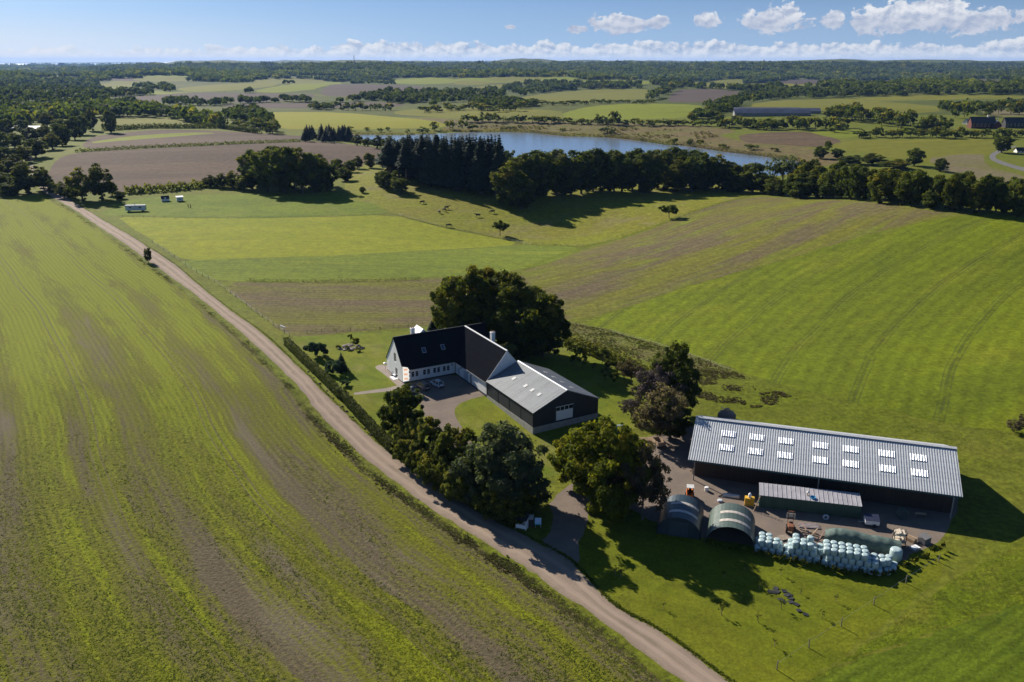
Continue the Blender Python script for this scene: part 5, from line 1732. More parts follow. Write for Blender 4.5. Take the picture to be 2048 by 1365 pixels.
def mat_banner():
    m = bpy.data.materials.new('banner_cloth')
    m.use_nodes = True
    t = NT(m.node_tree)
    oc = t.n('ShaderNodeTexCoord').outputs['Object']
    sx = t.n('ShaderNodeSeparateXYZ')
    t.l(oc, sx.inputs[0])
    u, z = sx.outputs[0], sx.outputs[2]
    msk = None
    wav = t.m('MULTIPLY', t.m('SINE', t.m('MULTIPLY', u, 13.0)), 0.05)
    for zc in (4.75, 3.5, 2.3):
        for off in (0.13, -0.13):
            d_ = t.m('ABSOLUTE', t.m('SUBTRACT', t.m('ADD', z, wav), zc + off))
            k = t.smooth(d_, 0.10, 0.08)
            msk = k if msk is None else t.m('MAXIMUM', msk, k)
    side = t.m('MULTIPLY', t.smooth(u, 0.36, 0.40), t.smooth(u, 1.34, 1.30))
    msk = t.m('MULTIPLY', msk, side)
    br = t.smooth(t.noise(t.vm('MULTIPLY', oc, (5.0, 1.0, 2.5)), 1.0, 2.0), 0.30, 0.36)
    col = t.mix(t.m('MULTIPLY', msk, br), (0.8, 0.8, 0.79), (0.80, 0.27, 0.05))
    d_ = t.n('ShaderNodeBsdfDiffuse')
    t.l(col, d_.inputs[0])
    tr_ = t.n('ShaderNodeBsdfTranslucent')
    t.l(col, tr_.inputs[0])
    mx = t.n('ShaderNodeMixShader')
    mx.inputs[0].default_value = 0.5
    t.l(d_.outputs[0], mx.inputs[1])
    t.l(tr_.outputs[0], mx.inputs[2])
    out = t.n('ShaderNodeOutputMaterial')
    t.l(mx.outputs[0], out.inputs[0])
    return m


link('cloth', np_mesh('cloth', np.array(V), np.array(F), [mat_banner()], smooth=True), fl)

# garden parasol and bench by the gable
P = at(771, 743)
ps = empty('garden_lamp', P, R(20), 'white garden lamp post at the back corner of the house gable', 'lamp')
MB().tube([(0, 0, 0), (0, 0, 2.3)], 0.05, 8).build('post', white_trim, ps)
MB().lathe([(0.55, 2.25), (0.5, 2.4), (0.1, 2.6)], 12).build('shade', white_trim, ps)
P = at(787, 752)
bn = empty('garden_bench', P, HR + R(90), 'white garden bench on the terrace along the gable wall', 'bench')
for k in range(3):
    MB().box(-1.0, 1.0, -0.3 + 0.2 * k, -0.14 + 0.2 * k, 0.42, 0.47).build('slat', white_trim, bn)
for x in (-0.85, 0.85):
    MB().box(x - 0.04, x + 0.04, -0.28, 0.28, 0, 0.418).build('leg', white_trim, bn)
MB().box(-1.0, 1.0, -0.36, -0.31, 0.5, 0.95).build('backrest', white_trim, bn)

# ------------------------------------------------------------------ kiosk and sign at the drive
P = at(1044, 1056)
ks = empty('roadside_stall', P, R(-20), 'small white roadside stall shelter in the shade at the drive entrance', 'stall')
MB().box(-1.0, -0.9, -0.7, 0.7, 0.0, 2.0).build('side_wall', white_trim, ks)
MB().box(0.9, 1.0, -0.7, 0.7, 0.0, 2.0).build('side_wall', white_trim, ks)
MB().box(-0.9, 0.9, 0.6, 0.7, 0.0, 2.0).build('back_wall', white_trim, ks)
MB().box(-0.9, 0.9, -0.5, 0.59, 0.75, 0.85).build('counter', white_trim, ks)
MB().box(-0.88, 0.88, -0.5, -0.44, 0.1, 0.745).build('front_panel', white_trim, ks)
MB().prism([(-1.15, -0.95, 2.0), (1.15, -0.95, 2.0), (1.15, 0.9, 2.35), (-1.15, 0.9, 2.35)], (0, 0, 0.07)).build('roof', dark_steel, ks)
P = at(1060, 1052)
vm_ = empty('vending_cabinet', P, R(-10), 'dark cabinet with small awning between stall and blue sign', 'cabinet')
MB().box(-0.6, 0.6, -0.4, 0.4, 0, 1.8).build('body', mat_plain('cabinet_brown', (0.05, 0.04, 0.035), 0.6), vm_)
MB().prism([(-0.7, -0.8, 1.75), (0.7, -0.8, 1.75), (0.7, 0.4, 2.1), (-0.7, 0.4, 2.1)], (0, 0, 0.05)).build('awning', mat_plain('awning_pale', (0.5, 0.46, 0.42), 0.6), vm_)


def mat_sign():
    m = bpy.data.materials.new('info_print')
    m.use_nodes = True
    t = NT(m.node_tree)
    oc = t.n('ShaderNodeTexCoord').outputs['Object']
    sx = t.n('ShaderNodeSeparateXYZ')
    t.l(oc, sx.inputs[0])
    n_ = t.noise(t.vm('MULTIPLY', oc, (2.5, 1.0, 4.0)), 1.5, 3.0)
    col = t.mix(t.smooth(n_, 0.45, 0.6), (0.30, 0.52, 0.80), (0.62, 0.74, 0.88))
    band = t.smooth(sx.outputs[2], 0.90, 0.86)
    col = t.mix(band, col, (0.05, 0.42, 0.55))
    bs = t.n('ShaderNodeBsdfPrincipled')
    t.l(col, bs.inputs['Base Color'])
    bs.inputs['Roughness'].default_value = 0.35
    out = t.n('ShaderNodeOutputMaterial')
    t.l(bs.outputs[0], out.inputs[0])
    return m


P = at(1076, 1056)
sg_ = empty('info_sign', P, R(-4), 'blue and white information board on two posts at the drive', 'sign')
MB().box(-0.6, 0.6, -0.06, 0.0, 0.65, 2.1).build('panel', mat_sign(), sg_)
for x in (-0.5, 0.5):
    MB().box(x - 0.04, x + 0.04, 0.003, 0.08, 0, 2.05).build('post', metal_grey, sg_)
P = at(773, 884)
mbx = empty('mailbox', P, R(30), 'white mailbox on a post at the end of the clipped hedge', 'mailbox')
MB().box(-0.05, 0.05, -0.05, 0.05, 0, 1.1).build('post', wood_dark, mbx)
MB().prism([(-0.25, -0.35, 1.1), (0.25, -0.35, 1.1), (0.25, -0.35, 1.4), (0.0, -0.35, 1.55), (-0.25, -0.35, 1.4)], (0, 0.7, 0)).build('box', white_trim, mbx)
P = at(566, 660)
cn = MB().tube([(-0.9, 0.6, 1.25), (0.9, -0.6, 0.9)], 0.2, 8).tube([(-0.7, 0.45, 0), (-0.7, 0.45, 1.2)], 0.05, 6).tube([(0.7, -0.45, 0), (0.7, -0.45, 0.95)], 0.05, 6).build('white_rail', white_trim, None, P)
tag(cn, 'short white pipe barrier at the corner of the stubble field', 'barrier')

# ------------------------------------------------------------------ huts in the meadow
hut_wall = mat_banded('white_boards', (0.62, 0.66, 0.70), 'X', 0.25, 0.3, rough=0.6, var=0.08)
P = at(271, 424)
w1 = px_len(P, 38)
h1_ = empty('shepherd_hut', P, R(6), 'long white hut on wheels with two small windows beside the road trees', 'hut', None)
MB().box(-w1 / 2, w1 / 2, 0, 2.6, 0.7, 3.2).build('body', hut_wall, h1_)
MB().prism([(-w1 / 2 - 0.2, -0.2, 3.2), (-w1 / 2 - 0.2, 2.8, 3.2), (-w1 / 2 - 0.2, 2.4, 3.55), (-w1 / 2 - 0.2, 0.2, 3.55)], (w1 + 0.4, 0, 0)).build('roof', mat_plain('hut_roof', (0.30, 0.31, 0.35), 0.5), h1_)
for x in (-w1 * 0.32, w1 * 0.18):
    fr = MB().box(x, x + 1.5, -0.06, -0.003, 1.9, 2.8).build('window', white_trim, h1_)
    MB().box(x + 0.1, x + 1.4, -0.09, -0.062, 2.0, 2.7).build('pane', glass, fr)
for x in (-w1 * 0.35, w1 * 0.35):
    for y in (0.1, 2.4):
        wheel(h1_, x, y, 0.4, 0.2, dark_steel)
MB().tube([(-0.4, 1.3, 3.55), (-0.4, 1.3, 4.3)], 0.12, 8).lathe([(0.3, 4.3), (0.05, 4.6)], 10, Matrix.Translation((-0.4, 1.3, 0))).build('stove_pipe', white_trim, h1_)
P = at(331, 403)
h2_ = empty('calf_hut', P, R(25), 'small white hut with steep dark panelled roof in the meadow', 'hut', None)
MB().prism([(-2.2, -1.5, 0.2), (-2.2, 1.5, 0.2), (-2.2, 1.5, 1.6), (-2.2, 0, 3.1), (-2.2, -1.5, 1.6)], (4.4, 0, 0)).build('body', hut_wall, h2_)
for s in (-1, 1):
    MB().prism([(-2.3, s * 1.6, 1.58), (-2.3, 0, 3.18), (-2.3, 0, 3.28), (-2.3, s * 1.7, 1.6)], (4.6, 0, 0)).build('roof', mat_plain('panel_dark', (0.03, 0.035, 0.05), 0.3), h2_)
MB().box(-0.5, 0.4, -1.75, -1.71, 1.75, 2.5, Matrix.Rotation(0, 4, 'X')).build('hatch', white_trim, h2_)
P = at(360, 403)
h3_ = empty('hen_house', P, R(25), 'white box hut with bright flat roof and green hatch in the meadow', 'hut', None)
MB().box(-1.8, 1.8, -1.4, 1.4, 0.4, 2.6).build('body', hut_wall, h3_)
MB().prism([(-2.1, -1.7, 2.6), (2.1, -1.7, 2.6), (2.1, 1.7, 2.95), (-2.1, 1.7, 2.95)], (0, 0, 0.1)).build('roof', white_trim, h3_)
MB().box(-0.3, 0.3, -1.44, -1.402, 1.3, 1.9).build('hatch', mat_plain('hatch_green', (0.08, 0.25, 0.15), 0.6), h3_)
for x in (-1.4, 1.4):
    MB().box(x - 0.1, x + 0.1, -1.2, 1.2, 0, 0.399).build('skid', wood_dark, h3_)

# ------------------------------------------------------------------ vegetation
rng = np.random.default_rng(11)
bark = mat_plain('bark', (0.085, 0.07, 0.055), 0.9, var=0.3, scale=2, bump=0.6, bscale=8)
bark_pale = mat_plain('pale_bark', (0.16, 0.14, 0.12), 0.9, var=0.3, scale=2)
L_beech = mat_leaf('beech_leaves', (0.052, 0.070, 0.011), (0.129, 0.144, 0.018), (0.309, 0.211, 0.025))
L_oak = mat_leaf('oak_leaves', (0.049, 0.070, 0.016), (0.111, 0.138, 0.022), (0.224, 0.188, 0.029))
L_lime = mat_leaf('maple_leaves', (0.075, 0.098, 0.012), (0.186, 0.196, 0.018), (0.340, 0.239, 0.019))
L_willow = mat_leaf('willow_leaves', (0.067, 0.089, 0.042), (0.150, 0.177, 0.085), (0.235, 0.245, 0.128))
L_brown = mat_leaf('turning_leaves', (0.077, 0.064, 0.044), (0.131, 0.104, 0.057), (0.215, 0.180, 0.111))
L_twig = mat_leaf('bare_twigs', (0.085, 0.062, 0.055), (0.130, 0.100, 0.092), (0.200, 0.165, 0.150), trans=0.1)
L_bush = mat_leaf('hawthorn_leaves', (0.065, 0.082, 0.016), (0.144, 0.160, 0.025), (0.297, 0.233, 0.046))
L_con = mat_leaf('spruce_needles', (0.017, 0.029, 0.017), (0.037, 0.058, 0.029), (0.059, 0.086, 0.034), trans=0.12)
L_hedge = mat_leaf('hedge_leaves', (0.059, 0.081, 0.019), (0.119, 0.136, 0.031), (0.195, 0.174, 0.048))
L_yel = mat_leaf('golden_leaves', (0.120, 0.130, 0.012), (0.200, 0.190, 0.015), (0.260, 0.220, 0.020))
L_rhodo = mat_leaf('dark_shrub_leaves', (0.030, 0.053, 0.033), (0.069, 0.106, 0.064), (0.106, 0.150, 0.085))


def unit(n, g):
    v = g.normal(size=(n, 3))
    return v / np.linalg.norm(v, axis=1, keepdims=True)


def leaf_quads(C, N, size, g, aspect=1.0, droop=0.0):
    """rhomb faces at C facing N (with jitter)"""
    n = len(C)
    a = np.cross(N, unit(n, g))
    a /= np.linalg.norm(a, axis=1, keepdims=True) + 1e-9
    b = np.cross(N, a)
    a[:, 2] -= droop
    s = size[:, None]
    V = np.stack([C - a * s * aspect, C - b * s * 0.62, C + a * s * aspect, C + b * s * 0.62], 1).reshape(-1, 3)
    F = np.arange(4 * n).reshape(n, 4)
    return V, F


def blobs_crown(g, nb, R0, C0, leaves, lsize, shell=(0.45, 0.9), brad=(0.2, 0.34), low=-0.55, droop=0.0, gap=0.0):
    """clumps of leaves on a lumpy ellipsoid; returns V, F, tint per face"""
    d = unit(nb * 4, g)
    d = d[d[:, 2] > low][:nb]
    rr = g.uniform(shell[0], shell[1], len(d))
    lump = 1 + 0.16 * np.sin(3.1 * np.arctan2(d[:, 1], d[:, 0]) + g.uniform(0, 6)) + g.uniform(-0.12, 0.12, len(d))
    BC = C0 + d * rr[:, None] * lump[:, None] * R0
    Br = g.uniform(brad[0], brad[1], len(d)) * np.mean(R0)
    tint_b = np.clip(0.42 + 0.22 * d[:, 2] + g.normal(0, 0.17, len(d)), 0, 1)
    w_ = Br ** 2
    k = g.choice(len(d), leaves, p=w_ / w_.sum())
    u = unit(leaves, g)
    out = (BC[k] - C0) / R0
    out /= np.linalg.norm(out, axis=1, keepdims=True) + 1e-9
    u = u + out * 0.55
    u /= np.linalg.norm(u, axis=1, keepdims=True)
    rad = Br[k] * (g.uniform(0.45, 1.1, leaves) + np.where(g.uniform(size=leaves) < 0.12, g.uniform(0, 0.5, leaves), 0))
    P_ = BC[k] + u * rad[:, None] * np.array([1, 1, 0.8])
    N = u * 0.75 + unit(leaves, g) * 0.65 + np.array([0, 0, 0.25])
    N /= np.linalg.norm(N, axis=1, keepdims=True)
    sz = lsize * g.uniform(0.6, 1.35, leaves)
    V, F = leaf_quads(P_, N, sz, g, droop=droop)
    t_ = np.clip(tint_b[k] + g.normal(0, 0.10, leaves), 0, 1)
    return V, F, t_, BC


def trunk_mesh(g, h0, r0, BC, name, mat, nlimb=7, lean=0.3, n=7):
    mb = MB()
    top = Vector((g.uniform(-lean, lean), g.uniform(-lean, lean), h0))
    mid = top * 0.5 + Vector((g.uniform(-lean, lean) * 0.5, g.uniform(-lean, lean) * 0.5, 0))
    mb.tube([(0, 0, -0.4), (0, 0, 0.15), mid, top], [r0 * 1.35, r0 * 1.1, r0 * 0.85, r0 * 0.65], n)
    idx = g.choice(len(BC), min(nlimb, len(BC)), replace=False)
    for i in idx:
        e_ = Vector(BC[i])
        s_ = Vector((top.x * 0.8, top.y * 0.8, h0 * g.uniform(0.6, 0.98)))
        m_ = (s_ + e_) / 2 + Vector((0, 0, g.uniform(0.0, 0.8)))
        mb.tube([s_, m_, e_], [r0 * 0.5, r0 * 0.32, r0 * 0.1], 5)
    return mb.mesh(name, mat)


class TreeKind:
    """shared meshes of one sort of tree; height and spread are those of the mesh"""
    def __init__(self, seed, h, spread, leafmat, leaves, lsize, nb=40, trunk=0.3, crown_c=0.6, crown_h=0.42, low=-0.6, barkm=None, r0=None, nlimb=8, **kw):
        g = np.random.default_rng(seed)
        self.h, self.w = h, spread
        R0 = np.array([spread / 2, spread / 2, h * crown_h]) * 0.88
        C0 = np.array([0, 0, h * crown_c])
        V, F, t_, BC = blobs_crown(g, nb, R0, C0, leaves, lsize, low=low, **kw)
        V[:, 2] = np.abs(V[:, 2]) + 0.02
        sc = h / V[:, 2].max()
        V *= np.array([1, 1, sc])
        rr_ = np.percentile(np.hypot(V[:, 0], V[:, 1]), 98)
        kx_ = spread / 2 / rr_
        V *= np.array([kx_, kx_, 1])
        BC = BC * np.array([kx_, kx_, sc])
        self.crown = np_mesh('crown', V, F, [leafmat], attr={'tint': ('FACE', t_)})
        self.trunk = trunk_mesh(g, h * trunk + h * 0.15, r0 or h * 0.022, BC, 'trunk', barkm or bark, nlimb) if trunk > 0 else None


def tree(kind, loc, h, label, group=None, name='tree', w=None, rz=None, cat='tree'):
    s = h / kind.h
    sw = (w / kind.w) if w else s
    o = empty(name, loc, rng.uniform(0, 6.28) if rz is None else rz, label, cat, group)
    o.scale = (sw, sw, s)
    link('crown', kind.crown, o)
    if kind.trunk:
        link('trunk', kind.trunk, o)
    return o


def conifer_kind(seed, h, w_, leaves, lsize, leafmat=None, bare=0.15, slim=1.0):
    g = np.random.default_rng(seed)
    z = bare * h + (1 - bare) * h * (1 - np.sqrt(g.uniform(0, 1, leaves)))
    z = np.where(g.uniform(size=leaves) < 0.08, g.uniform(bare * h, h, leaves), z)
    whorl = np.round(z / (h * 0.045)) * (h * 0.045)
    z = whorl + g.normal(0, h * 0.009, leaves)
    fr = np.clip((h - z) / (h * (1 - bare)), 0.02, 1)
    rmax = w_ / 2 * fr ** 0.8 * (1 + 0.18 * np.sin(whorl * 7.3))
    # branches: leaves bunch round a number of azimuths per whorl
    nbz = 9
    a0 = whorl * 13.7
    a_ = a0 + g.integers(0, nbz, leaves) * (2 * np.pi / nbz) + g.normal(0, 0.16, leaves)
    r_ = rmax * np.sqrt(g.uniform(0.02, 1.0, leaves))
    zz = z - 0.22 * r_ + g.normal(0, 0.12, leaves)
    C = np.stack([r_ * np.cos(a_), r_ * np.sin(a_), np.maximum(zz, 0.2)], 1)
    N = np.stack([np.cos(a_) * 0.4, np.sin(a_) * 0.4, np.ones(leaves)], 1) + unit(leaves, g) * 0.5
    N /= np.linalg.norm(N, axis=1, keepdims=True)
    V, F = leaf_quads(C, N, lsize * g.uniform(0.6, 1.3, leaves) * (0.5 + 0.7 * fr), g, aspect=1.2)
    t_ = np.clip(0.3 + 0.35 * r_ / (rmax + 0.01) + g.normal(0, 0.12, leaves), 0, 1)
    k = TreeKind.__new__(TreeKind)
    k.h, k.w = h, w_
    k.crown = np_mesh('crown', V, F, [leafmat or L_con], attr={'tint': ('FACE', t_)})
    mb = MB().tube([(0, 0, -0.4), (0, 0, h * 0.5), (0, 0, h * 0.97)], [h * 0.014, h * 0.009, 0.03], 6)
    k.trunk = mb.mesh('trunk', bark)
    return k


def tree_px(kind, px, py, hpx, label, group=None, name='tree', wpx=None, cat='tree', sink=0.0):
    """stand a tree where its foot shows; its height from how tall it shows"""
    P_ = at(px, py)
    d = depth(P_)
    h = hpx * d / FPX
    return tree(kind, (P_[0], P_[1], P_[2] - sink), h, label, group, name, (wpx * d / FPX) if wpx else None, cat=cat)


# ---- large trees round the farm
K_beech = TreeKind(1, 20, 17, L_beech, 24000, 0.36, nb=170, trunk=0.12, crown_c=0.47, crown_h=0.53, low=-1.0, brad=(0.08, 0.21), nlimb=10)
K_beech2 = TreeKind(2, 18, 15, L_beech, 20000, 0.36, nb=150, trunk=0.12, crown_c=0.47, crown_h=0.53, low=-1.0, brad=(0.08, 0.21), nlimb=10)
K_maple = TreeKind(3, 14, 15, L_lime, 26000, 0.27, nb=170, trunk=0.12, crown_c=0.46, crown_h=0.54, low=-1.0, brad=(0.08, 0.20), droop=0.2)
K_willow = TreeKind(4, 11, 13, L_willow, 26000, 0.22, nb=160, trunk=0.1, crown_c=0.47, crown_h=0.53, low=-1, brad=(0.08, 0.21))
K_haw = TreeKind(5, 9, 10, L_bush, 17000, 0.22, nb=120, trunk=0.1, crown_c=0.46, crown_h=0.54, low=-1, brad=(0.09, 0.21))
K_oak = TreeKind(6, 12, 11, L_oak, 16000, 0.26, nb=120, trunk=0.14, crown_c=0.49, crown_h=0.50, low=-0.95, brad=(0.08, 0.21))
K_brown = TreeKind(7, 11, 11, L_brown, 9500, 0.19, nb=120, trunk=0.2, crown_c=0.53, crown_h=0.46, low=-0.8, brad=(0.08, 0.21), barkm=bark_pale, nlimb=14)
K_twig = TreeKind(8, 10, 11, L_twig, 9000, 0.16, nb=120, trunk=0.2, crown_c=0.55, crown_h=0.45, low=-0.7, brad=(0.09, 0.21), barkm=bark_pale, nlimb=24)

BG = 'beeches of the dense dark clump behind the farmhouse'
tree_px(K_beech, 930, 690, 168, 'tall beech with golden top at the end of the clump next to the chimney', BG, 'beech_tree', 125)
tree_px(K_beech2, 985, 690, 160, 'broad dark beech standing in the middle of the clump behind the roof', BG, 'beech_tree', 130)
tree_px(K_beech, 1045, 708, 165, 'broad dark beech in the clump overhanging the orchard side', BG, 'beech_tree', 150)
tree_px(K_beech2, 1085, 712, 120, 'lower dark beech at the orchard end of the clump', BG, 'beech_tree', 110)
tree_px(K_beech2, 905, 668, 110, 'slender beech at the stubble field end of the clump', BG, 'beech_tree', 70)

tree_px(K_oak, 806, 880, 122, 'upright yellow-green tree in front of the parked cars', None, 'tree', 92)
tree_px(K_haw, 850, 918, 95, 'dense rounded bush tree between the road hedge end and the willow', None, 'bush', 95, 'bush')
tree_px(K_haw, 815, 910, 75, 'low dark bush at the end of the clipped road hedge', None, 'bush', 70, 'bush')
tree_px(K_haw, 912, 955, 118, 'tall pale green hawthorn bush beside the grey willow', None, 'bush', 110, 'bush')
tree_px(K_haw, 880, 960, 80, 'low bush at the road foot of the hawthorn', None, 'bush', 80, 'bush')
tree_px(K_willow, 1008, 1012, 186, 'large grey-green willow at the bend of the drive', None, 'willow_tree', 190)
for (x, y, h, w_) in ((815, 926, 62, 62), (838, 945, 60, 62), (862, 966, 66, 66), (890, 985, 70, 70), (920, 1003, 70, 72), (985, 1035, 74, 80), (1020, 1046, 66, 80)):
    tree_px(K_haw, x, y, h, 'low dark bush in the belt between gravel road and courtyard', 'low bushes of the road belt', 'bush', w_, 'bush')
tree_px(K_haw, 955, 1000, 95, 'dark bush under the willow along the gravel road', None, 'bush', 100, 'bush')
tree_px(K_haw, 1048, 1034, 64, 'low dark bush under the willow behind the white stall', None, 'bush', 66, 'bush')
tree_px(K_maple, 1212, 1022, 202, 'big yellow-green maple overhanging the gravel drive', None, 'maple_tree', 190)
tree_px(K_maple, 1150, 965, 120, 'yellowish maple half behind the big maple at the shed', None, 'maple_tree', 110)
tree_px(K_brown, 1285, 1040, 165, 'browning tree between the big maple and the tunnel shed', None, 'tree', 105)
tree_px(K_oak, 1240, 1010, 120, 'dark tree squeezed between maple and browning tree', None, 'tree', 100)
tree_px(K_oak, 1345, 830, 150, 'dark green tree at the end of the weedy strip above the barn', None, 'tree', 100)
tree_px(K_twig, 1310, 840, 118, 'almost bare brown-grey tree beside the dark green tree', None, 'tree', 105)
tree_px(K_brown, 1318, 880, 120, 'reddish brown shrub tree in front of the bare tree', None, 'tree', 105)
tree_px(K_oak, 1340, 878, 95, 'dark shrub tree beside the end of the barn roof', None, 'tree', 85)
tree_px(K_brown, 1262, 770, 55, 'thin russet tree at the orchard edge', None, 'tree', 55)
tree_px(K_twig, 1262, 838, 45, 'grey leafless bush on the grass behind the shed', None, 'bush', 50, 'bush')

# ---- orchard saplings
K_apple = TreeKind(9, 4, 3.4, L_bush, 900, 0.22, nb=16, trunk=0.3, crown_c=0.65, crown_h=0.33, low=-0.6, r0=0.08, nlimb=5)
for i, (x, y, h) in enumerate([(1158, 722, 28), (1165, 738, 30), (1148, 732, 24), (1185, 712, 20), (1204, 728, 32), (1188, 742, 18), (1214, 742, 20), (1210, 762, 30), (1224, 752, 34), (1176, 700, 18), (1140, 708, 16), (1228, 772, 30), (1134, 697, 16)]):
    tree_px(K_apple, x, y, h, 'small apple tree in the orchard behind the dark shed', 'apple trees of the orchard', 'apple_tree')

# ---- garden shrubs
K_shrub = TreeKind(10, 3.2, 5, L_rhodo, 2600, 0.22, nb=26, trunk=0, crown_c=0.42, crown_h=0.55, low=-0.4, brad=(0.2, 0.34))
K_gold = TreeKind(12, 2, 2.2, L_yel, 900, 0.16, nb=14, trunk=0, crown_c=0.45, crown_h=0.5, low=-0.4)
K_small = TreeKind(13, 2, 2.4, L_bush, 900, 0.17, nb=14, trunk=0, crown_c=0.45, crown_h=0.5, low=-0.4)
K_con_s = conifer_kind(14, 6, 4.2, 2200, 0.30, bare=0.05)
tree_px(K_shrub, 633, 714, 34, 'large dark evergreen shrub inside the garden hedge', None, 'shrub', 50, 'shrub')
tree_px(K_shrub, 668, 748, 30, 'round dark shrub beside the small garden fir', None, 'shrub', 42, 'shrub')
tree_px(K_con_s, 684, 742, 38, 'small garden fir with layered branches', None, 'fir_tree', 26)
tree_px(K_shrub, 690, 772, 12, 'low dark shrub on the lawn behind the hedge gap', None, 'shrub', 22, 'shrub')
tree_px(K_small, 700, 682, 15, 'green bush at the top of the rockery', None, 'bush', 16, 'bush')
tree_px(K_gold, 712, 692, 17, 'golden yellow bush in the rockery', None, 'bush', 17, 'bush')
tree_px(K_small, 694, 700, 9, 'low plant cushion on the near side of the rockery', None, 'bush', 14, 'bush')
tree_px(K_small, 717, 702, 9, 'low dark plant at the house side of the rockery', None, 'bush', 18, 'bush')
tree_px(K_small, 676, 697, 8, 'low plant cushion at the hedge side of the rockery', None, 'bush', 12, 'bush')
tree_px(K_con_s, 865, 660, 22, 'small dark conifer behind the farmhouse ridge', None, 'fir_tree', 20)
# rockery stones
stone = mat_plain('field_stone', (0.26, 0.22, 0.20), 0.9, var=0.3, scale=2)
sm = MB()
g = random.Random(5)
sm.lathe([(0.30, 0.0), (0.5, 0.12), (0.42, 0.32), (0.15, 0.42)], 7)
stone_me = sm.mesh('stone', stone)
rk2 = empty('rockery', at(700, 696), 0, 'low stone rockery bed on the garden lawn', 'rockery')
for i in range(46):
    a_ = g.uniform(0, 6.28)
    r_ = math.sqrt(g.uniform(0, 1))
    link('stone', stone_me, rk2, (r_ * math.cos(a_) * 3.6, r_ * math.sin(a_) * 2.6, -0.1), (g.uniform(-.3, .3), g.uniform(-.3, .3), g.uniform(0, 6)), (g.uniform(.7, 1.7), g.uniform(.7, 1.5), g.uniform(.6, 1.3)))


# ---- hedges: a clipped body of leaves along a line
def hedge(pxline, h, wd, leafmat, lsize, dens, label, name='hedge', rough=0.12, taper=0.85, cat='hedge', group=None, world=None, up=0.25):
    P_ = world or [tuple(q[:2]) for q in cast([a for a, b in pxline], [b for a, b in pxline])]
    g_ = np.random.default_rng(int(abs(P_[0][0] * 100)) + 3)
    Vs, Fs, Ts, nv_ = [], [], [], 0
    for (ax, ay), (bx, by) in zip(P_[:-1], P_[1:]):
        L_ = math.hypot(bx - ax, by - ay)
        n = max(8, int(L_ * dens * (2 * h + wd)))
        t_ = g_.uniform(0, 1, n)
        face = g_.uniform(0, 1, n) * (2 * h + wd)
        sx_, sy_ = -(by - ay) / L_, (bx - ax) / L_
        lump = 1 + rough * np.sin(t_ * L_ * 1.7 + ax) * np.sin(t_ * L_ * 0.63 + 2)
        side = np.where(face < h, -1, np.where(face < 2 * h, 1, 0))
        off = np.where(side == 0, g_.uniform(-0.5, 0.5, n) * wd, side * wd / 2 * (1 - (1 - taper) * (face % h) / h))
        zz = np.where(side == 0, h, face % h) * lump
        off = off * lump + g_.normal(0, rough * 0.5, n)
        zz = np.clip(zz + g_.normal(0, rough * 0.5, n), 0.02, None)
        X = ax + (bx - ax) * t_ + sx_ * off
        Y = ay + (by - ay) * t_ + sy_ * off
        Z = terr(X, Y) + zz
        N = np.stack([sx_ * side, sy_ * side, np.where(side == 0, 1.0, up)], 1) + unit(n, g_) * 0.6
        N /= np.linalg.norm(N, axis=1, keepdims=True)
        V_, F_ = leaf_quads(np.stack([X, Y, Z], 1), N, lsize * g_.uniform(0.6, 1.3, n), g_)
        Vs.append(V_)
        Fs.append(F_ + nv_)
        nv_ += len(V_)
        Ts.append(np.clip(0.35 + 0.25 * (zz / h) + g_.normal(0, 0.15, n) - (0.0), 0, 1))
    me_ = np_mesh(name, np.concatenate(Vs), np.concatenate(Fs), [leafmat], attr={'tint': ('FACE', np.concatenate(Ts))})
    o_ = link(name, me_)
    return tag(o_, label, cat, group)


hedge([(573, 690), (610, 727), (650, 765), (681, 797)], 2.3, 1.5, L_hedge, 0.26, 22, 'long clipped hedge along the road from field corner to gap', rough=0.07, taper=0.95)
hedge([(685, 797), (720, 836), (758, 877), (785, 905)], 2.3, 1.5, L_hedge, 0.26, 22, 'clipped hedge along the road from gap to bushes', rough=0.07, taper=0.95)
hedge([(1128, 690), (1170, 704), (1220, 725), (1272, 748), (1300, 765)], 3.2, 2.2, L_bush, 0.32, 12, 'tall dense hedge between orchard and weedy strip', rough=0.3)
# ---- rows of fields: hedges and scrub in the middle distance
scr = []


def scrub_line(pxline, hpx, wpx, label, leafm=L_bush, name='hedgerow', dens=3.0, rough=0.45, group=None):
    P_ = cast([a for a, b in pxline], [b for a, b in pxline])
    d = depth(P_[len(P_) // 2])
    h = hpx * d / FPX
    # subdivide
    W_ = []
    for a, b in zip(P_[:-1], P_[1:]):
        for k in range(6):
            W_.append((a[0] + (b[0] - a[0]) * k / 6, a[1] + (b[1] - a[1]) * k / 6))
    W_.append((P_[-1][0], P_[-1][1]))
    return hedge(None, h, wpx * d / FPX, leafm, h * 0.19, dens / (h * h * 0.05 + 0.6), label, name, rough, cat='hedgerow', group=group, world=W_)


scrub_line([(150, 305), (250, 299), (400, 292), (520, 287), (600, 284)], 5, 5, 'thin dark hedgerow between the two ploughed fields', L_oak)
scrub_line([(250, 388), (330, 383), (420, 374), (480, 372)], 12, 14, 'dark hedgerow behind the white meadow huts', L_bush)
scrub_line([(205, 262), (300, 257), (440, 257), (520, 268)], 7, 8, 'hedgerow above the upper ploughed field', L_oak)
scrub_line([(620, 664), (700, 661), (780, 656), (830, 652)], 5, 6, 'weedy fence line between garden lawn and stubble field', L_bush, rough=0.5)
scrub_line([(490, 563), (620, 565), (760, 563), (840, 559)], 5, 5, 'dark weedy bank between cut ley and stubble field', L_oak, rough=0.5)

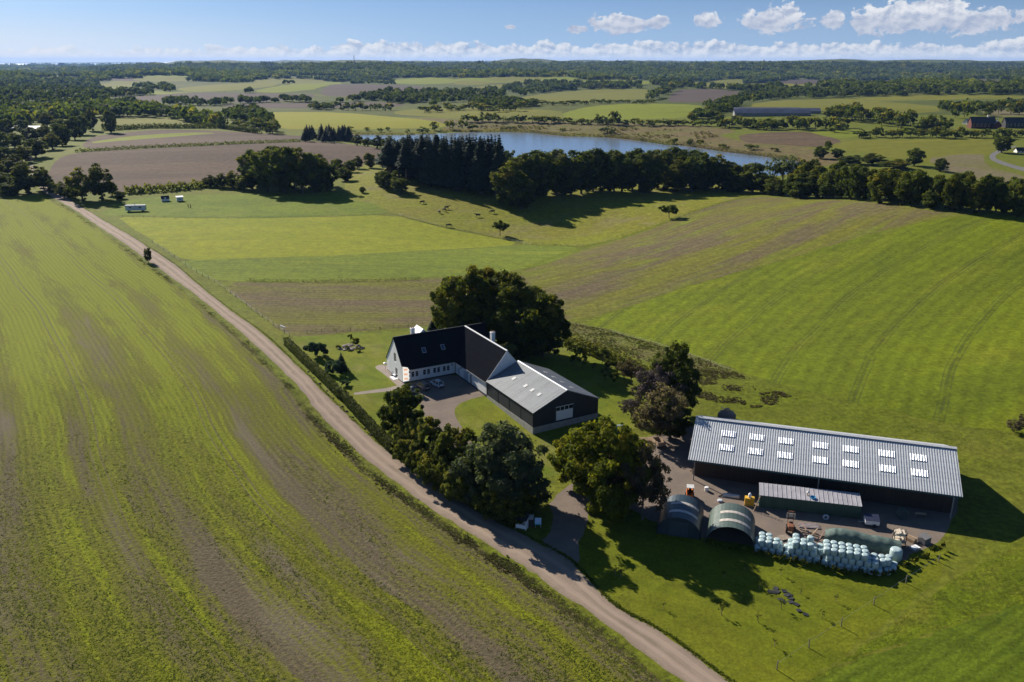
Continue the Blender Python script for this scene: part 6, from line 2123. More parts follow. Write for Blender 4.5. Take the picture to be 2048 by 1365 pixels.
# ---- windbreak, spruce stand, clumps
K_wb = [TreeKind(20 + i, 20, 13, [L_oak, L_beech, L_oak][i], 5200, 0.55, nb=70, trunk=0.1, crown_c=0.48, crown_h=0.53, low=-1.0, brad=(0.16, 0.3), nlimb=6) for i in range(3)]
K_sp = [conifer_kind(30 + i, 25, 8.5, 2600, 0.75, bare=0.12) for i in range(2)]
K_pine = conifer_kind(33, 25, 8, 2200, 0.8, bare=0.4)
gr = random.Random(21)
WBG = 'trees of the long windbreak between pasture and lake'


def along_px(pts, n):
    q = np.array(pts, float)
    seg = np.hypot(*(q[1:] - q[:-1]).T)
    cum = np.concatenate([[0], np.cumsum(seg)])
    t_ = (np.arange(n) + 0.5) / n * cum[-1]
    return [(np.interp(v, cum, q[:, 0]), np.interp(v, cum, q[:, 1])) for v in t_]


for i, (x, y) in enumerate(along_px([(1030, 402), (1100, 394), (1200, 386), (1330, 381), (1440, 381)], 30)):
    k = K_wb[gr.randrange(3)]
    hp = 88 - 0.045 * (x - 1030) + gr.uniform(-10, 8)
    tree_px(k, x + gr.uniform(-6, 6), y + gr.uniform(-8, 4), hp, 'tall leafy tree in the windbreak stretch between spruces and gap', WBG, 'windbreak_tree', gr.uniform(52, 74))
tree_px(K_wb[1], 1022, 412, 92, 'broad golden-brown tree at the spruce end of the windbreak', WBG, 'windbreak_tree', 82)
tree_px(K_wb[0], 1042, 418, 70, 'low bushy tree in front of the windbreak end near the cattle', WBG, 'windbreak_tree', 62)
for i, (x, y) in enumerate(along_px([(1585, 393), (1680, 397), (1760, 404), (1840, 411)], 20)):
    tree_px(K_wb[gr.randrange(3)], x + gr.uniform(-6, 6), y + gr.uniform(-5, 4), 72 - 0.03 * (x - 1585) + gr.uniform(-9, 9), 'dark tree in the windbreak stretch bordering the striped field', WBG, 'windbreak_tree', gr.uniform(40, 60))
for i, (x, y) in enumerate(along_px([(1870, 416), (1940, 422), (2048, 432), (2160, 444)], 18)):
    tree_px(K_wb[gr.randrange(3)], x + gr.uniform(-6, 6), y + gr.uniform(-5, 4), 68 + gr.uniform(-9, 9), 'yellowish tree in the windbreak stretch above the wheat field', WBG, 'windbreak_tree', gr.uniform(38, 56))
tree_px(K_wb[0], 1505, 385, 60, 'round tree standing alone in the windbreak gap', None, 'tree', 62)
K_bare = TreeKind(40, 20, 12, L_willow, 700, 0.6, nb=30, trunk=0.4, crown_c=0.65, crown_h=0.33, low=-0.6, nlimb=22, barkm=bark, r0=0.2)
for x in (1545, 1562, 1580):
    tree_px(K_bare, x, 392, 82 + gr.uniform(-6, 4), 'thin airy tree in front of the lake end in the windbreak gap', 'airy trees in the windbreak gap', 'tree', 40)
for x, y, h in ((1465, 384, 40), (1600, 398, 38), (1860, 418, 36), (1480, 386, 30), (1455, 383, 58), (1475, 384, 50), (1528, 388, 40), (1545, 391, 36), (1565, 393, 34), (1590, 396, 48), (1608, 397, 52)):
    tree_px(K_wb[0], x, y, h, 'low bush filling the foot of the windbreak', WBG, 'bush', h * 1.1, 'bush')

SPG = 'spruces of the dark stand in front of the lake'
for i in range(92):
    x = gr.uniform(772, 1000)
    y = 348 + (x - 772) * 0.13 + gr.uniform(-16, 16)
    hp = y - 277 + gr.uniform(-7, 5) - max(0, (820 - x)) * 0.2
    tree_px(K_pine if (x < 880 and gr.random() < 0.6) else K_sp[gr.randrange(2)], x, y, hp, 'dark tall conifer in the dense stand in front of the lake', SPG, 'spruce_tree', gr.uniform(36, 52))
for i in range(22):
    x = gr.uniform(610, 700)
    tree_px(K_sp[gr.randrange(2)], x, 281 + gr.uniform(-4, 3) + (x - 610) * 0.03, gr.uniform(24, 33), 'dark conifer in the small plantation on the lake shore', 'conifers of the shore plantation', 'spruce_tree', gr.uniform(15, 22))
for (x, y, h, w_) in ((715, 291, 22, 26), (735, 293, 18, 24), (755, 297, 26, 30), (780, 302, 30, 34), (1016, 335, 34, 26), (800, 305, 26, 34)):
    tree_px(K_wb[gr.randrange(3)], x, y, h, 'leafy tree on the lake shore beside the conifers', 'leafy shore trees', 'tree', w_)
CG = 'trees of the dense clump beside the meadow'
for (x, y, h, w_) in ((505, 378, 74, 58), (535, 384, 86, 62), (570, 386, 92, 66), (605, 387, 92, 64), (632, 386, 80, 56), (655, 382, 60, 46), (520, 372, 70, 54), (590, 378, 82, 60), (550, 372, 80, 60), (640, 374, 66, 50)):
    tree_px(K_wb[gr.randrange(3)], x, y, h, 'dark round-topped tree in the dense clump beside the meadow', CG, 'tree', w_)
for (x, y, h, w_) in ((420, 374, 24, 30), (445, 376, 30, 34), (468, 377, 36, 36), (488, 382, 26, 30), (675, 352, 34, 32), (700, 345, 24, 28), (715, 338, 26, 26), (740, 336, 30, 26), (690, 362, 26, 34), (762, 372, 30, 28), (775, 378, 36, 40), (800, 386, 30, 40), (725, 386, 12, 14)):
    tree_px(K_wb[gr.randrange(3)], x, y, h, 'bushy tree in the scrub between clump and spruces', 'bushy trees round the clump and spruces', 'bush', w_, 'bush')
# lone trees
K_lone = TreeKind(41, 8, 8.5, L_oak, 2600, 0.42, nb=34, trunk=0.28, crown_c=0.62, crown_h=0.34, low=-0.5)
tree_px(K_lone, 1000, 472, 31, 'small round lone tree by the pasture fence below the cattle', None, 'tree', 38)
tree_px(K_lone, 1338, 437, 29, 'lone windswept tree on the fence beside the striped field', None, 'tree', 42)
tree_px(K_oak, 297, 526, 31, 'small slender tree on the verge of the gravel road', None, 'tree', 17)
# left side by the road bend
LRG = 'trees lining the road bend'
for (x, y, h, w_, lab) in ((58, 388, 66, 72, 'wide yellow-brown tree at the road bend'), (88, 380, 46, 40, 'smaller tree at the road bend beside the yellow-brown one'), (165, 402, 68, 54, 'tall golden-topped tree at the meadow corner by the road'),
                           (205, 400, 74, 56, 'tall golden-topped tree closest to the long white hut'), (225, 392, 30, 26, 'low tree behind the long white hut')):
    tree_px(K_wb[1], x, y, h, lab, LRG, 'tree', w_)
for (x, y, h, w_) in ((10, 385, 40, 50), (30, 352, 44, 54), (12, 330, 36, 46), (45, 325, 34, 40), (72, 315, 38, 46), (30, 296, 30, 40), (60, 285, 30, 40), (105, 300, 34, 40), (90, 280, 30, 36), (125, 292, 44, 42), (150, 280, 46, 36), (120, 268, 30, 34),
                      (15, 275, 36, 36), (110, 390, 26, 30), (130, 396, 30, 34), (145, 398, 26, 28), (-10, 360, 44, 54), (20, 392, 26, 46), (185, 262, 46, 26), (222, 266, 44, 30), (165, 270, 38, 34), (95, 255, 30, 34), (45, 262, 22, 30), (240, 398, 16, 26), (0, 300, 36, 46)):
    tree_px(K_wb[gr.randrange(3)], x, y, h, 'leafy tree in the scattered wood along the road beyond the bend', 'trees of the wood beyond the road bend', 'tree', w_)
# right: trees round the red farm and the greenhouse
RTG = 'scattered trees between the lake and the far farms'
for (x, y, h, w_) in ((2003, 306, 34, 40), (1828, 332, 36, 36), (1880, 343, 26, 28), (1655, 300, 18, 16), (1790, 338, 20, 60), (1700, 330, 18, 50), (1745, 330, 24, 50), (1640, 318, 26, 30), (1675, 318, 20, 26)):
    tree_px(K_wb[gr.randrange(3)], x, y, h, {2003: 'round tree in the bend of the far lane', 1828: 'dark round tree standing alone beyond the windbreak', 1880: 'airy yellowish tree beside the dark round tree'}.get(x, 'bush on the rough ground at the end of the lake'), None if x in (2003, 1828, 1880) else RTG, 'tree', w_)

# ---- far trees: light meshes, single objects
def far_kind(seed, leafm, h=12, w_=11, n=150, ls=1.25, conical=False):
    g_ = np.random.default_rng(seed)
    if conical:
        k = conifer_kind(seed, 16, 6, n, 1.1, leafm, bare=0.05)
        k.crown.name = 'far_tree'
        return k.crown, 16, 6
    V, F, t_, BC = blobs_crown(g_, 12, np.array([w_ / 2, w_ / 2, h * 0.45]) * 0.9, np.array([0, 0, h * 0.48]), n, ls, low=-0.9, brad=(0.3, 0.45))
    V[:, 2] = np.maximum(V[:, 2], 0.0)
    V[:, 2] *= h / V[:, 2].max()
    tv = MB().tube([(0, 0, -0.5), (0, 0, h * 0.5)], 0.3, 5)
    TV = np.array([tuple(q) for q in tv.v])
    TF = np.array([f for f in tv.f if len(f) == 4])
    me_ = np_mesh('far_tree', np.concatenate([V, TV]), np.concatenate([F, TF + len(V)]), [leafm, bark], np.concatenate([np.zeros(len(F)), np.ones(len(TF))]), attr={'tint': ('FACE', np.concatenate([t_, np.zeros(len(TF))]))})
    return me_, h, w_


FK = [far_kind(50, L_oak), far_kind(51, L_beech), far_kind(52, L_oak, 11, 13), far_kind(53, L_bush, 9, 12), far_kind(54, L_con, conical=True, n=160)]


def far_tree(x, y, hpx, wpx, label, group, kinds=(0, 1, 2, 3)):
    P_ = at(x, y)
    me_, h, w_ = FK[kinds[gr.randrange(len(kinds))]]
    d = depth(P_)
    s = hpx * d / FPX / h
    o_ = link('far_tree', me_, None, (P_[0], P_[1], P_[2] - 0.1), (0, 0, gr.uniform(0, 6.28)), (wpx * d / FPX / w_,) * 2 + (s,))
    return tag(o_, label, 'tree', group)


def far_row(pts, n, hpx, wpx, label, group, jit=2.0, kinds=(0, 1, 2, 3)):
    for x, y in along_px(pts, n):
        far_tree(x + gr.uniform(-1, 1) * jit * 2, y + gr.uniform(-1, 0.6) * jit, hpx * gr.uniform(0.7, 1.25), wpx * gr.uniform(0.8, 1.4), label, group, kinds)


far_row([(925, 244), (1100, 246), (1200, 250), (1300, 252), (1420, 254)], 34, 13, 22, 'dark tree in the hedgerow above the lake meadow', 'hedgerow trees above the lake meadow', 2)
for (x, y, h, w_) in ((963, 238, 15, 10), (974, 238, 14, 9), (990, 239, 14, 12), (1228, 250, 28, 32), (1197, 248, 20, 20), (1215, 268, 16, 36), (1385, 246, 22, 26), (870, 262, 20, 22), (900, 260, 20, 30), (925, 260, 22, 26), (945, 261, 14, 24), (845, 268, 14, 24), (815, 268, 10, 12), (735, 262, 8, 14), (700, 262, 9, 22), (775, 262, 8, 10), (1020, 259, 7, 40), (1040, 258, 8, 10),
                     (1125, 262, 6, 20), (1350, 288, 12, 14), (1380, 293, 16, 16), (1400, 291, 12, 16), (1340, 288, 10, 20), (1445, 298, 10, 30), (1500, 300, 12, 34), (1550, 303, 8, 18), (1110, 245, 12, 30), (1285, 282, 7, 14), (760, 265, 9, 16)):
    far_tree(x, y, h, w_, 'single tree or bush on the shore and meadow beside the lake', 'single trees round the lake')
far_row([(1430, 255), (1500, 258), (1560, 258), (1640, 262), (1700, 262)], 30, 22, 26, 'dark tree in the belt in front of the long low glass barns', 'trees in front of the long barns', 6)
far_row([(1640, 238), (1720, 245), (1800, 252), (1860, 262), (1900, 268)], 34, 26, 30, 'round tree in the grove beside the red farm', 'trees of the grove by the red farm', 9)
far_row([(1710, 276), (1800, 275), (1900, 277), (2048, 276), (2100, 276)], 30, 18, 24, 'dark tree in the hedge in front of the red farm', 'hedge trees in front of the red farm', 2)
far_row([(1900, 236), (1950, 232), (2020, 230), (2060, 228)], 12, 26, 26, 'large tree behind the red farm', 'trees behind the red farm', 6)
far_row([(500, 254), (540, 262), (555, 268), (470, 256)], 14, 20, 28, 'round tree in the shore copse beside the mustard field', 'trees of the shore copse', 5)
far_row([(840, 225), (900, 222), (960, 222), (1020, 224), (1060, 214)], 16, 14, 26, 'dark tree in the hedge below the olive hill field', 'hedge trees below the olive hill field', 3)
far_row([(1060, 212), (1180, 209), (1290, 207), (1330, 200)], 16, 8, 22, 'small dark tree in the hedge above the green field', 'hedge trees above the green field', 2)
far_row([(620, 218), (680, 220), (740, 222), (790, 221)], 12, 14, 20, 'tree in the hedge at the top of the mustard field', 'hedge trees above the mustard field', 2)
far_row([(1300, 200), (1330, 192), (1345, 180)], 9, 16, 20, 'tree in the lane between olive field and far ploughed field', 'trees of the far lane', 3)


# ---- woods too far to count: one mesh of many crowns
def wood(name, polys, n, hpx, wpx, leafm, label_kind='stuff', kinds=5, quads=22, seed=1, hmin=6, hmax=17):
    g_ = np.random.default_rng(seed)
    xs, ys = [], []
    for poly, share in polys:
        q = np.array(poly, float)
        need = int(n * share)
        while need > 0:
            x = g_.uniform(q[:, 0].min(), q[:, 0].max(), need * 3 + 10)
            y = g_.uniform(q[:, 1].min(), q[:, 1].max(), need * 3 + 10)
            ok_ = inside(x, y, [tuple(v) for v in q])
            x, y = x[ok_][:need], y[ok_][:need]
            xs.append(x)
            ys.append(y)
            need -= len(x)
    x, y = np.concatenate(xs), np.concatenate(ys)
    P_ = cast(x, y)
    ok_ = (P_[:, 1] < 20000)
    for (nm, poly, m_) in FIELDS:
        if nm == 'far_field':
            ok_ &= ~inside(P_[:, 0], P_[:, 1], poly)
    P_ = P_[ok_]
    d = P_[:, 1] * math.cos(PITCH) + (CAMZ - P_[:, 2]) * math.sin(PITCH)
    h = np.clip(hpx * d / FPX, hmin, hmax) * g_.uniform(0.7, 1.25, len(d))
    w_ = np.maximum(wpx * d / FPX, h * 0.8) * g_.uniform(0.8, 1.3, len(d))
    m = len(d)
    u = unit(m * quads, g_).reshape(m, quads, 3)
    u[:, :, 2] = np.abs(u[:, :, 2]) * 1.0 - 0.25
    lump = g_.uniform(0.75, 1.1, (m, quads, 1))
    C = P_[:, None, :] + u * lump * np.stack([w_ / 2, w_ / 2, h * 0.5], 1)[:, None, :] + np.stack([0 * h, 0 * h, h * 0.5], 1)[:, None, :]
    N = u + unit(m * quads, g_).reshape(m, quads, 3) * 0.45
    N = N.reshape(-1, 3)
    N /= np.linalg.norm(N, axis=1, keepdims=True)
    sz = np.repeat(np.maximum(w_ * 0.30, h * 0.24), quads) * g_.uniform(0.7, 1.25, m * quads)
    V, F = leaf_quads(C.reshape(-1, 3), N, sz, g_)
    t_ = np.clip(np.repeat(g_.normal(0.42, 0.2, m), quads) + g_.normal(0, 0.12, m * quads), 0, 1)
    o_ = link(name, np_mesh(name, V, F, [leafm], attr={'tint': ('FACE', t_)}))
    return tag(o_, kind='stuff')


# wood behind the road bend, on the left
wood('distant_wood', [([(0, 232), (60, 225), (200, 215), (330, 225), (440, 250), (450, 258), (400, 250), (330, 236), (200, 236), (100, 244), (0, 262)], 1.0)], 420, 24, 18, L_oak, seed=61, hmax=16)
wood('distant_wood', [([(-60, 150), (200, 165), (300, 190), (250, 205), (330, 222), (120, 225), (-60, 240)], 0.8), ([(440, 232), (500, 222), (540, 236), (550, 252), (470, 246)], 0.2)], 700, 16, 14, L_oak, seed=62)
# belts of trees round the far fields
belts = [([(240, 176), (330, 172), (350, 182), (280, 196), (240, 195)], .05), ([(410, 192), (500, 186), (520, 192), (420, 200)], .03), ([(330, 205), (620, 202), (640, 212), (500, 214), (330, 212)], .07), ([(560, 212), (800, 198), (860, 205), (640, 222)], .07),
         ([(540, 160), (700, 158), (690, 168), (560, 170)], .05), ([(700, 160), (790, 158), (800, 170), (760, 176), (700, 168)], .04), ([(890, 190), (1000, 178), (1060, 166), (1200, 170), (1290, 168), (1290, 178), (1150, 180), (1040, 192), (920, 205), (860, 212)], .14), ([(790, 186), (920, 186), (880, 204), (700, 214), (700, 200)], .07),
         ([(930, 205), (1035, 205), (1080, 214), (960, 218)], .06), ([(1300, 165), (1380, 160), (1390, 176), (1330, 178)], .04), ([(1390, 175), (1560, 174), (1560, 184), (1400, 182)], .05), ([(1480, 188), (1560, 180), (1720, 188), (1700, 196), (1540, 200), (1490, 212), (1430, 214)], .10), ([(1700, 182), (2060, 180), (2060, 190), (1720, 194)], .09), ([(1600, 214), (1700, 206), (1900, 212), (1990, 214), (2060, 204), (2060, 215), (1940, 226), (1860, 220), (1640, 214)], .08), ([(1400, 214), (1470, 208), (1480, 216), (1420, 238), (1380, 240)], .06)]
wood('distant_wood', belts, 2000, 13, 13, L_oak, seed=63)
wood('distant_wood', [([(-100, 141), (420, 142), (700, 146), (1000, 147), (1400, 149), (2150, 156), (2150, 184), (1700, 178), (1480, 166), (1300, 162), (1100, 158), (900, 155), (700, 158), (480, 166), (300, 160), (150, 164), (-100, 168)], 1.0)], 3800, 8, 14, L_oak, seed=64, hmin=8, hmax=17)
wood('distant_wood', [([(-100, 133), (500, 131), (1000, 129.5), (2150, 131), (2150, 154), (1400, 148), (1000, 147), (400, 142), (-100, 141)], 1.0)], 2600, 5, 16, L_oak, seed=65, hmin=10, hmax=20)

# ------------------------------------------------------------------ fences, posts, saplings and other small things
post_w = mat_plain('fence_post', (0.20, 0.165, 0.125), 0.9, var=0.3)
post_me = MB().tube([(0, 0, -0.3), (0, 0, 1.25)], [0.07, 0.06], 6).mesh('post', post_w)


def fence(pxline, n, label, wires=(0.55, 1.05), hs=1.0):
    P_ = along_px(pxline, n)
    Q = cast([a for a, b in P_], [b for a, b in P_])
    e_ = empty('wire_fence', tuple(Q[0]), 0, label, 'fence')
    for q in Q:
        link('post', post_me, e_, tuple(Vector(q) - Vector(Q[0])), (gr.uniform(-.05, .05), gr.uniform(-.05, .05), 0), (hs, hs, hs))
    for z in wires:
        mb = MB()
        mb.tube([tuple(Vector(q) - Vector(Q[0]) + Vector((0, 0, z * hs))) for q in Q], 0.012, 4)
        mb.build('wire', metal_grey, e_)
    return e_


fence([(792, 430), (880, 454), (960, 470), (1060, 491), (1172, 495)], 34, 'wire fence with wooden posts between bright ley and cattle pasture')
fence([(1172, 495), (1340, 442), (1500, 394)], 34, 'wire fence on the bank between cattle pasture and striped field')
fence([(235, 434), (400, 438), (560, 437), (780, 430)], 26, 'low wire fence between hut meadow and bright ley')
fence([(300, 482), (395, 547), (432, 566), (520, 632), (585, 678)], 26, 'roadside wire fence along the leys and the stubble field')
fence([(490, 562), (620, 564), (760, 562), (850, 558)], 14, 'wire fence on the dark bank above the stubble field')
fence([(600, 668), (700, 663), (800, 656), (860, 650)], 9, 'garden fence below the stubble field')
fence([(1200, 660), (1300, 688), (1400, 722), (1480, 748)], 7, 'wire fence along the top of the weedy strip')
fence([(1910, 1104), (1851, 1141), (1789, 1182), (1719, 1229), (1626, 1290), (1521, 1362)], 6, 'widely spaced post fence along the edge of the lower lawn', wires=(0.9,), hs=1.25)
scrub_line([(1045, 541), (1170, 494), (1340, 441), (1500, 394)], 3, 4, 'grassy bank under the fence beside the striped field', L_bush, rough=0.5, name='grass_bank')
scrub_line([(800, 432), (880, 454), (960, 469), (1060, 489), (1168, 494)], 3, 4, 'rough grass under the pasture fence', L_bush, rough=0.5, name='grass_bank')
scrub_line([(1700, 806), (1850, 838), (1990, 864), (2100, 880)], 3, 5, 'dark grass line at the foot of the wheat field', L_hedge, rough=0.5, name='grass_bank')
scrub_line([(235, 433), (400, 437), (560, 436), (780, 430)], 2, 3, 'thin grass line between hut meadow and bright ley', L_bush, rough=0.5, name='grass_bank')
scrub_line([(1230, 1153), (1340, 1232), (1400, 1277), (1470, 1327), (1520, 1360)], 6, 6, 'young low hedge planted along the lower lawn and road', L_bush, rough=0.5, name='young_hedge', dens=1.2)
for (x, y, h, w_) in ((2028, 864, 26, 34), (2052, 858, 32, 40), (2080, 862, 28, 40)):
    tree_px(K_brown, x, y, h, 'low brownish shrub in the thicket at the corner of the wheat field', 'shrubs of the wheat field corner', 'shrub', w_, 'shrub')

# shrubs planted in a row below the bales
for i, (x, y) in enumerate(along_px([(1402, 1088), (1450, 1100), (1520, 1112), (1600, 1130), (1680, 1148), (1740, 1155), (1790, 1148), (1840, 1122), (1890, 1096)], 46)):
    tree_px(K_small, x + gr.uniform(-2, 2), y + gr.uniform(-2, 2), gr.uniform(10, 19), 'young shrub in the planted row round the bale yard', 'young shrubs planted round the bale yard', 'young_shrub', gr.uniform(9, 15), 'shrub')
# saplings with stakes
K_sap = TreeKind(60, 2.4, 1.5, L_bush, 110, 0.13, nb=9, trunk=0.45, crown_c=0.62, crown_h=0.34, low=-0.8, r0=0.03, nlimb=6)
stake_me = MB().box(-0.035, 0.035, -0.035, 0.035, -0.2, 1.5).mesh('stake', wood_pale)
for (x, y, h) in ((1328, 1219, 18), (1443, 1230, 26), (1481, 1197, 14), (1520, 1179, 18), (1562, 1219, 24), (1517, 1245, 22), (1548, 1294, 20), (1672, 1205, 18), (1643, 1236, 20), (1448, 1157, 18), (1562, 1151, 18), (1490, 1140, 16), (1600, 1188, 14), (1242, 1158, 26), (1232, 1152, 22)):
    o = tree_px(K_sap, x, y, h, 'staked sapling on the lower lawn', 'staked saplings on the lower lawn', 'sapling', None, 'sapling')
    link('stake', stake_me, o, (0.14, 0.05, 0))
# dark mats on the lawn
mat_me = MB().prism([(-0.45, -0.4, 0.03), (0.45, -0.4, 0.05), (0.45, 0.4, 0.03), (-0.45, 0.4, 0.08)], (0, 0, 0.05)).mesh('ground_mat', mat_plain('black_mat', (0.018, 0.02, 0.024), 0.7))
for (x, y) in ((890, 306), (908, 309), (922, 306), (915, 292), (955, 303), (966, 322), (984, 336), (937, 343), (948, 350), (985, 353), (1010, 364), (1021, 392), (1053, 410), (978, 320)):
    q = at(1150 + x / 2.2806, 1050 + y / 2.2806)
    o = link('ground_mat', mat_me, None, q, (gr.uniform(-.1, .1), gr.uniform(-.2, .2), gr.uniform(0, 3)))
    tag(o, 'square black ground mat lying on the lower lawn', 'mat', 'black mats on the lower lawn')
# molehills along the hedge
mole_me = MB().lathe([(0.34, -0.02), (0.28, 0.1), (0.14, 0.2), (0.03, 0.23)], 9).mesh('molehill', mat_plain('mole_soil', (0.05, 0.038, 0.028), 0.95, var=0.3))
for (x, y) in ((330, 663), (388, 722), (460, 790), (520, 862), (605, 945), (650, 992), (708, 1048), (825, 1160), (888, 1222), (276, 606)):
    q = at(560 + x * 0.2052, 620 + y * 0.2052)
    s_ = gr.uniform(0.8, 1.4)
    tag(link('molehill', mole_me, None, q, (0, 0, gr.uniform(0, 6)), (s_, s_, s_)), 'dark molehill on the verge between hedge and road', 'molehill', 'molehills on the verge')
# two dark posts by the huts and beacons
for (x, y) in ((376.5, 415), (381.5, 416)):
    tag(link('dark_post', MB().tube([(0, 0, -0.2), (0, 0, 2.1)], [0.22, 0.2], 8).mesh('dark_post', wood_dark), None, at(x, y)), 'dark upright post standing in the meadow beside the white box hut', 'post', 'two dark posts in the hut meadow')

# ------------------------------------------------------------------ cattle
def skin_mesh(name, verts, edges_, radii, mat, root=0, sub=1):
    me = bpy.data.meshes.new(name + '_skel')
    me.from_pydata(verts, edges_, [])
    o = bpy.data.objects.new(name + '_skel', me)
    COL.objects.link(o)
    o.modifiers.new('skin', 'SKIN')
    for i, r_ in enumerate(radii):
        sv = me.skin_vertices[0].data[i]
        sv.radius = r_ if hasattr(r_, '__len__') else (r_, r_)
        sv.use_root = (i == root)
    m = o.modifiers.new('sub', 'SUBSURF')
    m.levels = sub
    m.render_levels = sub
    dg = bpy.context.evaluated_depsgraph_get()
    out = bpy.data.meshes.new_from_object(o.evaluated_get(dg))
    out.name = name
    out.materials.clear()
    out.materials.append(mat)
    bpy.data.objects.remove(o)
    bpy.data.meshes.remove(me)
    return out


cow_hide = mat_plain('dark_hide', (0.022, 0.015, 0.012), 0.7, var=0.3)


def cow_mesh(name, grazing):
    v = [(-0.75, 0, 1.12), (-0.35, 0, 1.05), (0.15, 0, 1.0), (0.6, 0, 1.08), (0.95, 0, 1.2)]
    r_ = [(0.26, 0.26), (0.34, 0.36), (0.36, 0.40), (0.32, 0.36), (0.18, 0.22)]
    e_ = [(0, 1), (1, 2), (2, 3), (3, 4)]
    if grazing:
        v += [(1.25, 0, 0.75), (1.42, 0, 0.38), (1.55, 0, 0.15)]
    else:
        v += [(1.22, 0, 1.42), (1.5, 0, 1.42), (1.75, 0, 1.28)]
    r_ += [(0.14, 0.17), (0.13, 0.14), (0.08, 0.09)]
    e_ += [(4, 5), (5, 6), (6, 7)]
    b = len(v)
    for (hx, sy, root_, front) in ((-0.72, -1, 0, 0), (-0.72, 1, 0, 0), (0.62, -1, 3, 1), (0.62, 1, 3, 1)):
        i = len(v)
        kx = hx + (0.06 if front else 0.08)
        ky = hx + (0.02 if front else -0.14)
        v += [(hx, sy * 0.24, 0.86), (kx, sy * 0.25, 0.62), (ky, sy * 0.25, 0.36), (ky + 0.03, sy * 0.25, 0.1), (ky + 0.09, sy * 0.25, 0.02)]
        r_ += [(0.14, 0.16), (0.10, 0.10), (0.06, 0.06), (0.055, 0.055), (0.065, 0.05)]
        e_ += [(root_, i), (i, i + 1), (i + 1, i + 2), (i + 2, i + 3), (i + 3, i + 4)]
    i = len(v)
    v += [(-1.0, 0, 1.15), (-1.08, 0, 0.75), (-1.08, 0, 0.45)]
    r_ += [(0.05, 0.05), (0.03, 0.03), (0.04, 0.04)]
    e_ += [(0, i), (i, i + 1), (i + 1, i + 2)]
    return skin_mesh(name, v, e_, r_, cow_hide, root=2)


cow_a, cow_b = cow_mesh('cow', True), cow_mesh('cow', False)
for (x, y, rz, m_, lab) in ((879, 427, 1.9, cow_a, 'dark cow facing away, one of the trio on the dry slope'), (888.5, 423, -0.8, cow_a, 'dark cow turned aside, middle of the trio on the dry slope'), (893, 419, 0.4, cow_b, 'dark cow standing broadside, topmost of the trio on the dry slope'),
                            (956, 434.5, 3.3, cow_b, 'dark cow standing broadside closer to the lone tree'), (985, 427, 3.3, cow_a, 'dark cow broadside just below the golden windbreak end'), (844, 408, 0.5, cow_a, 'dark cow grazing at the shadow of the spruces'), (897, 455, 0.2, cow_a, 'dark cow lying low by the pasture fence')):
    q = at(x, y)
    tag(link('cow', m_, None, q, (0, 0, rz), (1.35, 1.35, 1.35)), lab, 'cow', 'dark cattle on the pasture')

# ------------------------------------------------------------------ far buildings
f_brick = mat_plain('far_brick_shaded', (0.14, 0.045, 0.03), 0.85, var=0.15)  # brick darkened, the shadow on the far walls is in the colour
f_white = mat_plain('far_white', (0.7, 0.69, 0.66), 0.8, var=0.05)
f_grey = mat_plain('far_grey_wall', (0.25, 0.25, 0.25), 0.8, var=0.1)
f_roofd = mat_plain('far_dark_roof', (0.035, 0.034, 0.038), 0.6, var=0.2)
f_roofg = mat_plain('far_grey_roof', (0.17, 0.17, 0.20), 0.5, var=0.15, scale=0.1)
f_roofl = mat_plain('far_light_roof', (0.42, 0.41, 0.41), 0.5, var=0.15, scale=0.1)


def house_far(px, py, wpx, hpx, rz, wallm, roofm, label, nwin=4, depth_k=0.5, chim=True, name='farm_house', dmin=6.0, pitch=0.5):
    P_ = at(px, py)
    d = depth(P_)
    w_ = wpx * d / FPX
    hh = hpx * d / FPX
    dp = max(dmin, w_ * depth_k)
    eh = hh * (1 - pitch)
    e_ = empty(name, (P_[0], P_[1], P_[2] - 0.3), rz, label, 'building')
    MB().prism([(-w_ / 2, 0, 0), (-w_ / 2, dp, 0), (-w_ / 2, dp, eh), (-w_ / 2, dp / 2, hh - 0.3), (-w_ / 2, 0, eh)], (w_, 0, 0)).build('wall', wallm, e_)
    r_ = MB()
    ov_ = 0.5
    k_ = (hh - eh) / (dp / 2)
    for s in (0, 1):
        y0, yr = (-ov_, dp / 2) if s == 0 else (dp + ov_, dp / 2)
        MB().prism([(-w_ / 2 - ov_, y0, eh - ov_ * k_), (w_ / 2 + ov_, y0, eh - ov_ * k_), (w_ / 2 + ov_, yr, hh), (-w_ / 2 - ov_, yr, hh)], (0, 0, 0.3)).build('roof', roofm, e_)
    for k in range(nwin):
        x = -w_ / 2 + (k + 0.5) * w_ / nwin
        ww = min(1.6, w_ / nwin * 0.35)
        f_ = MB().box(x - ww / 2 - 0.12, x + ww / 2 + 0.12, -0.06, -0.003, eh * 0.35, eh * 0.82).build('window', f_white, e_)
        MB().box(x - ww / 2, x + ww / 2, -0.10, -0.062, eh * 0.39, eh * 0.78).build('pane', glass, f_)
    if chim:
        MB().box(w_ * 0.2, w_ * 0.2 + 1.2, dp / 2 - 0.6, dp / 2 + 0.6, hh - 1, hh + 2.2).build('chimney', f_white, e_)
    return e_


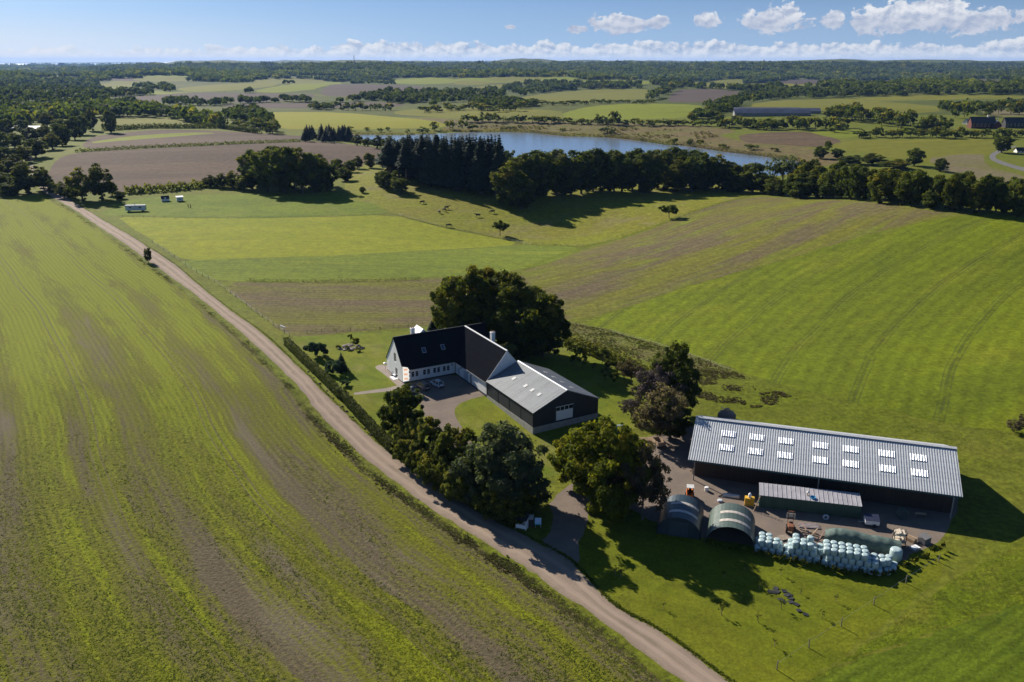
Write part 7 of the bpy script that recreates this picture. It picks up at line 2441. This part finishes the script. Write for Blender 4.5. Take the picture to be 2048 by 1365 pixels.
house_far(1966, 257, 50, 22, R(4), f_brick, f_roofd, 'red brick farmhouse with dark roof and small gable among far trees', 6, 0.3)
house_far(2001, 257, 16, 15, R(70), f_brick, f_roofg, 'small red outbuilding with white chimney beside the far brick farmhouse', 2, 0.9)
house_far(2040, 256, 60, 20, R(2), mat_plain('far_black_wall', (0.04, 0.036, 0.035), 0.8), f_roofd, 'long black-roofed stable beside the far red farm', 8, 0.25, False)
house_far(1942, 249, 20, 10, R(30), f_white, f_roofl, 'small pale-roofed barn in front of the far brick farmhouse', 2, 0.6, False)
for k, (x, y, w_, h_, lab) in enumerate(((1545, 233, 150, 13, 'long low grey-roofed glasshouse closest to the trees by the lake'), (1560, 228, 160, 11, 'middle one of the long grey-roofed glasshouses'), (1535, 224, 130, 8, 'rearmost of the long grey-roofed glasshouses'))):
    house_far(x, y, w_, h_, R(-3), f_grey, f_roofg, lab, 12, 0.12, False, 'glasshouse', 14)
house_far(46, 262, 62, 9, R(3), f_grey, f_roofl, 'long pale-roofed barn among the trees beyond the road bend', 6, 0.3, False, 'far_barn')
house_far(0, 295, 22, 10, R(10), f_white, f_roofl, 'pale house half hidden in trees beyond the road bend', 3, 0.6, False)
house_far(58, 322, 12, 8, R(35), f_brick, mat_plain('pink_roof', (0.42, 0.24, 0.18), 0.8), 'tiny house with pinkish roof at the road end', 2, 0.8, False)
house_far(2045, 306, 22, 10, R(0), f_white, f_roofd, 'white house at the far lane near the round tree', 3, 0.6, False)
house_far(1935, 159, 14, 4, R(30), f_white, f_roofl, 'bright white building in the distant wood', 3, 0.5, False)
house_far(175, 157, 6, 3, 0, f_white, f_roofl, 'tiny white house in the far left wood', 2, 0.8, False)
house_far(122, 137, 12, 10, 0, f_grey, f_roofd, 'dark silo block on the horizon beside the sea', 2, 0.8, False)
P_ = at(709, 136)
d = depth(P_)
mh = 24 * d / FPX
ma = empty('radio_mast', P_, 0, 'slim lattice radio mast on the wooded skyline', 'mast')
for k in range(3):
    a_ = k * 2.094
    MB().tube([(3 * math.cos(a_), 3 * math.sin(a_), 0), (0.8 * math.cos(a_), 0.8 * math.sin(a_), mh)], 0.9, 5).build('leg', metal_grey, ma)
for k in range(1, 8):
    z = mh * k / 8
    r_ = 3 - 2.2 * k / 8
    MB().tube([(r_ * math.cos(a_ * 2.094), r_ * math.sin(a_ * 2.094), z) for a_ in range(4)], 0.5, 4).build('brace', metal_grey, ma)

# ------------------------------------------------------------------ small growth nobody could count
L_crop = mat_leaf('crop_leaves', (0.07, 0.09, 0.012), (0.125, 0.15, 0.013), (0.20, 0.21, 0.018), trans=0.5, tscale=0.15)
L_dry = mat_leaf('dry_stems', (0.13, 0.112, 0.05), (0.18, 0.155, 0.07), (0.24, 0.20, 0.10), trans=0.55)
L_grass = mat_leaf('grass_blades', (0.075, 0.098, 0.010), (0.11, 0.13, 0.013), (0.16, 0.16, 0.03), trans=0.4, tscale=0.15)


def vnoise(x, y, seed):
    """smooth value noise on a lattice"""
    xi, yi = np.floor(x).astype(int), np.floor(y).astype(int)
    fx, fy = x - xi, y - yi
    fx, fy = fx * fx * (3 - 2 * fx), fy * fy * (3 - 2 * fy)

    def hsh(a, b):
        q = np.sin(a * 127.1 + b * 311.7 + seed * 74.7) * 43758.5453
        return q - np.floor(q)
    return (hsh(xi, yi) * (1 - fx) + hsh(xi + 1, yi) * fx) * (1 - fy) + (hsh(xi, yi + 1) * (1 - fx) + hsh(xi + 1, yi + 1) * fx) * fy


def tufts(name, P_, size, hgt, leafm, seed, blades=4, tint=None):
    g_ = np.random.default_rng(seed)
    n = len(P_)
    C = np.repeat(P_, blades, 0)
    sz = np.repeat(size, blades)
    a_ = g_.uniform(0, 2 * np.pi, n * blades)
    out = np.stack([np.cos(a_), np.sin(a_), 0 * a_], 1)
    sid = np.stack([-np.sin(a_), np.cos(a_), 0 * a_], 1)
    h = (np.repeat(hgt, blades) * g_.uniform(0.6, 1.2, n * blades))[:, None]
    s = sz[:, None] * g_.uniform(0.6, 1.2, (n * blades, 1))
    up = np.array([0, 0, 1.0])
    V = np.stack([C, C + out * s * 0.5 + sid * s * 0.42 + up * h * 0.7, C + out * s + up * h, C + out * s * 0.5 - sid * s * 0.42 + up * h * 0.7], 1).reshape(-1, 3)
    F = np.arange(4 * n * blades).reshape(-1, 4)
    t_ = np.repeat(tint if tint is not None else g_.uniform(0, 1, n), blades)
    o_ = link(name, np_mesh(name, V, F, [leafm], attr={'tint': ('FACE', np.clip(t_ + g_.normal(0, .1, n * blades), 0, 1))}))
    return tag(o_, kind='stuff')


g7 = np.random.default_rng(77)
n = 90000
x = g7.uniform(-60, 1500, n)
y = 560 + 860 * g7.uniform(0, 1, n) ** 0.85
P_ = cast(x, y)
ins = inside(P_[:, 0], P_[:, 1], CROPP)
P_ = P_[ins]
S_, D_ = along(P_[:, 0], P_[:, 1], RL)
nn = 0.55 * vnoise(S_ / 55, D_ / 7.0, 1) + 0.3 * vnoise(S_ / 16, D_ / 2.2, 2) + 0.15 * vnoise(P_[:, 0] / 1.3, P_[:, 1] / 1.3, 3)
for (vc, sg, am) in ((26.8, 2.6, 0.14), (56.5, 2.6, 0.13), (18.5, 2.4, -0.2), (40.0, 3.2, -0.15), (8.0, 2.2, 0.08)):
    nn = nn + am * np.exp(-((D_ - vc) / sg) ** 2)
keep = (nn + g7.normal(0, 0.09, len(nn)) > 0.53) & (D_ > 2.5)
P_, nn = P_[keep], nn[keep]
P_[:, 2] -= 0.03
tufts('crop_plants', P_, g7.uniform(0.14, 0.30, len(P_)), g7.uniform(0.04, 0.11, len(P_)), L_crop, 5, 4, np.clip((nn - 0.5) * 3.2, 0, 1))
# weeds on the verge left of the road, grass right of it
n = 8000
t_ = g7.uniform(0, 1, n) ** 1.5
k = (t_ * (len(vl) - 2)).astype(int)
A_ = np.array(vl)
Q = A_[k] + (A_[k + 1] - A_[k]) * g7.uniform(0, 1, (n, 1)) + g7.normal(0, 0.65, (n, 2))
cl = vnoise(Q[:, 0] / 4, Q[:, 1] / 4, 9)
cl = np.clip(cl * 0.6 + 0.4 * vnoise(Q[:, 0] / 1.1, Q[:, 1] / 1.1, 10), 0.12, 1)
P_ = np.stack([Q[:, 0], Q[:, 1], terr(Q[:, 0], Q[:, 1]) - 0.03], 1)
hm = cl * 1.4 * (0.15 + 0.95 * vnoise(Q[:, 0] / 9, Q[:, 1] / 9, 12))
tufts('verge_weeds', P_[::2], 0.2 + 0.22 * hm[::2], hm[::2] * 0.22, L_dry, 6, 5, g7.uniform(0, 1, len(P_[::2])))
tufts('verge_grass', P_[1::2] + np.array([0.3, 0.2, 0]), 0.2 + 0.15 * hm[1::2], hm[1::2] * 0.22, L_grass, 7, 5)
B_ = np.array(RR)
n = 5000
k = (g7.uniform(0, 1, n) ** 1.4 * (len(RR) - 12)).astype(int)
Q = B_[k] + (B_[k + 1] - B_[k]) * g7.uniform(0, 1, (n, 1)) + g7.normal(0, 0.18, (n, 2)) + np.array([0.35, 0.15])
P_ = np.stack([Q[:, 0], Q[:, 1], terr(Q[:, 0], Q[:, 1]) - 0.02], 1)
tufts('verge_grass', P_, g7.uniform(0.12, 0.25, n), g7.uniform(0.08, 0.2, n), L_grass, 8, 4)
# weedy strip, rank grass


def fill(name, poly_px, n_, leafm, size, hgt, seed, thr=0.45, sc=3.0, blades=5):
    q = np.array(poly_px, float)
    x_ = g7.uniform(q[:, 0].min(), q[:, 0].max(), n_)
    y_ = g7.uniform(q[:, 1].min(), q[:, 1].max(), n_)
    ok_ = inside(x_, y_, [tuple(v) for v in q])
    P2 = cast(x_[ok_], y_[ok_])
    c_ = vnoise(P2[:, 0] / sc, P2[:, 1] / sc, seed)
    P2 = P2[c_ > thr]
    c_ = c_[c_ > thr]
    P2[:, 2] -= 0.03
    return tufts(name, P2, size * (0.6 + 0.8 * c_), hgt * (0.4 + c_), leafm, seed, blades, g7.uniform(0, 1, len(P2)))


strip = [(1120, 642), (1200, 657), (1290, 682), (1400, 717), (1478, 747), (1450, 752), (1390, 752), (1330, 735), (1240, 706), (1140, 680)]
fill('weeds', strip, 4000, L_dry, 0.34, 0.14, 21, 0.1)
fill('weeds', strip, 6000, L_grass, 0.36, 0.14, 22, 0.4)
fill('weeds', [(1420, 852), (1800, 893), (1910, 906), (1915, 922), (1700, 897), (1420, 860)], 1600, L_dry, 0.5, 0.6, 23, 0.3)
fill('rank_grass_tufts', [(1640, 1360), (1900, 1168), (2048, 1088), (2048, 1205), (1570, 1372)], 9000, L_grass, 0.20, 0.05, 24, 0.15, 2.0)
fill('rank_grass_tufts', [(1400, 750), (1700, 806), (2048, 872), (2048, 1080), (1930, 1100), (1930, 915), (1420, 845)], 9000, L_grass, 0.22, 0.05, 25, 0.25, 3.0)
fill('weeds', [(1380, 735), (1480, 750), (1600, 800), (1480, 820), (1380, 790)], 2600, L_dry, 0.4, 0.2, 26, 0.5, 4.0)
# reeds round the far side of the lake
hr = []
for (seg, hpx) in (([(880, 263), (935, 264), (1000, 263), (1062, 265), (1130, 272), (1210, 274), (1262, 279), (1330, 289), (1370, 291), (1440, 302), (1530, 313), (1600, 323)], 5), ([(700, 268), (800, 270), (870, 267)], 4)):
    o = scrub_line(seg, hpx, hpx, None, L_dry, 'reed_bed', dens=2.0)
    for k_ in ('label', 'category', 'group'):
        if k_ in o:
            del o[k_]
    tag(o, kind='stuff')
fill('marsh_tussocks', [(900, 250), (1300, 256), (1480, 268), (1440, 295), (1330, 286), (1120, 268), (930, 260)], 1500, L_dry, 2.0, 1.4, 28, 0.55, 20.0)

# ------------------------------------------------------------------ haze: one box of even air round everything
zlo = float(VZ.min()) - 1.0
zhi = float(VZ.max()) + 60.0
hm_ = bpy.data.materials.new('haze')
hm_.use_nodes = True
t = NT(hm_.node_tree)
pv = t.n('ShaderNodeVolumePrincipled')
pv.inputs['Color'].default_value = (0.30, 0.52, 1.0, 1.0)
pv.inputs['Density'].default_value = 2.3e-5
pv.inputs['Anisotropy'].default_value = 0.2
out = t.n('ShaderNodeOutputMaterial')
t.l(pv.outputs[0], out.inputs['Volume'])
hz_o = MB().box(-37500, 37500, -1000, 37500, zlo, max(zhi, 90)).build('haze', hm_)
tag(hz_o, kind='stuff')
print('haze', zlo, zhi)
